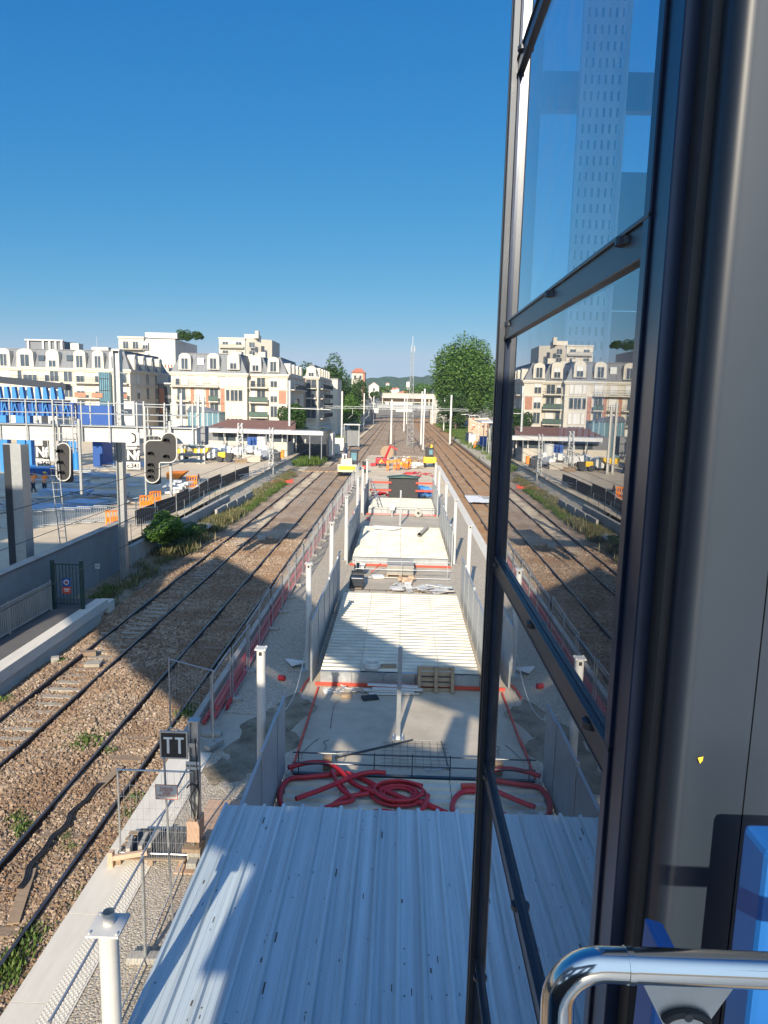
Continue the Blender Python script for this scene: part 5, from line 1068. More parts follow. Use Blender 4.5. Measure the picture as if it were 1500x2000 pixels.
# --- middle block (mansard roof, balconies, brick panels)
Y0 = 135.; b = thing('apartment_building', 'cream mansard apartment block with brick panels, in the middle behind the station shelter', 'building', (-32, Y0, 1.2))
zc, zt = V2(462, Y0)-.35, V2(303, Y0)
f1 = Face('front', Y0); mansard(b, U2(150, Y0), U2(782, Y0), Y0, Y0+20, 1, zc, zt, bands=(V2(585, Y0), ))
f2 = Face('front', Y0+1.2); mansard(b, U2(782, Y0)+.01, U2(965, Y0), Y0+1.2, Y0+19, 1, zc-.1, zt-.4)
f3 = Face('front', Y0-.2); mansard(b, U2(968, Y0), U2(1122, Y0), Y0-.2, Y0+22, 1, V2(478, Y0, 1050)-.3, V2(335, Y0, 1050), bands=(V2(605, Y0, 1050), ))
rows = [(V2(572, Y0), 2.0), (V2(697, Y0), 2.0), (V2(822, Y0), 2.0), (V2(935, Y0), 2.0)]
for r, (v, h) in enumerate(rows):
    for cx, w in (((205, .7), (262, 1.3), (388, 1.4), (508, 1.5)) if r == 0 else ((235, 1.5), (388, 1.4), (508, 1.5))): window(b, f1, U2(cx, Y0), v+.05, w, h+.1, 'shut' if r == 0 and cx > 210 else None)
    for cx, w in ((622, .6), (676, 1.3), (728, .7)): window(b, f1, U2(cx, Y0), v+.05, w, h, {0: 'shut', 1: 'open', 2: 'shut', 3: 'open'}[r])
    for cx, w in ((822, .8), (890, 1.5)): window(b, f2, U2(cx, Y0), v, w, h+.1)
    window(b, f3, U2(1008, Y0), v, 1.2, h, 'half' if r == 0 else None)
    if r > 0 and r < 3:
        balcony(b, f1, U2(468, Y0), U2(552, Y0), v-.1, solid='green_sheet' if r == 1 else None)
        for cx in (325, 452, 575): o = MB(); f1.box(o, U2(cx-14, Y0), U2(cx+14, Y0) if cx < 570 else U2(cx+20, Y0), 0, .06, v-.6, v+2.25); o.build('brick_panel', 'brick', b)
        balcony(b, f1, U2(185, Y0), U2(308, Y0), v-.1)
        balcony(b, f1, U2(345, Y0), U2(430, Y0), v-.1)
    balcony(b, f2, U2(795, Y0), U2(955, Y0), v-.1, solid='green_sheet' if r in (1, 2) else None, depth=1.1)
balcony(b, f1, U2(155, Y0), U2(552, Y0), V2(578, Y0))
o = MB(); f3.box(o, U2(1050, Y0), U2(1110, Y0), 0, .06, V2(722, Y0, 1050), V2(615, Y0, 1050)); o.build('brick_panel', 'brick', b)
for cx, w in ((268, 2.35), (505, 2.3), (672, 2.3)): dormer(b, f1, U2(cx, Y0), V2(437, Y0, cx), w, 3.0, True)
dormer(b, f2, U2(845, Y0), V2(452, Y0, 845), 2.2, 3.0); dormer(b, f3, U2(1005, Y0), V2(460, Y0, 1005), 2.2, 2.8)
o = MB(); f1.box(o, U2(366, Y0), U2(420, Y0), -.7, -.5, V2(398, Y0), V2(340, Y0)); o.build('skylight', 'galv', b)
for cx in (540, 705, 800, 905): p = C2(cx, 300, Y0+8); MB().box(p.x-.7, p.x+.7, p.y, p.y+2, zt-1, zt+.5+.5*(cx % 2)).build('chimney', 'cream2', b)
fs = Face('side', U2(1122, Y0)); 
for k in range(4):
    for r in range(4): window(b, fs, Y0+3+k*5, rows[r][0]-.2, 1.4, 2.0)
for k in range(4): dormer(b, fs, Y0+3+k*5, zc-.2, 2.0, 2.7)
balcony(b, fs, Y0+2, Y0+20, rows[0][0]-.3, h=1.0)
for r in (1, 2, 3): balcony(b, fs, Y0+2, Y0+9, rows[r][0]-.3)
# --- last mansard block beside the road
Y1 = 160.; b = thing('apartment_building', 'farthest mansard apartment block, right of the street tree and beside the dark tall tree', 'building', (-20, Y1, .8))
g1 = Face('front', Y1); x0, x1 = U2(1258, Y1), U2(1378, Y1); zc1, zt1 = V2(498, Y1, 1320)-.3, V2(398, Y1, 1320)
mansard(b, x0, x1, Y1, Y1+28, .5, zc1, zt1, bands=(V2(760, Y1, 1320),), ins=1.1); gs = Face('side', x1)
o = MB(); g1.box(o, x0+.2, x1-.35, 0, .05, V2(755, Y1, 1320), zc1-.3); o.build('brick_panel', 'brick', b)
for r in range(4):
    v = V2((588, 672, 752, 842)[r], Y1, 1320); window(b, g1, (x0+x1)/2, v, 2.2, 2.1, 'open', .05); balcony(b, g1, x0+.4, x1-.4, v-.1, depth=.9)
    for k in range(5): window(b, gs, Y1+3+k*5.2, v, 1.5, 2.1)
    balcony(b, gs, Y1+2, Y1+26, v-.1, depth=.8)
dormer(b, g1, (x0+x1)/2, zc1+.3, 2.2, 2.3); 
for k in range(5): dormer(b, gs, Y1+3+k*5, zc1+.3, 1.8, 2.1)
MB().box(x0-3, x1+.6, Y1-1, Y1+26, .3, 3.6).build('ground_floor', 'white_wall', b)
b2 = thing('apartment_building', 'plain cream block peeking out right behind the farthest mansard block', 'building', (-22, 196, .8)); MB().box(x1-3, x1+1.4, 192, 205, .5, 15).build('wall', 'cream', b2); MB().box(x1-3.1, x1+1.5, 191.9, 205.1, 15, 15.3).build('roof', 'zinc', b2)
w_ = MB(); w_.box(x1-1.5, x1-.5, 191.9, 192, 11, 13); w_.build('window', 'pane', b2)
# --- left block
Y2 = 133.; b = thing('apartment_building', 'long cream mansard apartment block with arched dormers at the far left', 'building', (-62, Y2, 1.2))
h1 = Face('front', Y2); XL, XR = C1(-420, 400, Y2).x, C1(1085, 400, Y2).x; zc2, zt2 = C1(500, 425, Y2).z-.3, C1(500, 268, Y2).z
U1 = lambda cx: C1(cx, 600, Y2).x
mansard(b, XL, XR, Y2, Y2+22, 1, zc2, zt2, bands=(C1(500, 555, Y2).z,)); hs = Face('side', XR)
for cx, w in ((48, 2.4), (225, 3.2), (452, 2.5), (678, 2.3), (830, 2.2), (970, 2.2), (-150, 2.4), (-300, 2.4)): dormer(b, h1, U1(cx), zc2+.4, w, 3.3, True)
for cx in (348, 585): o = MB(); h1.box(o, U1(cx-26), U1(cx+26), -.75, -.45, C1(cx, 362, Y2).z, C1(cx, 315, Y2).z); q = o.build('skylight', 'pane', b)
rz2 = [C1(500, 540, Y2).z, C1(500, 668, Y2).z, C1(500, 792, Y2).z, C1(500, 915, Y2).z]
for r, v in enumerate(rz2):
    for cx, w in ((-250, 1.3), (-100, 1.3), (55, 1.4), (172, .7), (240, 1.6), (298, .7), (400, .8), (460, 1.5), (575, 1.5), (676, 1.4), (828, 1.2), (1040, .9)):
        if r in (0, 1) or cx > 500: window(b, h1, U1(cx), v+.1, w, 2.05)
    balcony(b, h1, U1(640), U1(850), v); 
    if r == 0: balcony(b, h1, U1(120), U1(530), v)
    balcony(b, h1, U1(1015), U1(1080), v, solid='brick' if r == 1 else None)
for cx in (690, 830): o = MB(); h1.box(o, U1(cx-45), U1(cx+45), 1.0, 1.04, rz2[1]+.1, rz2[1]+.95); o.build('red_screen', 'brick', b)
gm = MB(); h1.box(gm, U1(850), U1(935), 0, .9, 1, C1(890, 460, Y2).z); gm.build('glazed_bay', 'conserv', b)
m = MB()
for k in range(6): h1.box(m, U1(850+17*k)-.04, U1(850+17*k)+.04, .9, 1.0, 1, C1(890, 460, Y2).z)
for k in range(6): z = 2+k*2.1; h1.box(m, U1(850), U1(935), .9, 1.0, z, z+.1)
m.build('bay_frame', 'darkmetal', b)
for k in range(4): dormer(b, hs, Y2+3+k*4.6, zc2+.4, 2.0, 2.8)
for k in range(3):
    for r in range(3): window(b, hs, Y2+4+k*5, rz2[r], 1.4, 2.1)
p0, p1 = C1(215, 245, Y2+6), C1(535, 200, Y2+6); MB().box(p0.x, p1.x, Y2+6, Y2+12, zt2-.2, p1.z).build('penthouse', 'zinc', b)
m = MB(); m.box(p0.x, p1.x, Y2+5.6, Y2+6, p1.z, p1.z+.25)
for cx in (225, 350, 405, 455, 505): m.box(C1(cx, 200, Y2+5.6).x, C1(cx, 200, Y2+5.6).x+.35, Y2+5.6, Y2+5.9, zt2, p1.z)
m.build('pergola', 'white_paint', b)
for cx, w in ((623, 1.6), (835, 3.2)): p = C1(cx, 230, Y2+5); MB().box(p.x-w/2, p.x+w/2, p.y, p.y+2, zt2-.3, p.z+.3 if w < 2 else p.z-.4).build('chimney', 'cream', b)
MB().tube((C1(810, 240, Y2+5).x, Y2+5, zt2), (C1(810, 240, Y2+5).x, Y2+5, zt2+2.8), .04, 5).build('aerial', 'galv', b)
# --- low modern block of brick and glass between the two
Y3 = 148.; b = thing('office_building', 'low modern grey block with brick piers between the two cream mansard blocks', 'building', (-56, Y3, 1.2)); k1 = Face('front', Y3)
x0, x1 = C1(1085, 700, Y3).x, C1(1470, 700, Y3).x; zt3 = C1(1250, 555, Y3).z
MB().box(x0, x1, Y3, Y3+12, 1, zt3).build('wall', 'zinc', b); MB().box(x0-.1, x1+.1, Y3-.2, Y3+12, zt3, zt3+.3).build('parapet', 'galv', b)
for a, c in ((1180, 1222), (1335, 1378)): o = MB(); k1.box(o, C1(a, 700, Y3).x, C1(c, 700, Y3).x, 0, .12, C1(1250, 800, Y3).z, C1(1250, 590, Y3).z); o.build('brick_pier', 'brick', b)
for r in range(3):
    v = C1(1250, (640, 757, 862)[r], Y3).z
    for cx in (1145, 1250, 1302, 1408): window(b, k1, C1(cx, 700, Y3).x, v, 1.3, 1.9, 'half' if cx in (1250, 1302) else 'open', frame='darkmetal')
z0_ = C1(1150, 440, Y3).z; o = MB(); o.prism([(x0, Y3+4, zt3), (x0+5.4, Y3+4, zt3), (x0+4.6, Y3+4, z0_), (x0, Y3+4, z0_)], (0, 8, 0)); o.build('upper_block', 'zinc', b)
p0, p1 = C1(1260, 550, Y3+12), C1(1410, 420, Y3+12); MB().box(p0.x, p1.x, Y3+12.1, Y3+20, 1, p1.z).build('rear_gable', 'cream2', b)
m = MB(); 
for k in range(7): m.tube((p0.x+1+k*.7, Y3+13, p1.z), (p0.x+1+k*.7, Y3+13, p1.z+.7), .15, 6)
m.build('chimney_pots', 'redroof', b)
# --- towers behind
def tower(name, label, Yt, cxs, top, side_cx, C, wall, swall, rows_, depth):
    b = thing(name, label, 'tower block', (C(cxs[0], 500, Yt).x, Yt, 1)); x0, x1 = C(cxs[0], 300, Yt).x, C(cxs[1], 300, Yt).x; zt = C(cxs[0], top, Yt).z; fc = Face('front', Yt)
    MB().box(x0, x1, Yt, Yt+depth, 1, zt).build('wall', wall, b); MB().box(x0-.2, x1+.2, Yt-.2, Yt+depth+.2, zt, zt+.5).build('parapet', 'cream2', b)
    return b, fc, x0, x1, zt
b, fc, x0, x1, zt = tower('tower_block', 'white slab tower with a roof garden behind the gap between the mansard blocks', 200., (995, 1205), 172, 1465, C1, 'cream2', 'white_wall', 6, 26)
MB().box(x1, C1(1462, 300, 200.).x, 200.6, 222, 1, zt).build('blank_wall', 'white_wall', b)
for r in range(5):
    v = zt-2.9*(r+1)
    balcony(b, fc, x0+1, x1-.2, v, depth=1.4)
    for k in range(3): window(b, fc, x0+2+k*2.7, v+.1, 1.4, 1.9, 'open' if k < 2 else 'half')
MB().box(x0+6, x0+15, 204, 210, zt+.5, zt+2.0).build('roof_house', 'white_wall', b)
for k, (dx, r_) in enumerate(((17, 2.4), (20.5, 1.5))):
    V, Fc = leaves((x0+dx, 206, zt+1.6), (r_, 2, r_*.95), 4200, .16, 40+k, 14); o = npmesh('roof_bush', V, Fc, 'leaf_b', b)
b, fc, x0, x1, zt = tower('tower_block', 'beige tower block rising behind the middle mansard roof', 250., (548, 765), 178, 965, C2, 'cream', 'cream', 6, 20)
xs_ = C2(965, 300, 250.).x; MB().prism([(x1, 250.5, 1), (xs_, 256, 1), (xs_, 272, 1), (x1, 272, 1)], (0, 0, zt-.6)).build('side_wing', 'cream2', b)
o = MB().prism([(x1+5.2, 251.9, zt-9), (x1+6.3, 252.2, zt-9), (x1+6.3, 252.2, zt-2), (x1+5.2, 251.9, zt-2)], (0, -.15, 0)).build('stair_window', 'darkmetal', b)
for r in range(4):
    v = zt-2.9*(r+1)
    for k in range(3): window(b, fc, x0+2.2+k*4.6, v+.2, 1.9, 1.7, 'open')
    balcony(b, fc, x0+.3, x0+5, v, depth=1.2, solid='cream2'); balcony(b, fc, x1-4, x1-.3, v, depth=1.2, solid='cream2')
MB().box(x0+8.3, x0+13, 252, 258, zt+.5, zt+1.9).build('roof_house', 'cream', b); MB().box(x0+12.2, x0+13.4, 251, 253, zt+.5, zt+3).build('chimney', 'cream2', b)
# --- far houses
b = thing('brick_house', 'tall brick house with an orange tiled roof beyond the dark tall tree', 'house', (-17, 300, 5)); p0, p1 = at(687, 735, 300), at(712, 735, 300)
MB().box(p0.x, p1.x, 300, 308, 2, at(700, 728, 300).z).build('wall', 'cream2', b); MB().box(p1.x-.8, p1.x+.1, 299.9, 308, 2, at(700, 728, 300).z-.1).build('side_wall', 'brick', b)
zr = at(700, 728, 300).z; MB().add([(p0.x-.4, 299.5, zr), (p1.x+.4, 299.5, zr), (p1.x+.4, 308.5, zr), (p0.x-.4, 308.5, zr), (p0.x+1.6, 303, zr+1.9), (p1.x-1.6, 303, zr+1.9)], [(0, 1, 5, 4), (1, 2, 5), (2, 3, 4, 5), (3, 0, 4)]).build('roof', 'redroof', b)
hf = Face('front', 300.)
for k in range(2): 
    for z in (zr-2.6, zr-6): window(b, hf, p0.x+1.4+k*2.2, z, .9, 1.5, 'open')
b = thing('house', 'small white gabled house at the far end of the road', 'house', (-17, 390, 5)); p0, p1 = at(720, 765, 390), at(740, 765, 390); zr = at(730, 755, 390).z
MB().box(p0.x, p1.x, 390, 398, 3, zr).build('wall', 'white_wall', b); MB().prism([(p0.x-.3, 389.8, zr), (p1.x+.3, 389.8, zr), ((p0.x+p1.x)/2, 389.8, zr+2.2)], (0, 8.4, 0)).build('gable', 'white_wall', b); MB().prism([(p0.x-.5, 390.3, zr+.1), ((p0.x+p1.x)/2, 390.3, zr+2.5), (p1.x+.5, 390.3, zr+.1), ((p0.x+p1.x)/2, 390.3, zr+2.3)], (0, 8.2, 0)).build('roof', 'redroof', b)
window(b, Face('front', 390.), (p0.x+p1.x)/2, zr-2.4, 1.1, 1.6, 'open')
for i, (px, py, Y, w, col, lab) in enumerate(((768, 764, 900, 7, 'white_wall', 'tiny white house on the hillside left of the mast'), (775, 762, 1100, 7, 'white_wall', 'second tiny white house on the hillside left of the mast'), (790, 772, 700, 16, 'redroof', 'long low far building with a reddish roof behind the bridge'), (797, 748, 1500, 7, 'white_wall', 'white villa high on the wooded hill by the mast'), (757, 751, 1500, 7, 'cream2', 'pale villa on the wooded hill left of the mast'))):
    p = at(px, py, Y); b = thing('far_house', lab, 'house', p); MB().box(p.x-w/2, p.x+w/2, Y, Y+8, -1, p.z+2).build('wall', 'white_wall', b); MB().prism([(p.x-w/2-.4, Y-.3, p.z+2), (p.x+w/2+.4, Y-.3, p.z+2), (p.x, Y-.3, p.z+4.5)], (0, 9, 0)).build('roof', 'redroof' if i != 3 else 'zinc', b)

# --- station shelter with long white canopy
b = thing('station_building', 'low station building with a long white canopy and dark window band behind the yard', 'station', (-22, 107, 1.2))
xa, xb = at(398, 860, 107).x, at(560, 860, 107).x; zwb = at(480, 862, 107).z; zc_ = at(480, 846, 107).z
MB().box(xa, xb, 107, 116, 1, zwb).build('wall', 'cream2', b); MB().box(xa+2.2, xb, 107.1, 116, zwb, zc_).build('window_band', 'pane', b)
for k in range(8): x = xa+3.2+k*1.72; MB().box(x-.09, x+.09, 106.95, 107.1, zwb, zc_).build('window_post', 'white_paint', b)
MB().box(xa, xa+2.2, 107, 116, zwb, zc_+.7).build('end_wall', 'zinc', b)
z1_ = at(420, 837, 106).z; MB().prism([(at(410, 838, 106).x, 105.5, z1_), (at(632, 845, 106).x, 105.5, z1_-.05), (at(632, 845, 106).x-1, 109, z1_-.05), (at(410, 838, 106).x, 109, z1_)], (0, 0, -.55)).build('canopy', 'white_paint', b)
MB().prism([(xa-.5, 109, z1_-.1), (xb+1, 109, z1_-.1), (xb, 116, z1_+1.1), (xa+1.5, 116, z1_+1.1)], (0, .2, -.3)).build('roof', 'brownroof', b)
MB().box(at(450, 870, 106.8).x, at(468, 870, 106.8).x, 106.85, 106.95, at(455, 882, 106.8).z, at(455, 868, 106.8).z).build('grille', 'concrete', b)
for px in (437, 520, 561, 605, 628): p = at(px, 850, 105.7); MB().tube((p.x, 105.8, 1), (p.x, 105.8, z1_-.55), .08, 8).build('canopy_post', 'galv', b)
MB().box(xb+.5, at(640, 860, 116).x, 114, 122, .8, z1_-.3).build('dark_annex', 'darkmetal', b); MB().box(at(640, 860, 118).x, at(650, 860, 118).x, 118, 122, .5, 4.2).build('white_annex', 'white_wall', b)
b = thing('glass_pavilion', 'blue tinted glass pavilion with a sloping roof above the station building', 'pavilion', (-32, 117, 5)); p0, p1 = C2(285, 880, 117), C2(550, 760, 117)
MB().box(p0.x, p1.x, 117, 121, p0.z-4.5, p0.z+1.8).build('glazing', 'conserv', b); MB().prism([(p0.x-.2, 116.8, p0.z+1.8), (p1.x, 116.8, p0.z+1.7), (p1.x-3.2, 118, p1.z+.1), (p0.x+.1, 118, p1.z+.2)], (0, 3.2, 0)).build('roof', 'zinc', b)
for k in range(12): x = p0.x+.1+(p1.x-p0.x-.3)*k/11; MB().box(x-.04, x+.04, 116.93, 117, p0.z-4.5, p0.z+1.8).build('mullion', 'white_paint' if k % 2 else 'zinc', b)

# ================================================================== FAR RAILWAY: mast, portals, bridges
def lattice(x, y, z0, z1, w0, w1, name, label, cat, m='galv', n=18, r=.04, group=None):
    t = thing(name, label, cat, (x, y, z0), group); lg = MB()
    for sx_ in (-1, 1):
        for sy_ in (-1, 1): lg.bar((x+sx_*w0/2, y+sy_*w0/2, z0), (x+sx_*w1/2, y+sy_*w1/2, z1), r*2)
    lg.build('legs', m, t); b = MB()
    for k in range(n):
        u0, u1 = k/n, (k+1)/n; a, c = (w0+(w1-w0)*u0)/2, (w0+(w1-w0)*u1)/2; za, zc_ = z0+(z1-z0)*u0, z0+(z1-z0)*u1; s = 1 if k % 2 else -1
        for f in (-1, 1): b.bar((x-s*a, y+f*a, za), (x+s*c, y+f*c, zc_), r); b.bar((x+f*a, y-s*a, za), (x+f*c, y+s*c, zc_), r)
        b.bar((x-a, y-a, za), (x+a, y-a, za), r); b.bar((x-a, y+a, za), (x+a, y+a, za), r)
    b.build('bracing', m, t); return t
t = lattice(2.0, 158, 0, 21.5, 1.35, .42, 'lattice_mast', 'tall slender lattice radio mast rising above everything in the centre', 'mast', 'galv_dark', n=26, r=.055)
MB().tube((2.0, 158, 21.5), (2.0, 158, 23.6), .05, 6).build('aerial', 'galv', t); m = MB()
for k in range(3): m.tube((2+.45*math.cos(k*2.1), 158+.45*math.sin(k*2.1), 20.2), (2+.45*math.cos(k*2.1), 158+.45*math.sin(k*2.1), 21.6), .06, 6)
m.bar((1.4, 158, 20.8), (2.6, 158, 20.8), .05); m.build('antenna_ring', 'white_paint', t)
def portal(Y, px0, px1, py, posts, label, top=None):
    a, c = at(px0, py, Y), at(px1, py+(px1-px0)*.0235*.4, Y); z = (a.z+c.z)/2; t = thing('catenary_portal', label, 'portal', (0, Y, 0), 'overhead line portals across the tracks')
    b = MB()
    for dz in (0, .45):
        for dy in (-.2, .2): b.bar((a.x, Y+dy, z+dz), (c.x, Y+dy, z+dz), .055)
    n = int((c.x-a.x)/1.2)
    for k in range(n): x = a.x+(c.x-a.x)*k/n; w = (c.x-a.x)/n; b.bar((x, Y-.2, z+.45*(k % 2)), (x+w, Y-.2, z+.45*((k+1) % 2)), .03)
    b.build('beam', 'galv', t)
    for px, tp, base in posts:
        p = at(px, py, Y); MB().box(p.x-.17, p.x+.17, Y-.17, Y+.17, base, z+tp).build('post', 'white_paint', t)
    for tx in (T1, T2, T3, T4):
        if a.x < tx < c.x: m = MB(); m.bar((tx, Y, z), (tx, Y, 6.5), .06); m.bar((tx, Y, 6.4), (tx-.9, Y, 5.6), .05); m.tube((tx-.02, Y, 6.9), (tx+.02, Y, 7.2), .09, 6); m.build('registration_arm', 'galv', t)
portal(165, 545, 915, 797, ((668, 3.8, 0), (765, 2.2, 0), (824, 4.2, 0), (881, 3.5, .3)), 'widest white overhead line portal, just behind the lattice mast')
portal(235, 640, 905, 803-9, ((711, 4.2, 0), (790, 3.5, 0), (868, 3.2, .5)), 'second white overhead line portal, behind the widest one')
portal(310, 690, 880, 790, ((730, 3.5, 0), (795, 3.5, 0), (845, 4.5, 0)), 'farthest white overhead line portal, before the low bridge')
t = hpost(at(565, 860, 112).x, 112, .8, 12.5, .3, 'dark grey steel mast beside the street tree', d=.35)
MB().bar((at(565, 860, 112).x, 112, 8.3), (-11, 112, 8.2), .1).build('arm', 'galv', t)
p = gr(824, 872, 0); hpost(p.x, 150, 0, 12.4, .3, 'grey mast with a blue band standing right of the lattice mast', d=.3)
lattice(at(470, 905, 98).x, 98, 1.2, 6.3, .8, .5, 'lattice_post', 'short lattice post standing in the yard before the station building', 'post', n=6, r=.05)
lattice(-15.9, 88, .5, 6.2, .5, .4, 'lattice_post', 'slim lattice post at the yard corner near the heap of steel tubes', 'post', n=8, r=.035)
t = thing('low_bridge', 'low pale bridge across the tracks below the beige overpass', 'bridge', (0, 330, 6.5))
MB().box(-17, 15.5, 330, 342, 6.3, 7.0).build('deck', 'concrete', t); MB().box(-17, 15.5, 329.8, 330, 6.4, 8.0).build('parapet', 'concrete_wall', t); 
for x in (-15.5, 14.5): MB().box(x-1.5, x+1.5, 330.2, 342, -.5, 6.3).build('abutment', 'concrete', t)
for k in range(12): x = -15+2.6*k; MB().box(x-.05, x+.05, 329.7, 329.8, 8.3, 9.2).build('railing_post', 'galv', t)
MB().box(-16, 15, 329.72, 329.78, 9.15, 9.22).build('railing', 'galv', t)
t = thing('overpass', 'beige concrete road overpass closing the view at the end of the tracks', 'bridge', (0, 400, 12))
MB().box(-14.5, 19, 400, 412, 11.2, 13.6).build('deck', 'cream2', t); MB().box(-14.8, 19.4, 399.7, 412.3, 13.6, 13.9).build('coping', 'cream', t); 
MB().box(-14.5, 17, 404, 410, 8.9, 11.2).build('rear_wall', 'sand', t)
for x in (-14, -12.4, -10.8, 13, 15): MB().box(x-.3, x+.3, 400.5, 401.2, 6, 11.2).build('pier', 'cream2', t)
MB().box(-30, -14.5, 398, 412, 0, 11.5).build('abutment', 'concrete', t); MB().box(17, 34, 398, 412, 0, 11.5).build('abutment', 'concrete', t)
for k in range(24): MB().box(-14+1.4*k, -13.95+1.4*k, 399.8, 399.85, 13.9, 15.1).build('railing_post', 'galv', t)
# road rising on the left with parked cars
b = MB(); b.add([(-21.5, 215, .6), (-16.6, 215, .6), (-15.8, 330, 6.6), (-17, 392, 11.3), (-24, 392, 11.3), (-22, 330, 6.6)], [(0, 1, 2, 5), (5, 2, 3, 4)]); structure(b, 'road', 'asphalt')
b = MB(); b.prism([(-16.5, 215, 0), (-15.7, 330, 0), (-16.9, 392, 0), (-16.6, 392, 0), (-15.3, 330, 0), (-16.1, 215, 0)], (0, 0, .5)); b.add([(-16.5, 215, 1.7), (-15.7, 330, 7.6), (-15.7, 330, 0), (-16.5, 215, 0), (-15.3, 330, 7.6), (-16.1, 215, 1.7), (-15.3, 330, 0), (-16.1, 215, 0)], [(0, 3, 2, 1), (0, 1, 4, 5), (5, 4, 6, 7), (0, 5, 7, 3), (1, 2, 6, 4)])
tag(b.build('road_wall', 'concrete', loc=(-16, 215, 0)), 'sloping retaining wall carrying the road left of the tracks', 'wall')
def car(c, m, label, rz=0):
    t = thing('parked_car', label, 'car', (0, 0, 0), 'cars parked along the road')
    MB().prism([(-.85, -2.1, .35), (-.85, 2.0, .35), (-.85, 2.05, .8), (-.8, 1.1, .95), (-.72, .5, 1.45), (-.72, -1.2, 1.48), (-.8, -1.9, 1.0), (-.85, -2.15, .85)][::-1], (1.65, 0, 0)).build('body', m, t, bevel=.06)
    for sx_ in (-.86, .66):
        for y in (-1.35, 1.3): MB().tube((sx_, y, .33), (sx_+.2, y, .33), .33, 12).build('wheel', 'tyre', t)
    MB().add([(-.66, -1.92, 1.02), (.66, -1.92, 1.02), (.6, -1.3, 1.42), (-.6, -1.3, 1.42)], [(0, 1, 2, 3)]).build('rear_window', 'pane', t)
    for sx_ in (-.7, .5): MB().box(sx_, sx_+.2, -2.17, -2.1, .7, .85).build('tail_light', 'red', t)
    t.location = c; t.rotation_euler = (R(3), 0, rz); return t
car((-17.3, 298, 4.95), 'white_paint', 'white car parked on the rising road, nearest of the three'); car((-17.2, 308, 5.5), 'red', 'red car parked just beyond the white one'); car((-18.0, 322, 6.2), 'darkmetal', 'dark car farthest up the rising road')
t = thing('track_shelter', 'small white-roofed shelter beside the leftmost track, below the road', 'shelter', (-15.5, 150, 0)); p0, p1 = at(672, 825, 150), at(706, 825, 150)
x0 = p0.x; MB().box(x0, x0+3.4, 149, 152, 4.6, 4.8).build('roof', 'white_paint', t); 
for dx in (.1, 3.2): MB().box(x0+dx-.06, x0+dx+.06, 149.1, 149.3, .2, 4.6).build('post', 'galv', t)
MB().box(x0+.2, x0+3.2, 151.5, 151.8, .2, 3.4).build('back_wall', 'zinc', t)
for k, (px, Y) in enumerate(((640, 120), (655, 128), (663, 136))): p = at(px, 850, Y); tag(MB().box(p.x-.9, p.x+.9, Y, Y+.3, .2, 3.2-.3*k).build('trackside_cabinet', 'white_wall', loc=(p.x, Y, .2), bevel=.03), ('nearest', 'middle', 'farthest')[k]+' pale cabinet in the row behind the mesh fence left of the tracks', 'cabinet')
# right-hand platform
t = thing('platform_canopy', 'pale canopy over the far right platform', 'canopy', (16, 120, .6)); z_ = at(930, 824, 130).z
MB().box(14.2, 20, 128, 141, z_-.1, z_+.12).build('roof', 'white_paint', t)
for y in (129, 134, 140): MB().tube((16, y, .6), (16, y, z_-.1), .08, 8).build('post', 'galv', t)
for i, (y, c, lab) in enumerate(((163, 'navy', 'dark blue painted board at the start of the far right platform'), (159, 'white_paint', 'white board beside the dark blue board on the far right platform'), (155, 'white_wall', 'pale scribbled board in the middle of the far right platform screen'), (151, 'ply', 'brown board of the far right platform screen'), (147, 'blue', 'bright blue board of the far right platform screen'))):
    b = MB(); b.box(14.6+.35*i, 16.2+.35*i, y, y+.15, .6, 3.1); o = b.build('platform_screen', c, loc=(15, y, .6)); tag(o, lab, 'screen')
o = MB().box(15.4, 20, 166, 166.4, .3, 6.3).build('mural_wall', 'ply', loc=(18, 166, .6)); tag(o, 'wall with faded pink and white painting behind the far right platform', 'wall')
m = MB(); 
for k in range(60): a = random.uniform(15.5, 19.7); z = random.uniform(1, 6); m.box(a, a+random.uniform(.1, .5), 165.95, 165.99, z, z+random.uniform(.1, .5), random.randrange(3))
q = m.build('painted_patches', ['white_paint', 'redroof', 'cream2'], o)
t = thing('notice_cabinet', 'white upright cabinet on the far right platform beside the glass corner', 'cabinet', (14.9, 112, .6)); MB().box(14.1, 14.9, 112, 112.4, 1.5, 3.9).build('housing', 'white_paint', t, bevel=.03); MB().box(14.4, 14.6, 112.1, 112.3, .6, 1.5).build('leg', 'darkmetal', t)
for i, (px, py, Y) in enumerate(((907, 810, 170), (925, 812, 150), (944, 818, 130))):
    p = at(px, py, Y); t = thing('platform_lamp', ('farthest', 'middle', 'nearest')[i]+' curved lamp over the far right platform', 'lamp', (p.x+1.2, Y, .6)); MB().path([(p.x+1.2, Y, .6), (p.x+1.2, Y, p.z-.2), (p.x+.8, Y, p.z+.15), (p.x, Y, p.z+.1)], .07, 6).build('pole', 'white_paint', t); MB().obox((p.x-.2, Y, p.z+.05), (1.1, .4, .14)).build('lamp_head', 'white_paint', t, bevel=.05)
bar_fence((15.2, 96, .6), (15.2, 146, .6), 1.2, 'pale railing along the back of the far right platform', 'galv')
MB_ = lattice(13.9, 205, .3, 11.8, .34, .3, 'lattice_post', 'white lattice post on the right bank before the huge tree', 'post', 'white_paint', 14, .04)

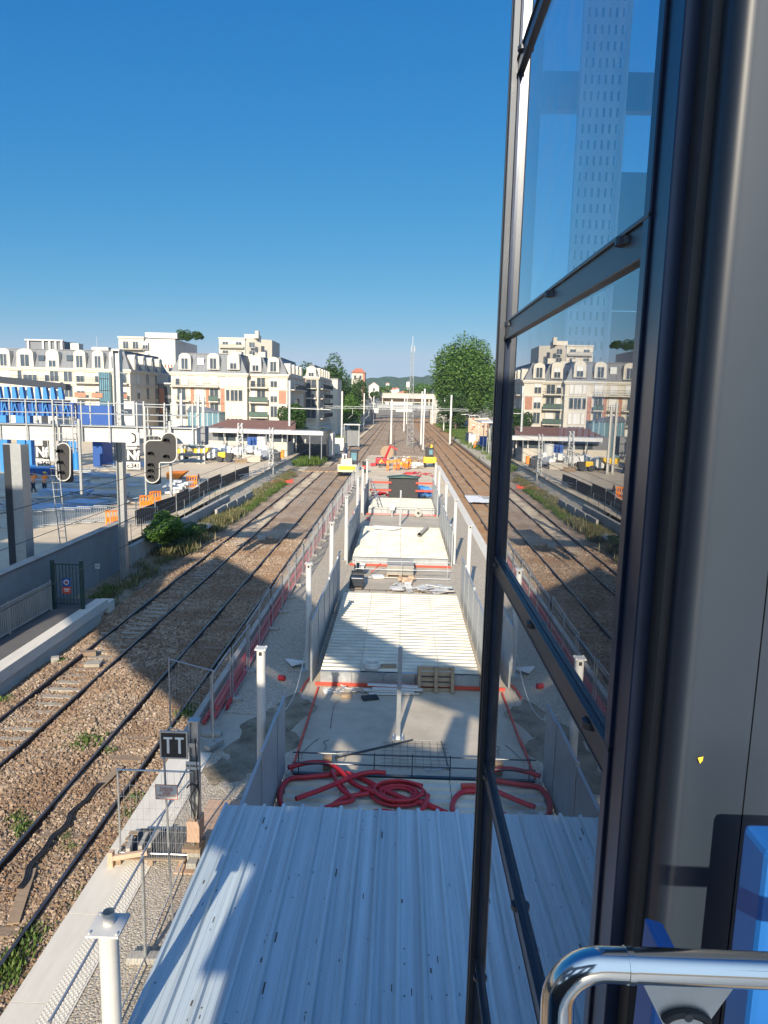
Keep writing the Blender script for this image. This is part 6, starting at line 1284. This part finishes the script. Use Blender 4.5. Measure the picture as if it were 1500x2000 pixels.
# ================================================================== PEOPLE
import bmesh
def skin(name, pts, edges, radii, mname, parent, sub=1):
    bm = bmesh.new(); ly = bm.verts.layers.skin.verify(); vs = [bm.verts.new(p) for p in pts]
    for v, r_ in zip(vs, radii): v[ly].radius = (r_, r_) if not isinstance(r_, tuple) else r_
    vs[0][ly].use_root = True
    for a, c in edges: bm.edges.new((vs[a], vs[c]))
    me = bpy.data.meshes.new(name); bm.to_mesh(me); bm.free(); me.materials.append(M[mname]); o = lk(bpy.data.objects.new(name, me)); o.parent = parent
    k = o.modifiers.new('skin', 'SKIN'); k.use_smooth_shade = True; q = o.modifiers.new('sub', 'SUBSURF'); q.levels = sub; q.render_levels = sub; return o
def person(label, loc, rz, lean=0., arms=((.12, .1), (.12, .1)), stride=.12, helmet='white_paint', top='hivis', legs='hivis', crouch=0.):
    """arms: (forward, up) swing of each hand; lean tips the trunk forward; crouch lowers the hips"""
    t = thing('person', label, 'person', (0, 0, 0), 'workers in orange high-visibility clothing')
    hz = .92-crouch; L = lambda h: -lean*h   # trunk leans along -y (the way the person faces is -y)
    hip = (0, 0, hz); ch = (0, L(.42), hz+.40); nk = (0, L(.60), hz+.57); hd = (0, L(.66)-.02, hz+.68); hd2 = (0, L(.70)-.02, hz+.80)
    P = [hip, ch, nk, hd, hd2]; E_ = [(0, 1), (1, 2), (2, 3), (3, 4)]; Rr = [(.15, .11), (.165, .12), .055, .085, .075]
    A = []; Lg = []
    for s, (fw, up) in zip((-1, 1), arms):
        sh = (s*.19, L(.50), hz+.50); el = (s*.25, L(.45)-fw*.5, hz+.24+up*.3); hn = (s*(.24-.1*fw), L(.45)-fw-.05, hz+.02+up); i = len(P); P += [sh, el, hn, (hn[0], hn[1]-.05, hn[2]-.07)]; E_ += [(1, i), (i, i+1), (i+1, i+2), (i+2, i+3)]; Rr += [.06, .045, .032, .036]; A.append((sh, el, hn))
        kn = (s*.12, -s*stride*.5-crouch*.5, hz*.52); an = (s*.13, s*stride*.9, .09); fo = (s*.13, s*stride*.9-.16, .05); i = len(P); P += [(s*.095, 0, hz-.04), kn, an, fo]; E_ += [(0, i), (i, i+1), (i+1, i+2), (i+2, i+3)]; Rr += [.095, .065, .042, .045]; Lg.append((kn, an, fo))
    skin('body', P, E_, Rr, 'skin', t)
    Pj = [(0, 0, hz-.02), (0, L(.22), hz+.22), ch, (0, L(.52), hz+.50)]; Ej = [(0, 1), (1, 2), (2, 3)]; Rj = [(.185, .14), (.18, .14), (.20, .145), (.12, .10)]
    for sh, el, hn in A: i = len(Pj); Pj += [sh, el, tuple(np.array(el)*.12+np.array(hn)*.88)]; Ej += [(2, i), (i, i+1), (i+1, i+2)]; Rj += [.085, .066, .052]
    skin('jacket', Pj, Ej, Rj, top, t)
    Pt = [(0, 0, hz+.02)]; Et = []; Rt = [(.17, .13)]
    for s, (kn, an, fo) in zip((-1, 1), Lg): i = len(Pt); Pt += [(s*.1, 0, hz-.1), kn, (an[0], an[1], .15)]; Et += [(0, i), (i, i+1), (i+1, i+2)]; Rt += [.115, .09, .072]
    skin('trousers', Pt, Et, Rt, legs, t)
    for kn, an, fo in Lg: MB().path([(an[0], an[1]+.07, .06), (an[0], an[1]-.08, .055), (an[0], an[1]-.2, .045)], .055, 8, r2=.045).build('boot', 'black', t, smooth=True)
    m = MB(); c = hd2; rr = [(.125, -.02), (.13, .02), (.115, .07), (.07, .115), (.0, .13)]
    for k in range(4): m.add([(c[0]+rr[k+j][0]*math.cos(a), c[1]+rr[k+j][0]*1.1*math.sin(a), c[2]+rr[k+j][1]) for j in (0, 1) for a in np.linspace(0, 6.2832, 13)[:12]], [(i, (i+1) % 12, 12+(i+1) % 12, 12+i) for i in range(12)])
    m.add([(c[0]+.15*math.cos(a), c[1]-.03+.17*math.sin(a), c[2]-.02) for a in np.linspace(0, 6.2832, 13)[:12]]+[(c[0]+.12*math.cos(a), c[1]+.125*math.sin(a), c[2]) for a in np.linspace(0, 6.2832, 13)[:12]], [(i, (i+1) % 12, 12+(i+1) % 12, 12+i) for i in range(12)])
    m.build('helmet', helmet, t, smooth=True)
    m = MB()
    for dz in (.1, .26): m.path([(.205*math.cos(a), L(dz)+.155*math.sin(a), hz+dz) for a in np.linspace(0, 6.2832, 17)], .018, 4, cap=False)
    m.build('reflective_band', 'text_wht', t); t.location = loc; t.rotation_euler = (0, 0, rz); return t
wz = .40
def wp_(px, py): p = gr(px, py, wz); return (p.x, p.y, wz)
person('worker in orange and white helmet seen from behind, nearest the red machine', wp_(757, 921), R(175), stride=.08)
person('worker in orange with a white helmet standing in the middle of the group', wp_(771, 920), R(180), .05, ((.2, .15), (.15, .1)))
person('worker in orange trousers stepping forward, just right of the middle worker', wp_(778.5, 919), R(200), .1, ((.25, .2), (.1, .1)), .25, 'darkmetal')
person('worker in a white shirt facing the group, between the two orange pairs', wp_(788, 916), R(10), .1, ((.3, .25), (.3, .25)), top='white_paint')
person('worker in orange bending beside the mixer, right end of the group', wp_(794, 918), R(150), .35, ((.35, .1), (.35, .15)), .15)
person('worker in orange standing upright at the right end of the group', wp_(798.5, 917), R(185), .0, helmet='yellow')
person('worker in a yellow-orange jacket crouching at the left foot of the red machine', wp_(741, 913), R(90), .5, ((.4, .1), (.3, .0)), .1, 'black', 'yellow', 'darkmetal', .35)
person('worker in orange vest and dark cap bent over the sheets in the yard', (at(66, 970, 61).x, 61, 1.2), R(170), .3, ((.4, .3), (.4, .3)), helmet='darkmetal', legs='navy')
person('worker in an orange vest with a lime helmet beside the one bent over the sheets', (at(88, 970, 61).x, 61, 1.2), R(185), .2, ((.4, .3), (.3, .3)), helmet='yellow', legs='navy')
person('small figure in orange standing on the far right platform by the boards', (14.9, 145, .6), R(160), .0)

# ================================================================== MACHINES
def wheel(t, x, y, z, r_, w, hub='offwhite'): o = MB().tube((x-w/2, y, z), (x+w/2, y, z), r_, 18).build('wheel', 'tyre', t, smooth=True); MB().tube((x-w/2-.01, y, z), (x+w/2+.01, y, z), r_*.5, 12).build('rim', hub, o)
ex, ey = -6.9, 93.0
t = thing('road_rail_excavator', 'dusty white road-rail excavator with a dark cab standing on the second track', 'excavator', (ex, ey, 0))
MB().box(ex-1.25, ex+1.25, ey, ey+.35, .45, 1.45).build('blade_box', 'offwhite', t, bevel=.06); MB().box(ex-1.1, ex+1.1, ey-.03, ey, .75, 1.25).build('blade_panel', 'yellow', t)
MB().box(ex-1.0, ex+1.0, ey+.4, ey+3.6, .5, 1.05).build('chassis', 'darkmetal', t, bevel=.05)
for y in (.7, 3.0):
    for s in (-1, 1): wheel(t, ex+s*1.05, ey+y, .45, .48, .4)
MB().prism([(ex-.9, ey+.5, 1.15), (ex-.9, ey+3.2, 1.15), (ex-.9, ey+3.2, 1.9), (ex-.9, ey+1.2, 2.2), (ex-.9, ey+.5, 1.8)][::-1], (1.5, 0, 0)).build('engine_cover', 'offwhite', t, bevel=.12)
cb = MB().box(ex+.25, ex+1.25, ey+1.4, ey+3.1, 1.25, 3.1).build('cab', 'darkmetal', t, bevel=.08); MB().box(ex+.38, ex+1.12, ey+1.36, ey+1.4, 1.9, 2.9).build('cab_window', 'conserv', cb); MB().box(ex+.2, ex+1.3, ey+1.3, ey+3.2, 3.1, 3.2).build('cab_roof', 'darkmetal', cb)
MB().bar((ex-.3, ey+2.8, 1.8), (ex-.5, ey+4.2, 3.9), .35, .4).build('boom', 'darkmetal', t); MB().bar((ex-.5, ey+4.2, 3.9), (ex-.9, ey+5.6, 2.8), .28, .3).build('dipper', 'galv', t); MB().tube((ex-.25, ey+2.2, 2.3), (ex-.45, ey+3.7, 3.3), .09, 8).build('ram', 'chrome', t)
MB().tube((ex-.4, ey+1.0, 2.1), (ex-.4, ey+1.0, 2.6), .09, 8).build('exhaust', 'black', t); MB().box(ex-.8, ex-.1, ey+1.0, ey+1.8, 2.1, 2.75).build('filter_box', 'galv', t, bevel=.05)
t = thing('fuel_drum', 'dark drum with a red band standing between the excavator and the mesh fence', 'drum', (-4.6, 93, .5)); MB().tube((-4.6, 93, .4), (-4.6, 93, 1.9), .32, 14).build('drum', 'black', t, smooth=True); MB().tube((-4.6, 93, 1.0), (-4.6, 93, 1.4), .335, 14).build('band', 'red', t, smooth=True)
mx, my = 4.3, 104.0
t = thing('mini_excavator', 'yellow mini excavator with a dark cab at the right edge of the worksite', 'excavator', (mx, my, .3))
for s in (-1, 1): MB().obox((mx+s*.7, my+.9, .62), (.35, 2.2, .5)).build('crawler_track', 'tyre', t, bevel=.15)
MB().box(mx-.95, mx+.95, my-.1, my+1.9, .95, 1.85).build('body', 'yellow', t, bevel=.15); cb = MB().box(mx-.65, mx+.45, my+.1, my+1.5, 1.85, 3.1).build('cab', 'black', t, bevel=.06); MB().box(mx-.15, mx+.35, my+.05, my+.1, 2.2, 2.9).build('cab_window', 'conserv', cb)
MB().bar((mx+.2, my+1.7, 1.4), (mx+.3, my+3.2, 3.4), .25, .3).build('boom', 'yellow', t); MB().bar((mx+.3, my+3.2, 3.4), (mx+.2, my+4.4, 2.2), .2, .25).build('dipper', 'yellow', t); MB().obox((mx+.2, my+4.3, 1.9), (.6, .4, .4)).build('bucket', 'darkmetal', t)
rx_, ry_ = -1.6, 104.5
t = thing('red_loader', 'red machine with a raised angular arm behind the workers', 'loader', (rx_-1, ry_, .4))
MB().box(-3.6, -1.9, ry_-.6, ry_+1.6, .7, 1.5).build('body', 'red_pipe', t, bevel=.1)
for x in (-3.5, -2.0):
    for y in (-.2, 1.2): wheel(t, x, ry_+y, .55, .35, .25, 'black')
MB().bar((-2.3, ry_+.3, 1.3), (-1.5, ry_+1.2, 3.2), .2, .24).build('arm', 'red_pipe', t); MB().bar((-1.5, ry_+1.2, 3.22), (-.5, ry_+1.2, 2.7), .2, .22).build('arm', 'red_pipe', t); MB().box(-4.3, -3.5, ry_-1.6, ry_-.8, .5, .8).build('bucket', 'red_pipe', t)
t = thing('concrete_mixer', 'grey round mixer drum between the workers', 'mixer', (-.4, 99.5, .4)); MB().path([(-.4, 99.6, .9), (-.4, 99.4, 1.4)], .42, 16).build('drum', 'galv', t, smooth=True)
for s in (-.35, .35): MB().bar((-.4+s, 99.5, .4), (-.4, 99.5, .95), .06).build('leg', 'darkmetal', t)
rubble('orange_crates', 'orange and dark crates behind the workers', 'crates', (-2.0, 105.5, .5), 4, (.4, .4, .3), .7, 'orange', .4)
rubble('timber_stack', 'rows of brown timber sleepers stacked behind the workers', 'timber', (.9, 108.5, .4), 16, (1.2, 1.2, .6), .9, 'wood', .25)
rubble('yellow_crates', 'yellow boxes before the timber stack', 'boxes', (1.3, 104.5, .4), 5, (.5, .3, .4), .5, 'yellow', .6)
rubble('white_bags', 'white sacks between the timber and the yellow mini excavator', 'sacks', (2.2, 101, .4), 9, (.3, .5, .5), .7, 'bag', .5)
rubble('red_scrap', 'tangle of red and white bits on the sand in front of the mini excavator', 'scrap', (2.5, 93.5, .38), 30, (.9, 1.6, .1), .3, 'red_pipe', .15)
tag(MB().obox((1.15, 91.5, .62), (.75, .5, .42), .1).build('red_toolbox', 'red_pipe', loc=(1.15, 91.5, .4), bevel=.04), 'bright red box on the sand right of the workers', 'box')
t = thing('cable_reel', 'brown wooden cable reel behind the red machine', 'reel', (-2.3, 121, 0))
for y in (121, 121.9): MB().tube((-2.3, y, 1.15), (-2.3, y+.08, 1.15), 1.1, 22).build('flange', 'wood', t)
MB().tube((-2.3, 121.08, 1.15), (-2.3, 121.9, 1.15), .6, 16).build('cable_winding', 'black', t, smooth=True)
# the yard on the left
yz = 1.2
dx, dy = at(380, 905, 96).x, 96
t = thing('site_dumper', 'yellow site dumper with a tipping skip in the yard', 'dumper', (dx, dy, yz))
MB().prism([(dx+.2, dy-.7, yz+1.0), (dx+1.6, dy-.7, yz+1.0), (dx+2.3, dy-.7, yz+1.75), (dx-.3, dy-.7, yz+1.75)], (0, 1.5, 0)).build('skip', 'yellow', t, bevel=.04); MB().box(dx-2.0, dx-.4, dy-.5, dy+.5, yz+.5, yz+.95).build('chassis', 'darkmetal', t); MB().box(dx-2.2, dx-1.1, dy-.55, dy+.55, yz+.95, yz+1.55).build('engine_cover', 'yellow', t, bevel=.05)
MB().box(dx-.9, dx-.3, dy-.3, dy+.3, yz+.9, yz+1.2).build('seat', 'black', t)
for x in (dx-1.5, dx+1.2):
    for y in (-.8, .8):
        o = MB().tube((x, dy+y-.18, yz+.42), (x, dy+y+.18, yz+.42), .44, 16).build('wheel', 'tyre', t, smooth=True)
t = thing('tipping_skip', 'orange-yellow skip lying on the yard right of the flag-shaped signal', 'skip', at(345, 915, 74)); p = at(345, 920, 74)
MB().prism([(p.x-.9, 73.4, yz+.05), (p.x+.3, 73.4, yz+.05), (p.x+1.2, 73.4, yz+.85), (p.x-.9, 73.4, yz+.75)], (0, 1.3, 0)).build('body', 'orange', t, bevel=.04)
def barrier(px, py, label, col='orange', h=1.0):
    p = gr(px, py, yz); t = thing('plastic_barrier', label, 'barrier', p, 'orange plastic barriers in the yard'); a = random.uniform(.5, .9); dxv = Vector((math.cos(a), math.sin(a), 0))*.5
    for k in range(5): q = p+dxv*((k-2)/2.2); MB().box(q.x-.04, q.x+.04, q.y-.02, q.y+.02, yz+.1, yz+h).build('bar', col, t)
    MB().bar(p-dxv+Vector((0, 0, h)), p+dxv+Vector((0, 0, h)), .06, .14).build('top_rail', col, t); MB().bar(p-dxv*.9+Vector((0, 0, .45)), p+dxv*.9+Vector((0, 0, .45)), .04, .3).build('panel', col, t)
    MB().bar(p-dxv+Vector((0, 0, .05)), p+dxv+Vector((0, 0, .05)), .3, .1).build('foot', col, t); return t
barrier(286, 994, 'orange barrier at the foot of the signal shadow, left one of the pair'); barrier(304, 985, 'orange barrier at the foot of the signal shadow, right one of the pair'); barrier(221, 1027, 'orange barrier in the shade behind the dark mast'); barrier(375, 951, 'orange barrier alone on the sand beside the white sacks')
t = thing('marker_cone', 'small dark marker cone on the sand beyond the lone orange barrier', 'cone', gr(388, 938, yz)); p = gr(388, 938, yz); MB().path([p, p+Vector((0, 0, .7))], .2, 10, r2=.04).build('cone', 'redroof', t, smooth=True); MB().obox(p+Vector((0, 0, .03)), (.5, .5, .06)).build('base', 'black', t)
def stack(px, py, Y, w, d, n, hh, m, name, label, cat, z=yz, rzv=0.): 
    p = at(px, py, Y); t = thing(name, label, cat, (p.x, Y, z))
    for k in range(n): MB().obox((p.x+random.uniform(-.06, .06), Y+random.uniform(-.06, .06), z+hh*(k+.5)), (w, d, hh*.8), rzv+random.uniform(-.03, .03)).build('piece', m, t)
    return t
rubble('sandbags', 'pile of white sandbags on the yard right of the flag-shaped signal', 'sandbags', (gr(345, 962, yz).x, gr(345, 962, yz).y, yz), 34, (.55, .8, .9), .5, 'bag', .35)
rubble('big_bags', 'heap of white big bags behind the yellow dumper', 'bags', (gr(445, 902, yz).x+.5, 101, yz), 22, (1.9, 1.2, 1.3), 1.1, 'bag', .8)
rubble('big_bags', 'white big bag pile nearer, with a shadowed side, right of the dumper', 'bags', (at(420, 900, 97).x, 97, yz+.3), 8, (.5, .5, .7), 1.2, 'bag', .8)
p = at(437, 905, 95); t = thing('roller', 'small yellow and black roller beside the white bags', 'roller', (p.x, 95, yz)); MB().box(p.x-.7, p.x+.3, 94.6, 95.6, yz+.6, yz+1.3).build('body', 'yellow', t, bevel=.08); MB().box(p.x+.3, p.x+1.2, 94.7, 95.6, yz+.4, yz+1.2).build('rear_frame', 'black', t)
for x in (-.5, .7): MB().tube((p.x+x, 94.5, yz+.4), (p.x+x, 95.7, yz+.4), .4, 14).build('drum', 'darkmetal', t, smooth=True)
stack(470, 905, 94.5, 1.6, 1.0, 3, .18, 'wood', 'board_pile', 'tilted pile of dark brown boards in the yard before the station', 'boards', rzv=.3); stack(493, 900, 97, 2.4, 1.2, 5, .18, 'cream2', 'board_pile', 'pile of pale boards right of the dark brown ones', 'boards')
p = at(495, 870, 103); t = thing('site_container', 'small blue container with a yellow tank in front of the station wall', 'container', (p.x, 103, yz)); MB().box(p.x-.9, p.x+.6, 103, 104.5, yz+1.6, yz+2.9).build('container', 'blue', t); MB().box(p.x-.9, p.x+.5, 102.6, 103.9, yz+.35, yz+1.55).build('tank', 'yellow', t, bevel=.08)
p = at(512, 880, 102); t = thing('silo', 'white and blue silo tank beside the blue container', 'silo', (p.x, 102, yz)); MB().tube((p.x, 102, yz+1.4), (p.x, 102, yz+3.1), .75, 14).build('tank', 'white_paint', t, smooth=True); MB().box(p.x-.5, p.x+.5, 101.6, 102.4, yz+.1, yz+1.4).build('base', 'blue', t)
p = at(545, 900, 98); t = thing('compressor', 'dark machine with an orange arm beside the street tree', 'machine', (p.x, 98, yz)); MB().box(p.x-1.3, p.x+.2, 97.5, 98.7, yz+.2, yz+1.3).build('body', 'darkmetal', t, bevel=.08); MB().box(p.x+.3, p.x+.7, 97.6, 98.2, yz+.5, yz+1.6).build('arm', 'orange', t)
for x in (-1, 0): MB().tube((p.x+x, 97.4, yz+.25), (p.x+x, 97.6, yz+.25), .25, 12).build('wheel', 'tyre', t)
t = thing('steel_tubes', 'long heap of loose steel tubes and mesh along the yard edge', 'tubes', (-16.3, 85, yz))
for k in range(34): y = random.uniform(74, 96); x = -16.2+random.gauss(0, .5)+(y-85)*.02; a = R(90+random.gauss(-6, 14)); d = Vector((math.cos(a), math.sin(a), random.gauss(0, .04)))*random.uniform(1, 2.6); c = Vector((x, y, yz+.08+random.random()*.5)); MB().tube(c-d, c+d, .035, 5).build('tube', 'galv', t)
t = thing('membrane_fence', 'black membrane barrier running along the yard edge above the low wall', 'barrier', (-17, 60, yz)); pts = [(-17.5, 46.5), (-17.3, 49.6), (-16.8, 52.8), (-16.9, 56.5), (-17.1, 60), (-17.3, 63.5), (-17.2, 68), (-17, 73), (-16.6, 78)]
for k, ((xa_, ya), (xb_, yb)) in enumerate(zip(pts, pts[1:])): h_ = 1.0+.12*(k % 3); MB().prism([(xa_, ya+.05, yz), (xb_, yb-.05, yz), (xb_, yb-.05, yz+h_+.06), (xa_, ya+.05, yz+h_)], (.05, 0, 0)).build('membrane', 'black', t); MB().tube((xa_+.1, ya, yz), (xa_+.1, ya, yz+1.7), .03, 5).build('stake', 'galv', t)
for k in range(8): x = -17.9+.5*k; 
t = thing('mesh_barrier', 'galvanised mesh barrier in front of the orange pair, above the bush', 'barrier', (-17.5, 45.5, yz)); m = MB(); m.tube((-18.6, 45.2, yz), (-18.6, 45.2, yz+1.2), .025, 6); m.tube((-16.2, 47.2, yz), (-16.2, 47.2, yz+1.2), .025, 6)
for z in (.1, 1.2): m.tube((-18.6, 45.2, yz+z), (-16.2, 47.2, yz+z), .022, 6)
m.build('frame', 'galv', t); m = MB()
for k in range(1, 24): u = k/24; m.bar((-18.6+2.4*u, 45.2+2*u, yz+.1), (-18.6+2.4*u, 45.2+2*u, yz+1.2), .008)
m.build('wire_mesh', 'galv', t)
# stacks of shade-tinted and white sheet piles round the two bent workers
for i, (px, py, Y, w, d, n, hh, m_, lab, rz_) in enumerate(((110, 1000, 52, 5.2, 2.2, 3, .12, 'shade_sheet', 'broad stack of pale shade-tinted sheets in the yard behind the near wall', .1), (170, 1005, 53.5, 2.6, 1.6, 4, .14, 'shade_sheet', 'smaller stack of shade-tinted panels right of the broad one', -.2), (130, 968, 60, 4.2, 1.3, 3, .16, 'shade_sheet', 'dark blue edged table of sheets in front of the two bent workers', .02), (215, 965, 60, 3.0, 1.5, 3, .12, 'galv', 'stack of grey profiles left of the dark mast', .3), (120, 945, 68, 5.0, 1.6, 3, .12, 'galv', 'long stack of pale profiles behind the two bent workers', .08), (205, 930, 74, 4.5, 2.2, 3, .12, 'shade_sheet', 'stack of shade-tinted sheets behind the dark mast', -.1), (150, 925, 78, 3.5, 2.0, 2, .16, 'galv', 'stack of grey beams near the capsule-shaped signal', .2), (250, 905, 86, 5.0, 2.5, 3, .14, 'shade_sheet', 'farther flat stack of pale shade-tinted sheets between the signals', .0), (50, 1000, 50, 3.0, 1.4, 3, .14, 'galv', 'stack of grey planks behind the scaffold ladders', -.1))):
    stack(px, py, Y, w, d, n, hh, m_, 'sheet_stack', lab, 'sheets', rzv=rz_)
for i, (px, py, Y, lab) in enumerate(((170, 978, 57, 'scattered white and grey profiles between the shade-tinted stacks'), (245, 940, 68, 'loose pale boards left of the number c.341'), (60, 975, 56, 'loose poles on the ground behind the broad steel leg'), (100, 955, 64, 'splay of white profiles behind the bent workers'), (190, 945, 66, 'scatter of steel offcuts right of the bent workers'))):
    p = at(px, py, Y); t = thing('loose_profiles', lab, 'profiles', (p.x, Y, yz))
    for k in range(16): a = random.uniform(-.5, .5); c = Vector((p.x+random.gauss(0, 1.4), Y+random.gauss(0, 1.4), yz+.06+random.random()*.25)); d = Vector((math.cos(a), math.sin(a), 0))*random.uniform(.6, 1.8); MB().bar(c-d, c+d, .12, .05).build('profile', ('white_paint', 'galv', 'shade_sheet')[k % 3], t)
for i, (px, Y, lab) in enumerate(((198, 92, 'left of two wrapped grey block stacks behind the gantry'), (215, 92, 'right of two wrapped grey block stacks behind the gantry'))): stack(px, 880, Y, 1.5, 1.2, 5, .5, 'concrete_wall', 'block_stack', lab, 'blocks')
for i, (px, py, Y, lab) in enumerate(((30, 985, 52, 'poles and boards lying left of the broad stack of shade-tinted sheets'), (150, 990, 55, 'splayed grey strips on top edge of the shade-tinted stacks'), (215, 985, 56, 'brown and white offcuts beside the dark mast foot'), (80, 940, 70, 'long pale profiles beyond the bent workers'), (235, 915, 80, 'grey profiles strewn before the farther shade-tinted stack'), (165, 935, 72, 'thin beams strewn beyond the capsule-shaped signal'))):
    p = at(px, py, Y); t = thing('loose_profiles', lab, 'profiles', (p.x, Y, yz))
    for k in range(18): a = random.uniform(-.8, .8); c = Vector((p.x+random.gauss(0, 1.6), Y+random.gauss(0, 1.6), yz+.1+random.random()*.5)); d = Vector((math.cos(a), math.sin(a), random.uniform(-.08, .08)))*random.uniform(.6, 2.2); MB().bar(c-d, c+d, .1, .06).build('profile', ('galv', 'concrete', 'wood', 'shade_sheet', 'darkmetal')[k % 5], t)
for i in range(7):
    p = at(20+32*i, 1000, 44+.6*i); t = thing('mesh_barrier', f'galvanised site barrier, {nth(i)} from the left of the row behind the tall grey wall', 'barrier', (p.x, p.y, yz), 'row of site barriers behind the tall grey wall'); m = MB()
    for z in (.15, 1.1): m.tube((p.x-1, p.y, yz+z), (p.x+1, p.y, yz+z), .022, 6)
    for k in range(15): m.bar((p.x-1+k/7, p.y, yz+.02), (p.x-1+k/7, p.y, yz+1.1), .016)
    m.build('frame', 'galv', t); MB().box(p.x-.9, p.x-.8, p.y-.3, p.y+.3, yz, yz+.05).build('foot', 'darkmetal', t)
t = thing('container', 'blue corrugated container in the yard left of the capsule-shaped signal', 'container', (-36, 74, yz)); p0, p1 = at(33, 947, 72), at(88, 916, 72)
prof = []; x = p0.x
while x < p1.x: prof += [(x, 0), (x+.1, .07), (x+.22, .07), (x+.32, 0)]; x += .42
m = MB(); n = len(prof); m.add([(a, 72-dd, yz) for a, dd in prof]+[(a, 72-dd, p1.z) for a, dd in prof], [(i, i+1, n+i+1, n+i) for i in range(n-1)]); m.build('corrugated_side', 'blue', t); MB().box(p0.x, x-.1, 72.02, 75, yz, p1.z-.02).build('body', 'blue', t); MB().box(p0.x-.05, x, 71.9, 75.1, p1.z, p1.z+.08).build('top_frame', 'lblue', t)
# blue launching structure: a long lattice box on blue legs
t = thing('blue_steelwork', 'big blue steel framework with a row of light blue brackets at the far left', 'steelwork', (-46, 76, yz)); BY = 76.
p0, p1 = at(-60, 742, BY), at(128, 748, BY); zt_, zb_ = p1.z, at(60, 812, BY).z
MB().prism([(p0.x, BY, zt_+.8), (p1.x, BY, zt_-.1), (p1.x, BY, zt_-.75), (p0.x, BY, zt_+.1)], (0, 1.2, 0)).build('top_beam', 'darkmetal', t)
k = 0; x = p0.x+.4
while x < p1.x: MB().prism([(x, BY-.15, zt_-.5), (x+.35, BY-.15, zt_-.5), (x+.5, BY-.15, zt_-1.75), (x, BY-.15, zt_-1.75)], (0, .5, 0)).build('bracket', 'lblue', t); x += .83; k += 1
MB().box(p0.x, p1.x+.1, BY-.2, BY+.8, zt_-2.0, zt_-1.8).build('mid_beam', 'navy', t); MB().box(p0.x, p1.x+.6, BY+.3, BY+1.2, zb_, zt_-2.0).build('dark_panel', 'blue', t)
m = MB(); x = p0.x
while x < p1.x: m.bar((x, BY, zb_), (x+.4, BY, zt_-2.0), .09); m.bar((x+.6, BY, zb_), (x+.3, BY, zt_-2.0), .09); m.box(x, x+.12, BY-.1, BY+.1, zb_, zt_-1.9); x += 1.1
m.build('bracing', 'lblue', t)
for px, w in ((40, .9), (55, .5), (5, .9)): p = at(px, 850, BY); MB().box(p.x-w/2, p.x+w/2, BY, BY+.8, yz, zb_).build('leg', 'lblue', t)
MB().box(p1.x+.3, p1.x+4.4, BY+1, BY+4, at(150, 860, BY).z, at(150, 792, BY).z).build('tail_box', 'blue', t)
for px in (139, 148): p = at(px, 860, 78); MB().tube((p.x, 78, yz), (p.x, 78, at(140, 845, 78).z), .3, 12).build('jack_leg', 'lblue', t, smooth=True)
o = MB(); p0, p1 = at(180, 862, 84), at(198, 792+36, 84); o.box(p0.x, p1.x, 84, 87, yz, p1.z); tag(o.build('blue_tank', 'blue', loc=(p0.x, 84, yz), bevel=.06), 'dark blue tank between the two signals beyond the gantry', 'tank')
# white cabins beyond the gantry
for i, (px0, px1, py0, py1, Y, lab) in enumerate(((66, 80, 804, 840, 90, 'small white cabin seen under the blue framework, left one'), (95, 112, 806, 840, 90, 'small white cabin seen under the blue framework, right one'), (190, 205, 800, 840, 95, 'white cabin with dark windows left of the dark mast'), (240, 262, 785, 850, 100, 'white cabin right of the dark mast'))):
    p0, p1 = at(px0, py1, Y), at(px1, py0, Y); t = thing('site_cabin', lab, 'cabin', (p0.x, Y, yz)); MB().box(p0.x, p1.x, Y, Y+3, yz, p1.z).build('body', 'white_wall', t); MB().box(p0.x+.3, p1.x-.3, Y-.03, Y, p1.z-1.9, p1.z-1.0).build('window', 'pane', t); MB().box(p0.x-.1, p1.x+.1, Y-.1, Y+3.1, p1.z, p1.z+.1).build('roof', 'galv', t)

# ================================================================== AIR: light haze over the far things
hz = MB(); hz.box(-3600, 3600, -420, 4300, -3.2, 130); o = hz.build('haze', [], None) if 0 else None
me = bpy.data.meshes.new('haze'); me.from_pydata(hz.v, [], hz.f); o = lk(bpy.data.objects.new('haze', me)); o['kind'] = 'stuff'; o['label'] = 'thin bluish morning haze over the whole place'; o['category'] = 'haze'
m = bpy.data.materials.new('haze'); m.use_nodes = True; N = m.node_tree.nodes; N.remove(N['Principled BSDF']); v = N.new('ShaderNodeVolumePrincipled'); v.inputs['Color'].default_value = (.62, .76, 1, 1); v.inputs['Density'].default_value = .00010; v.inputs['Anisotropy'].default_value = 0
m.node_tree.links.new(v.outputs[0], N['Material Output'].inputs['Volume']); me.materials.append(m)
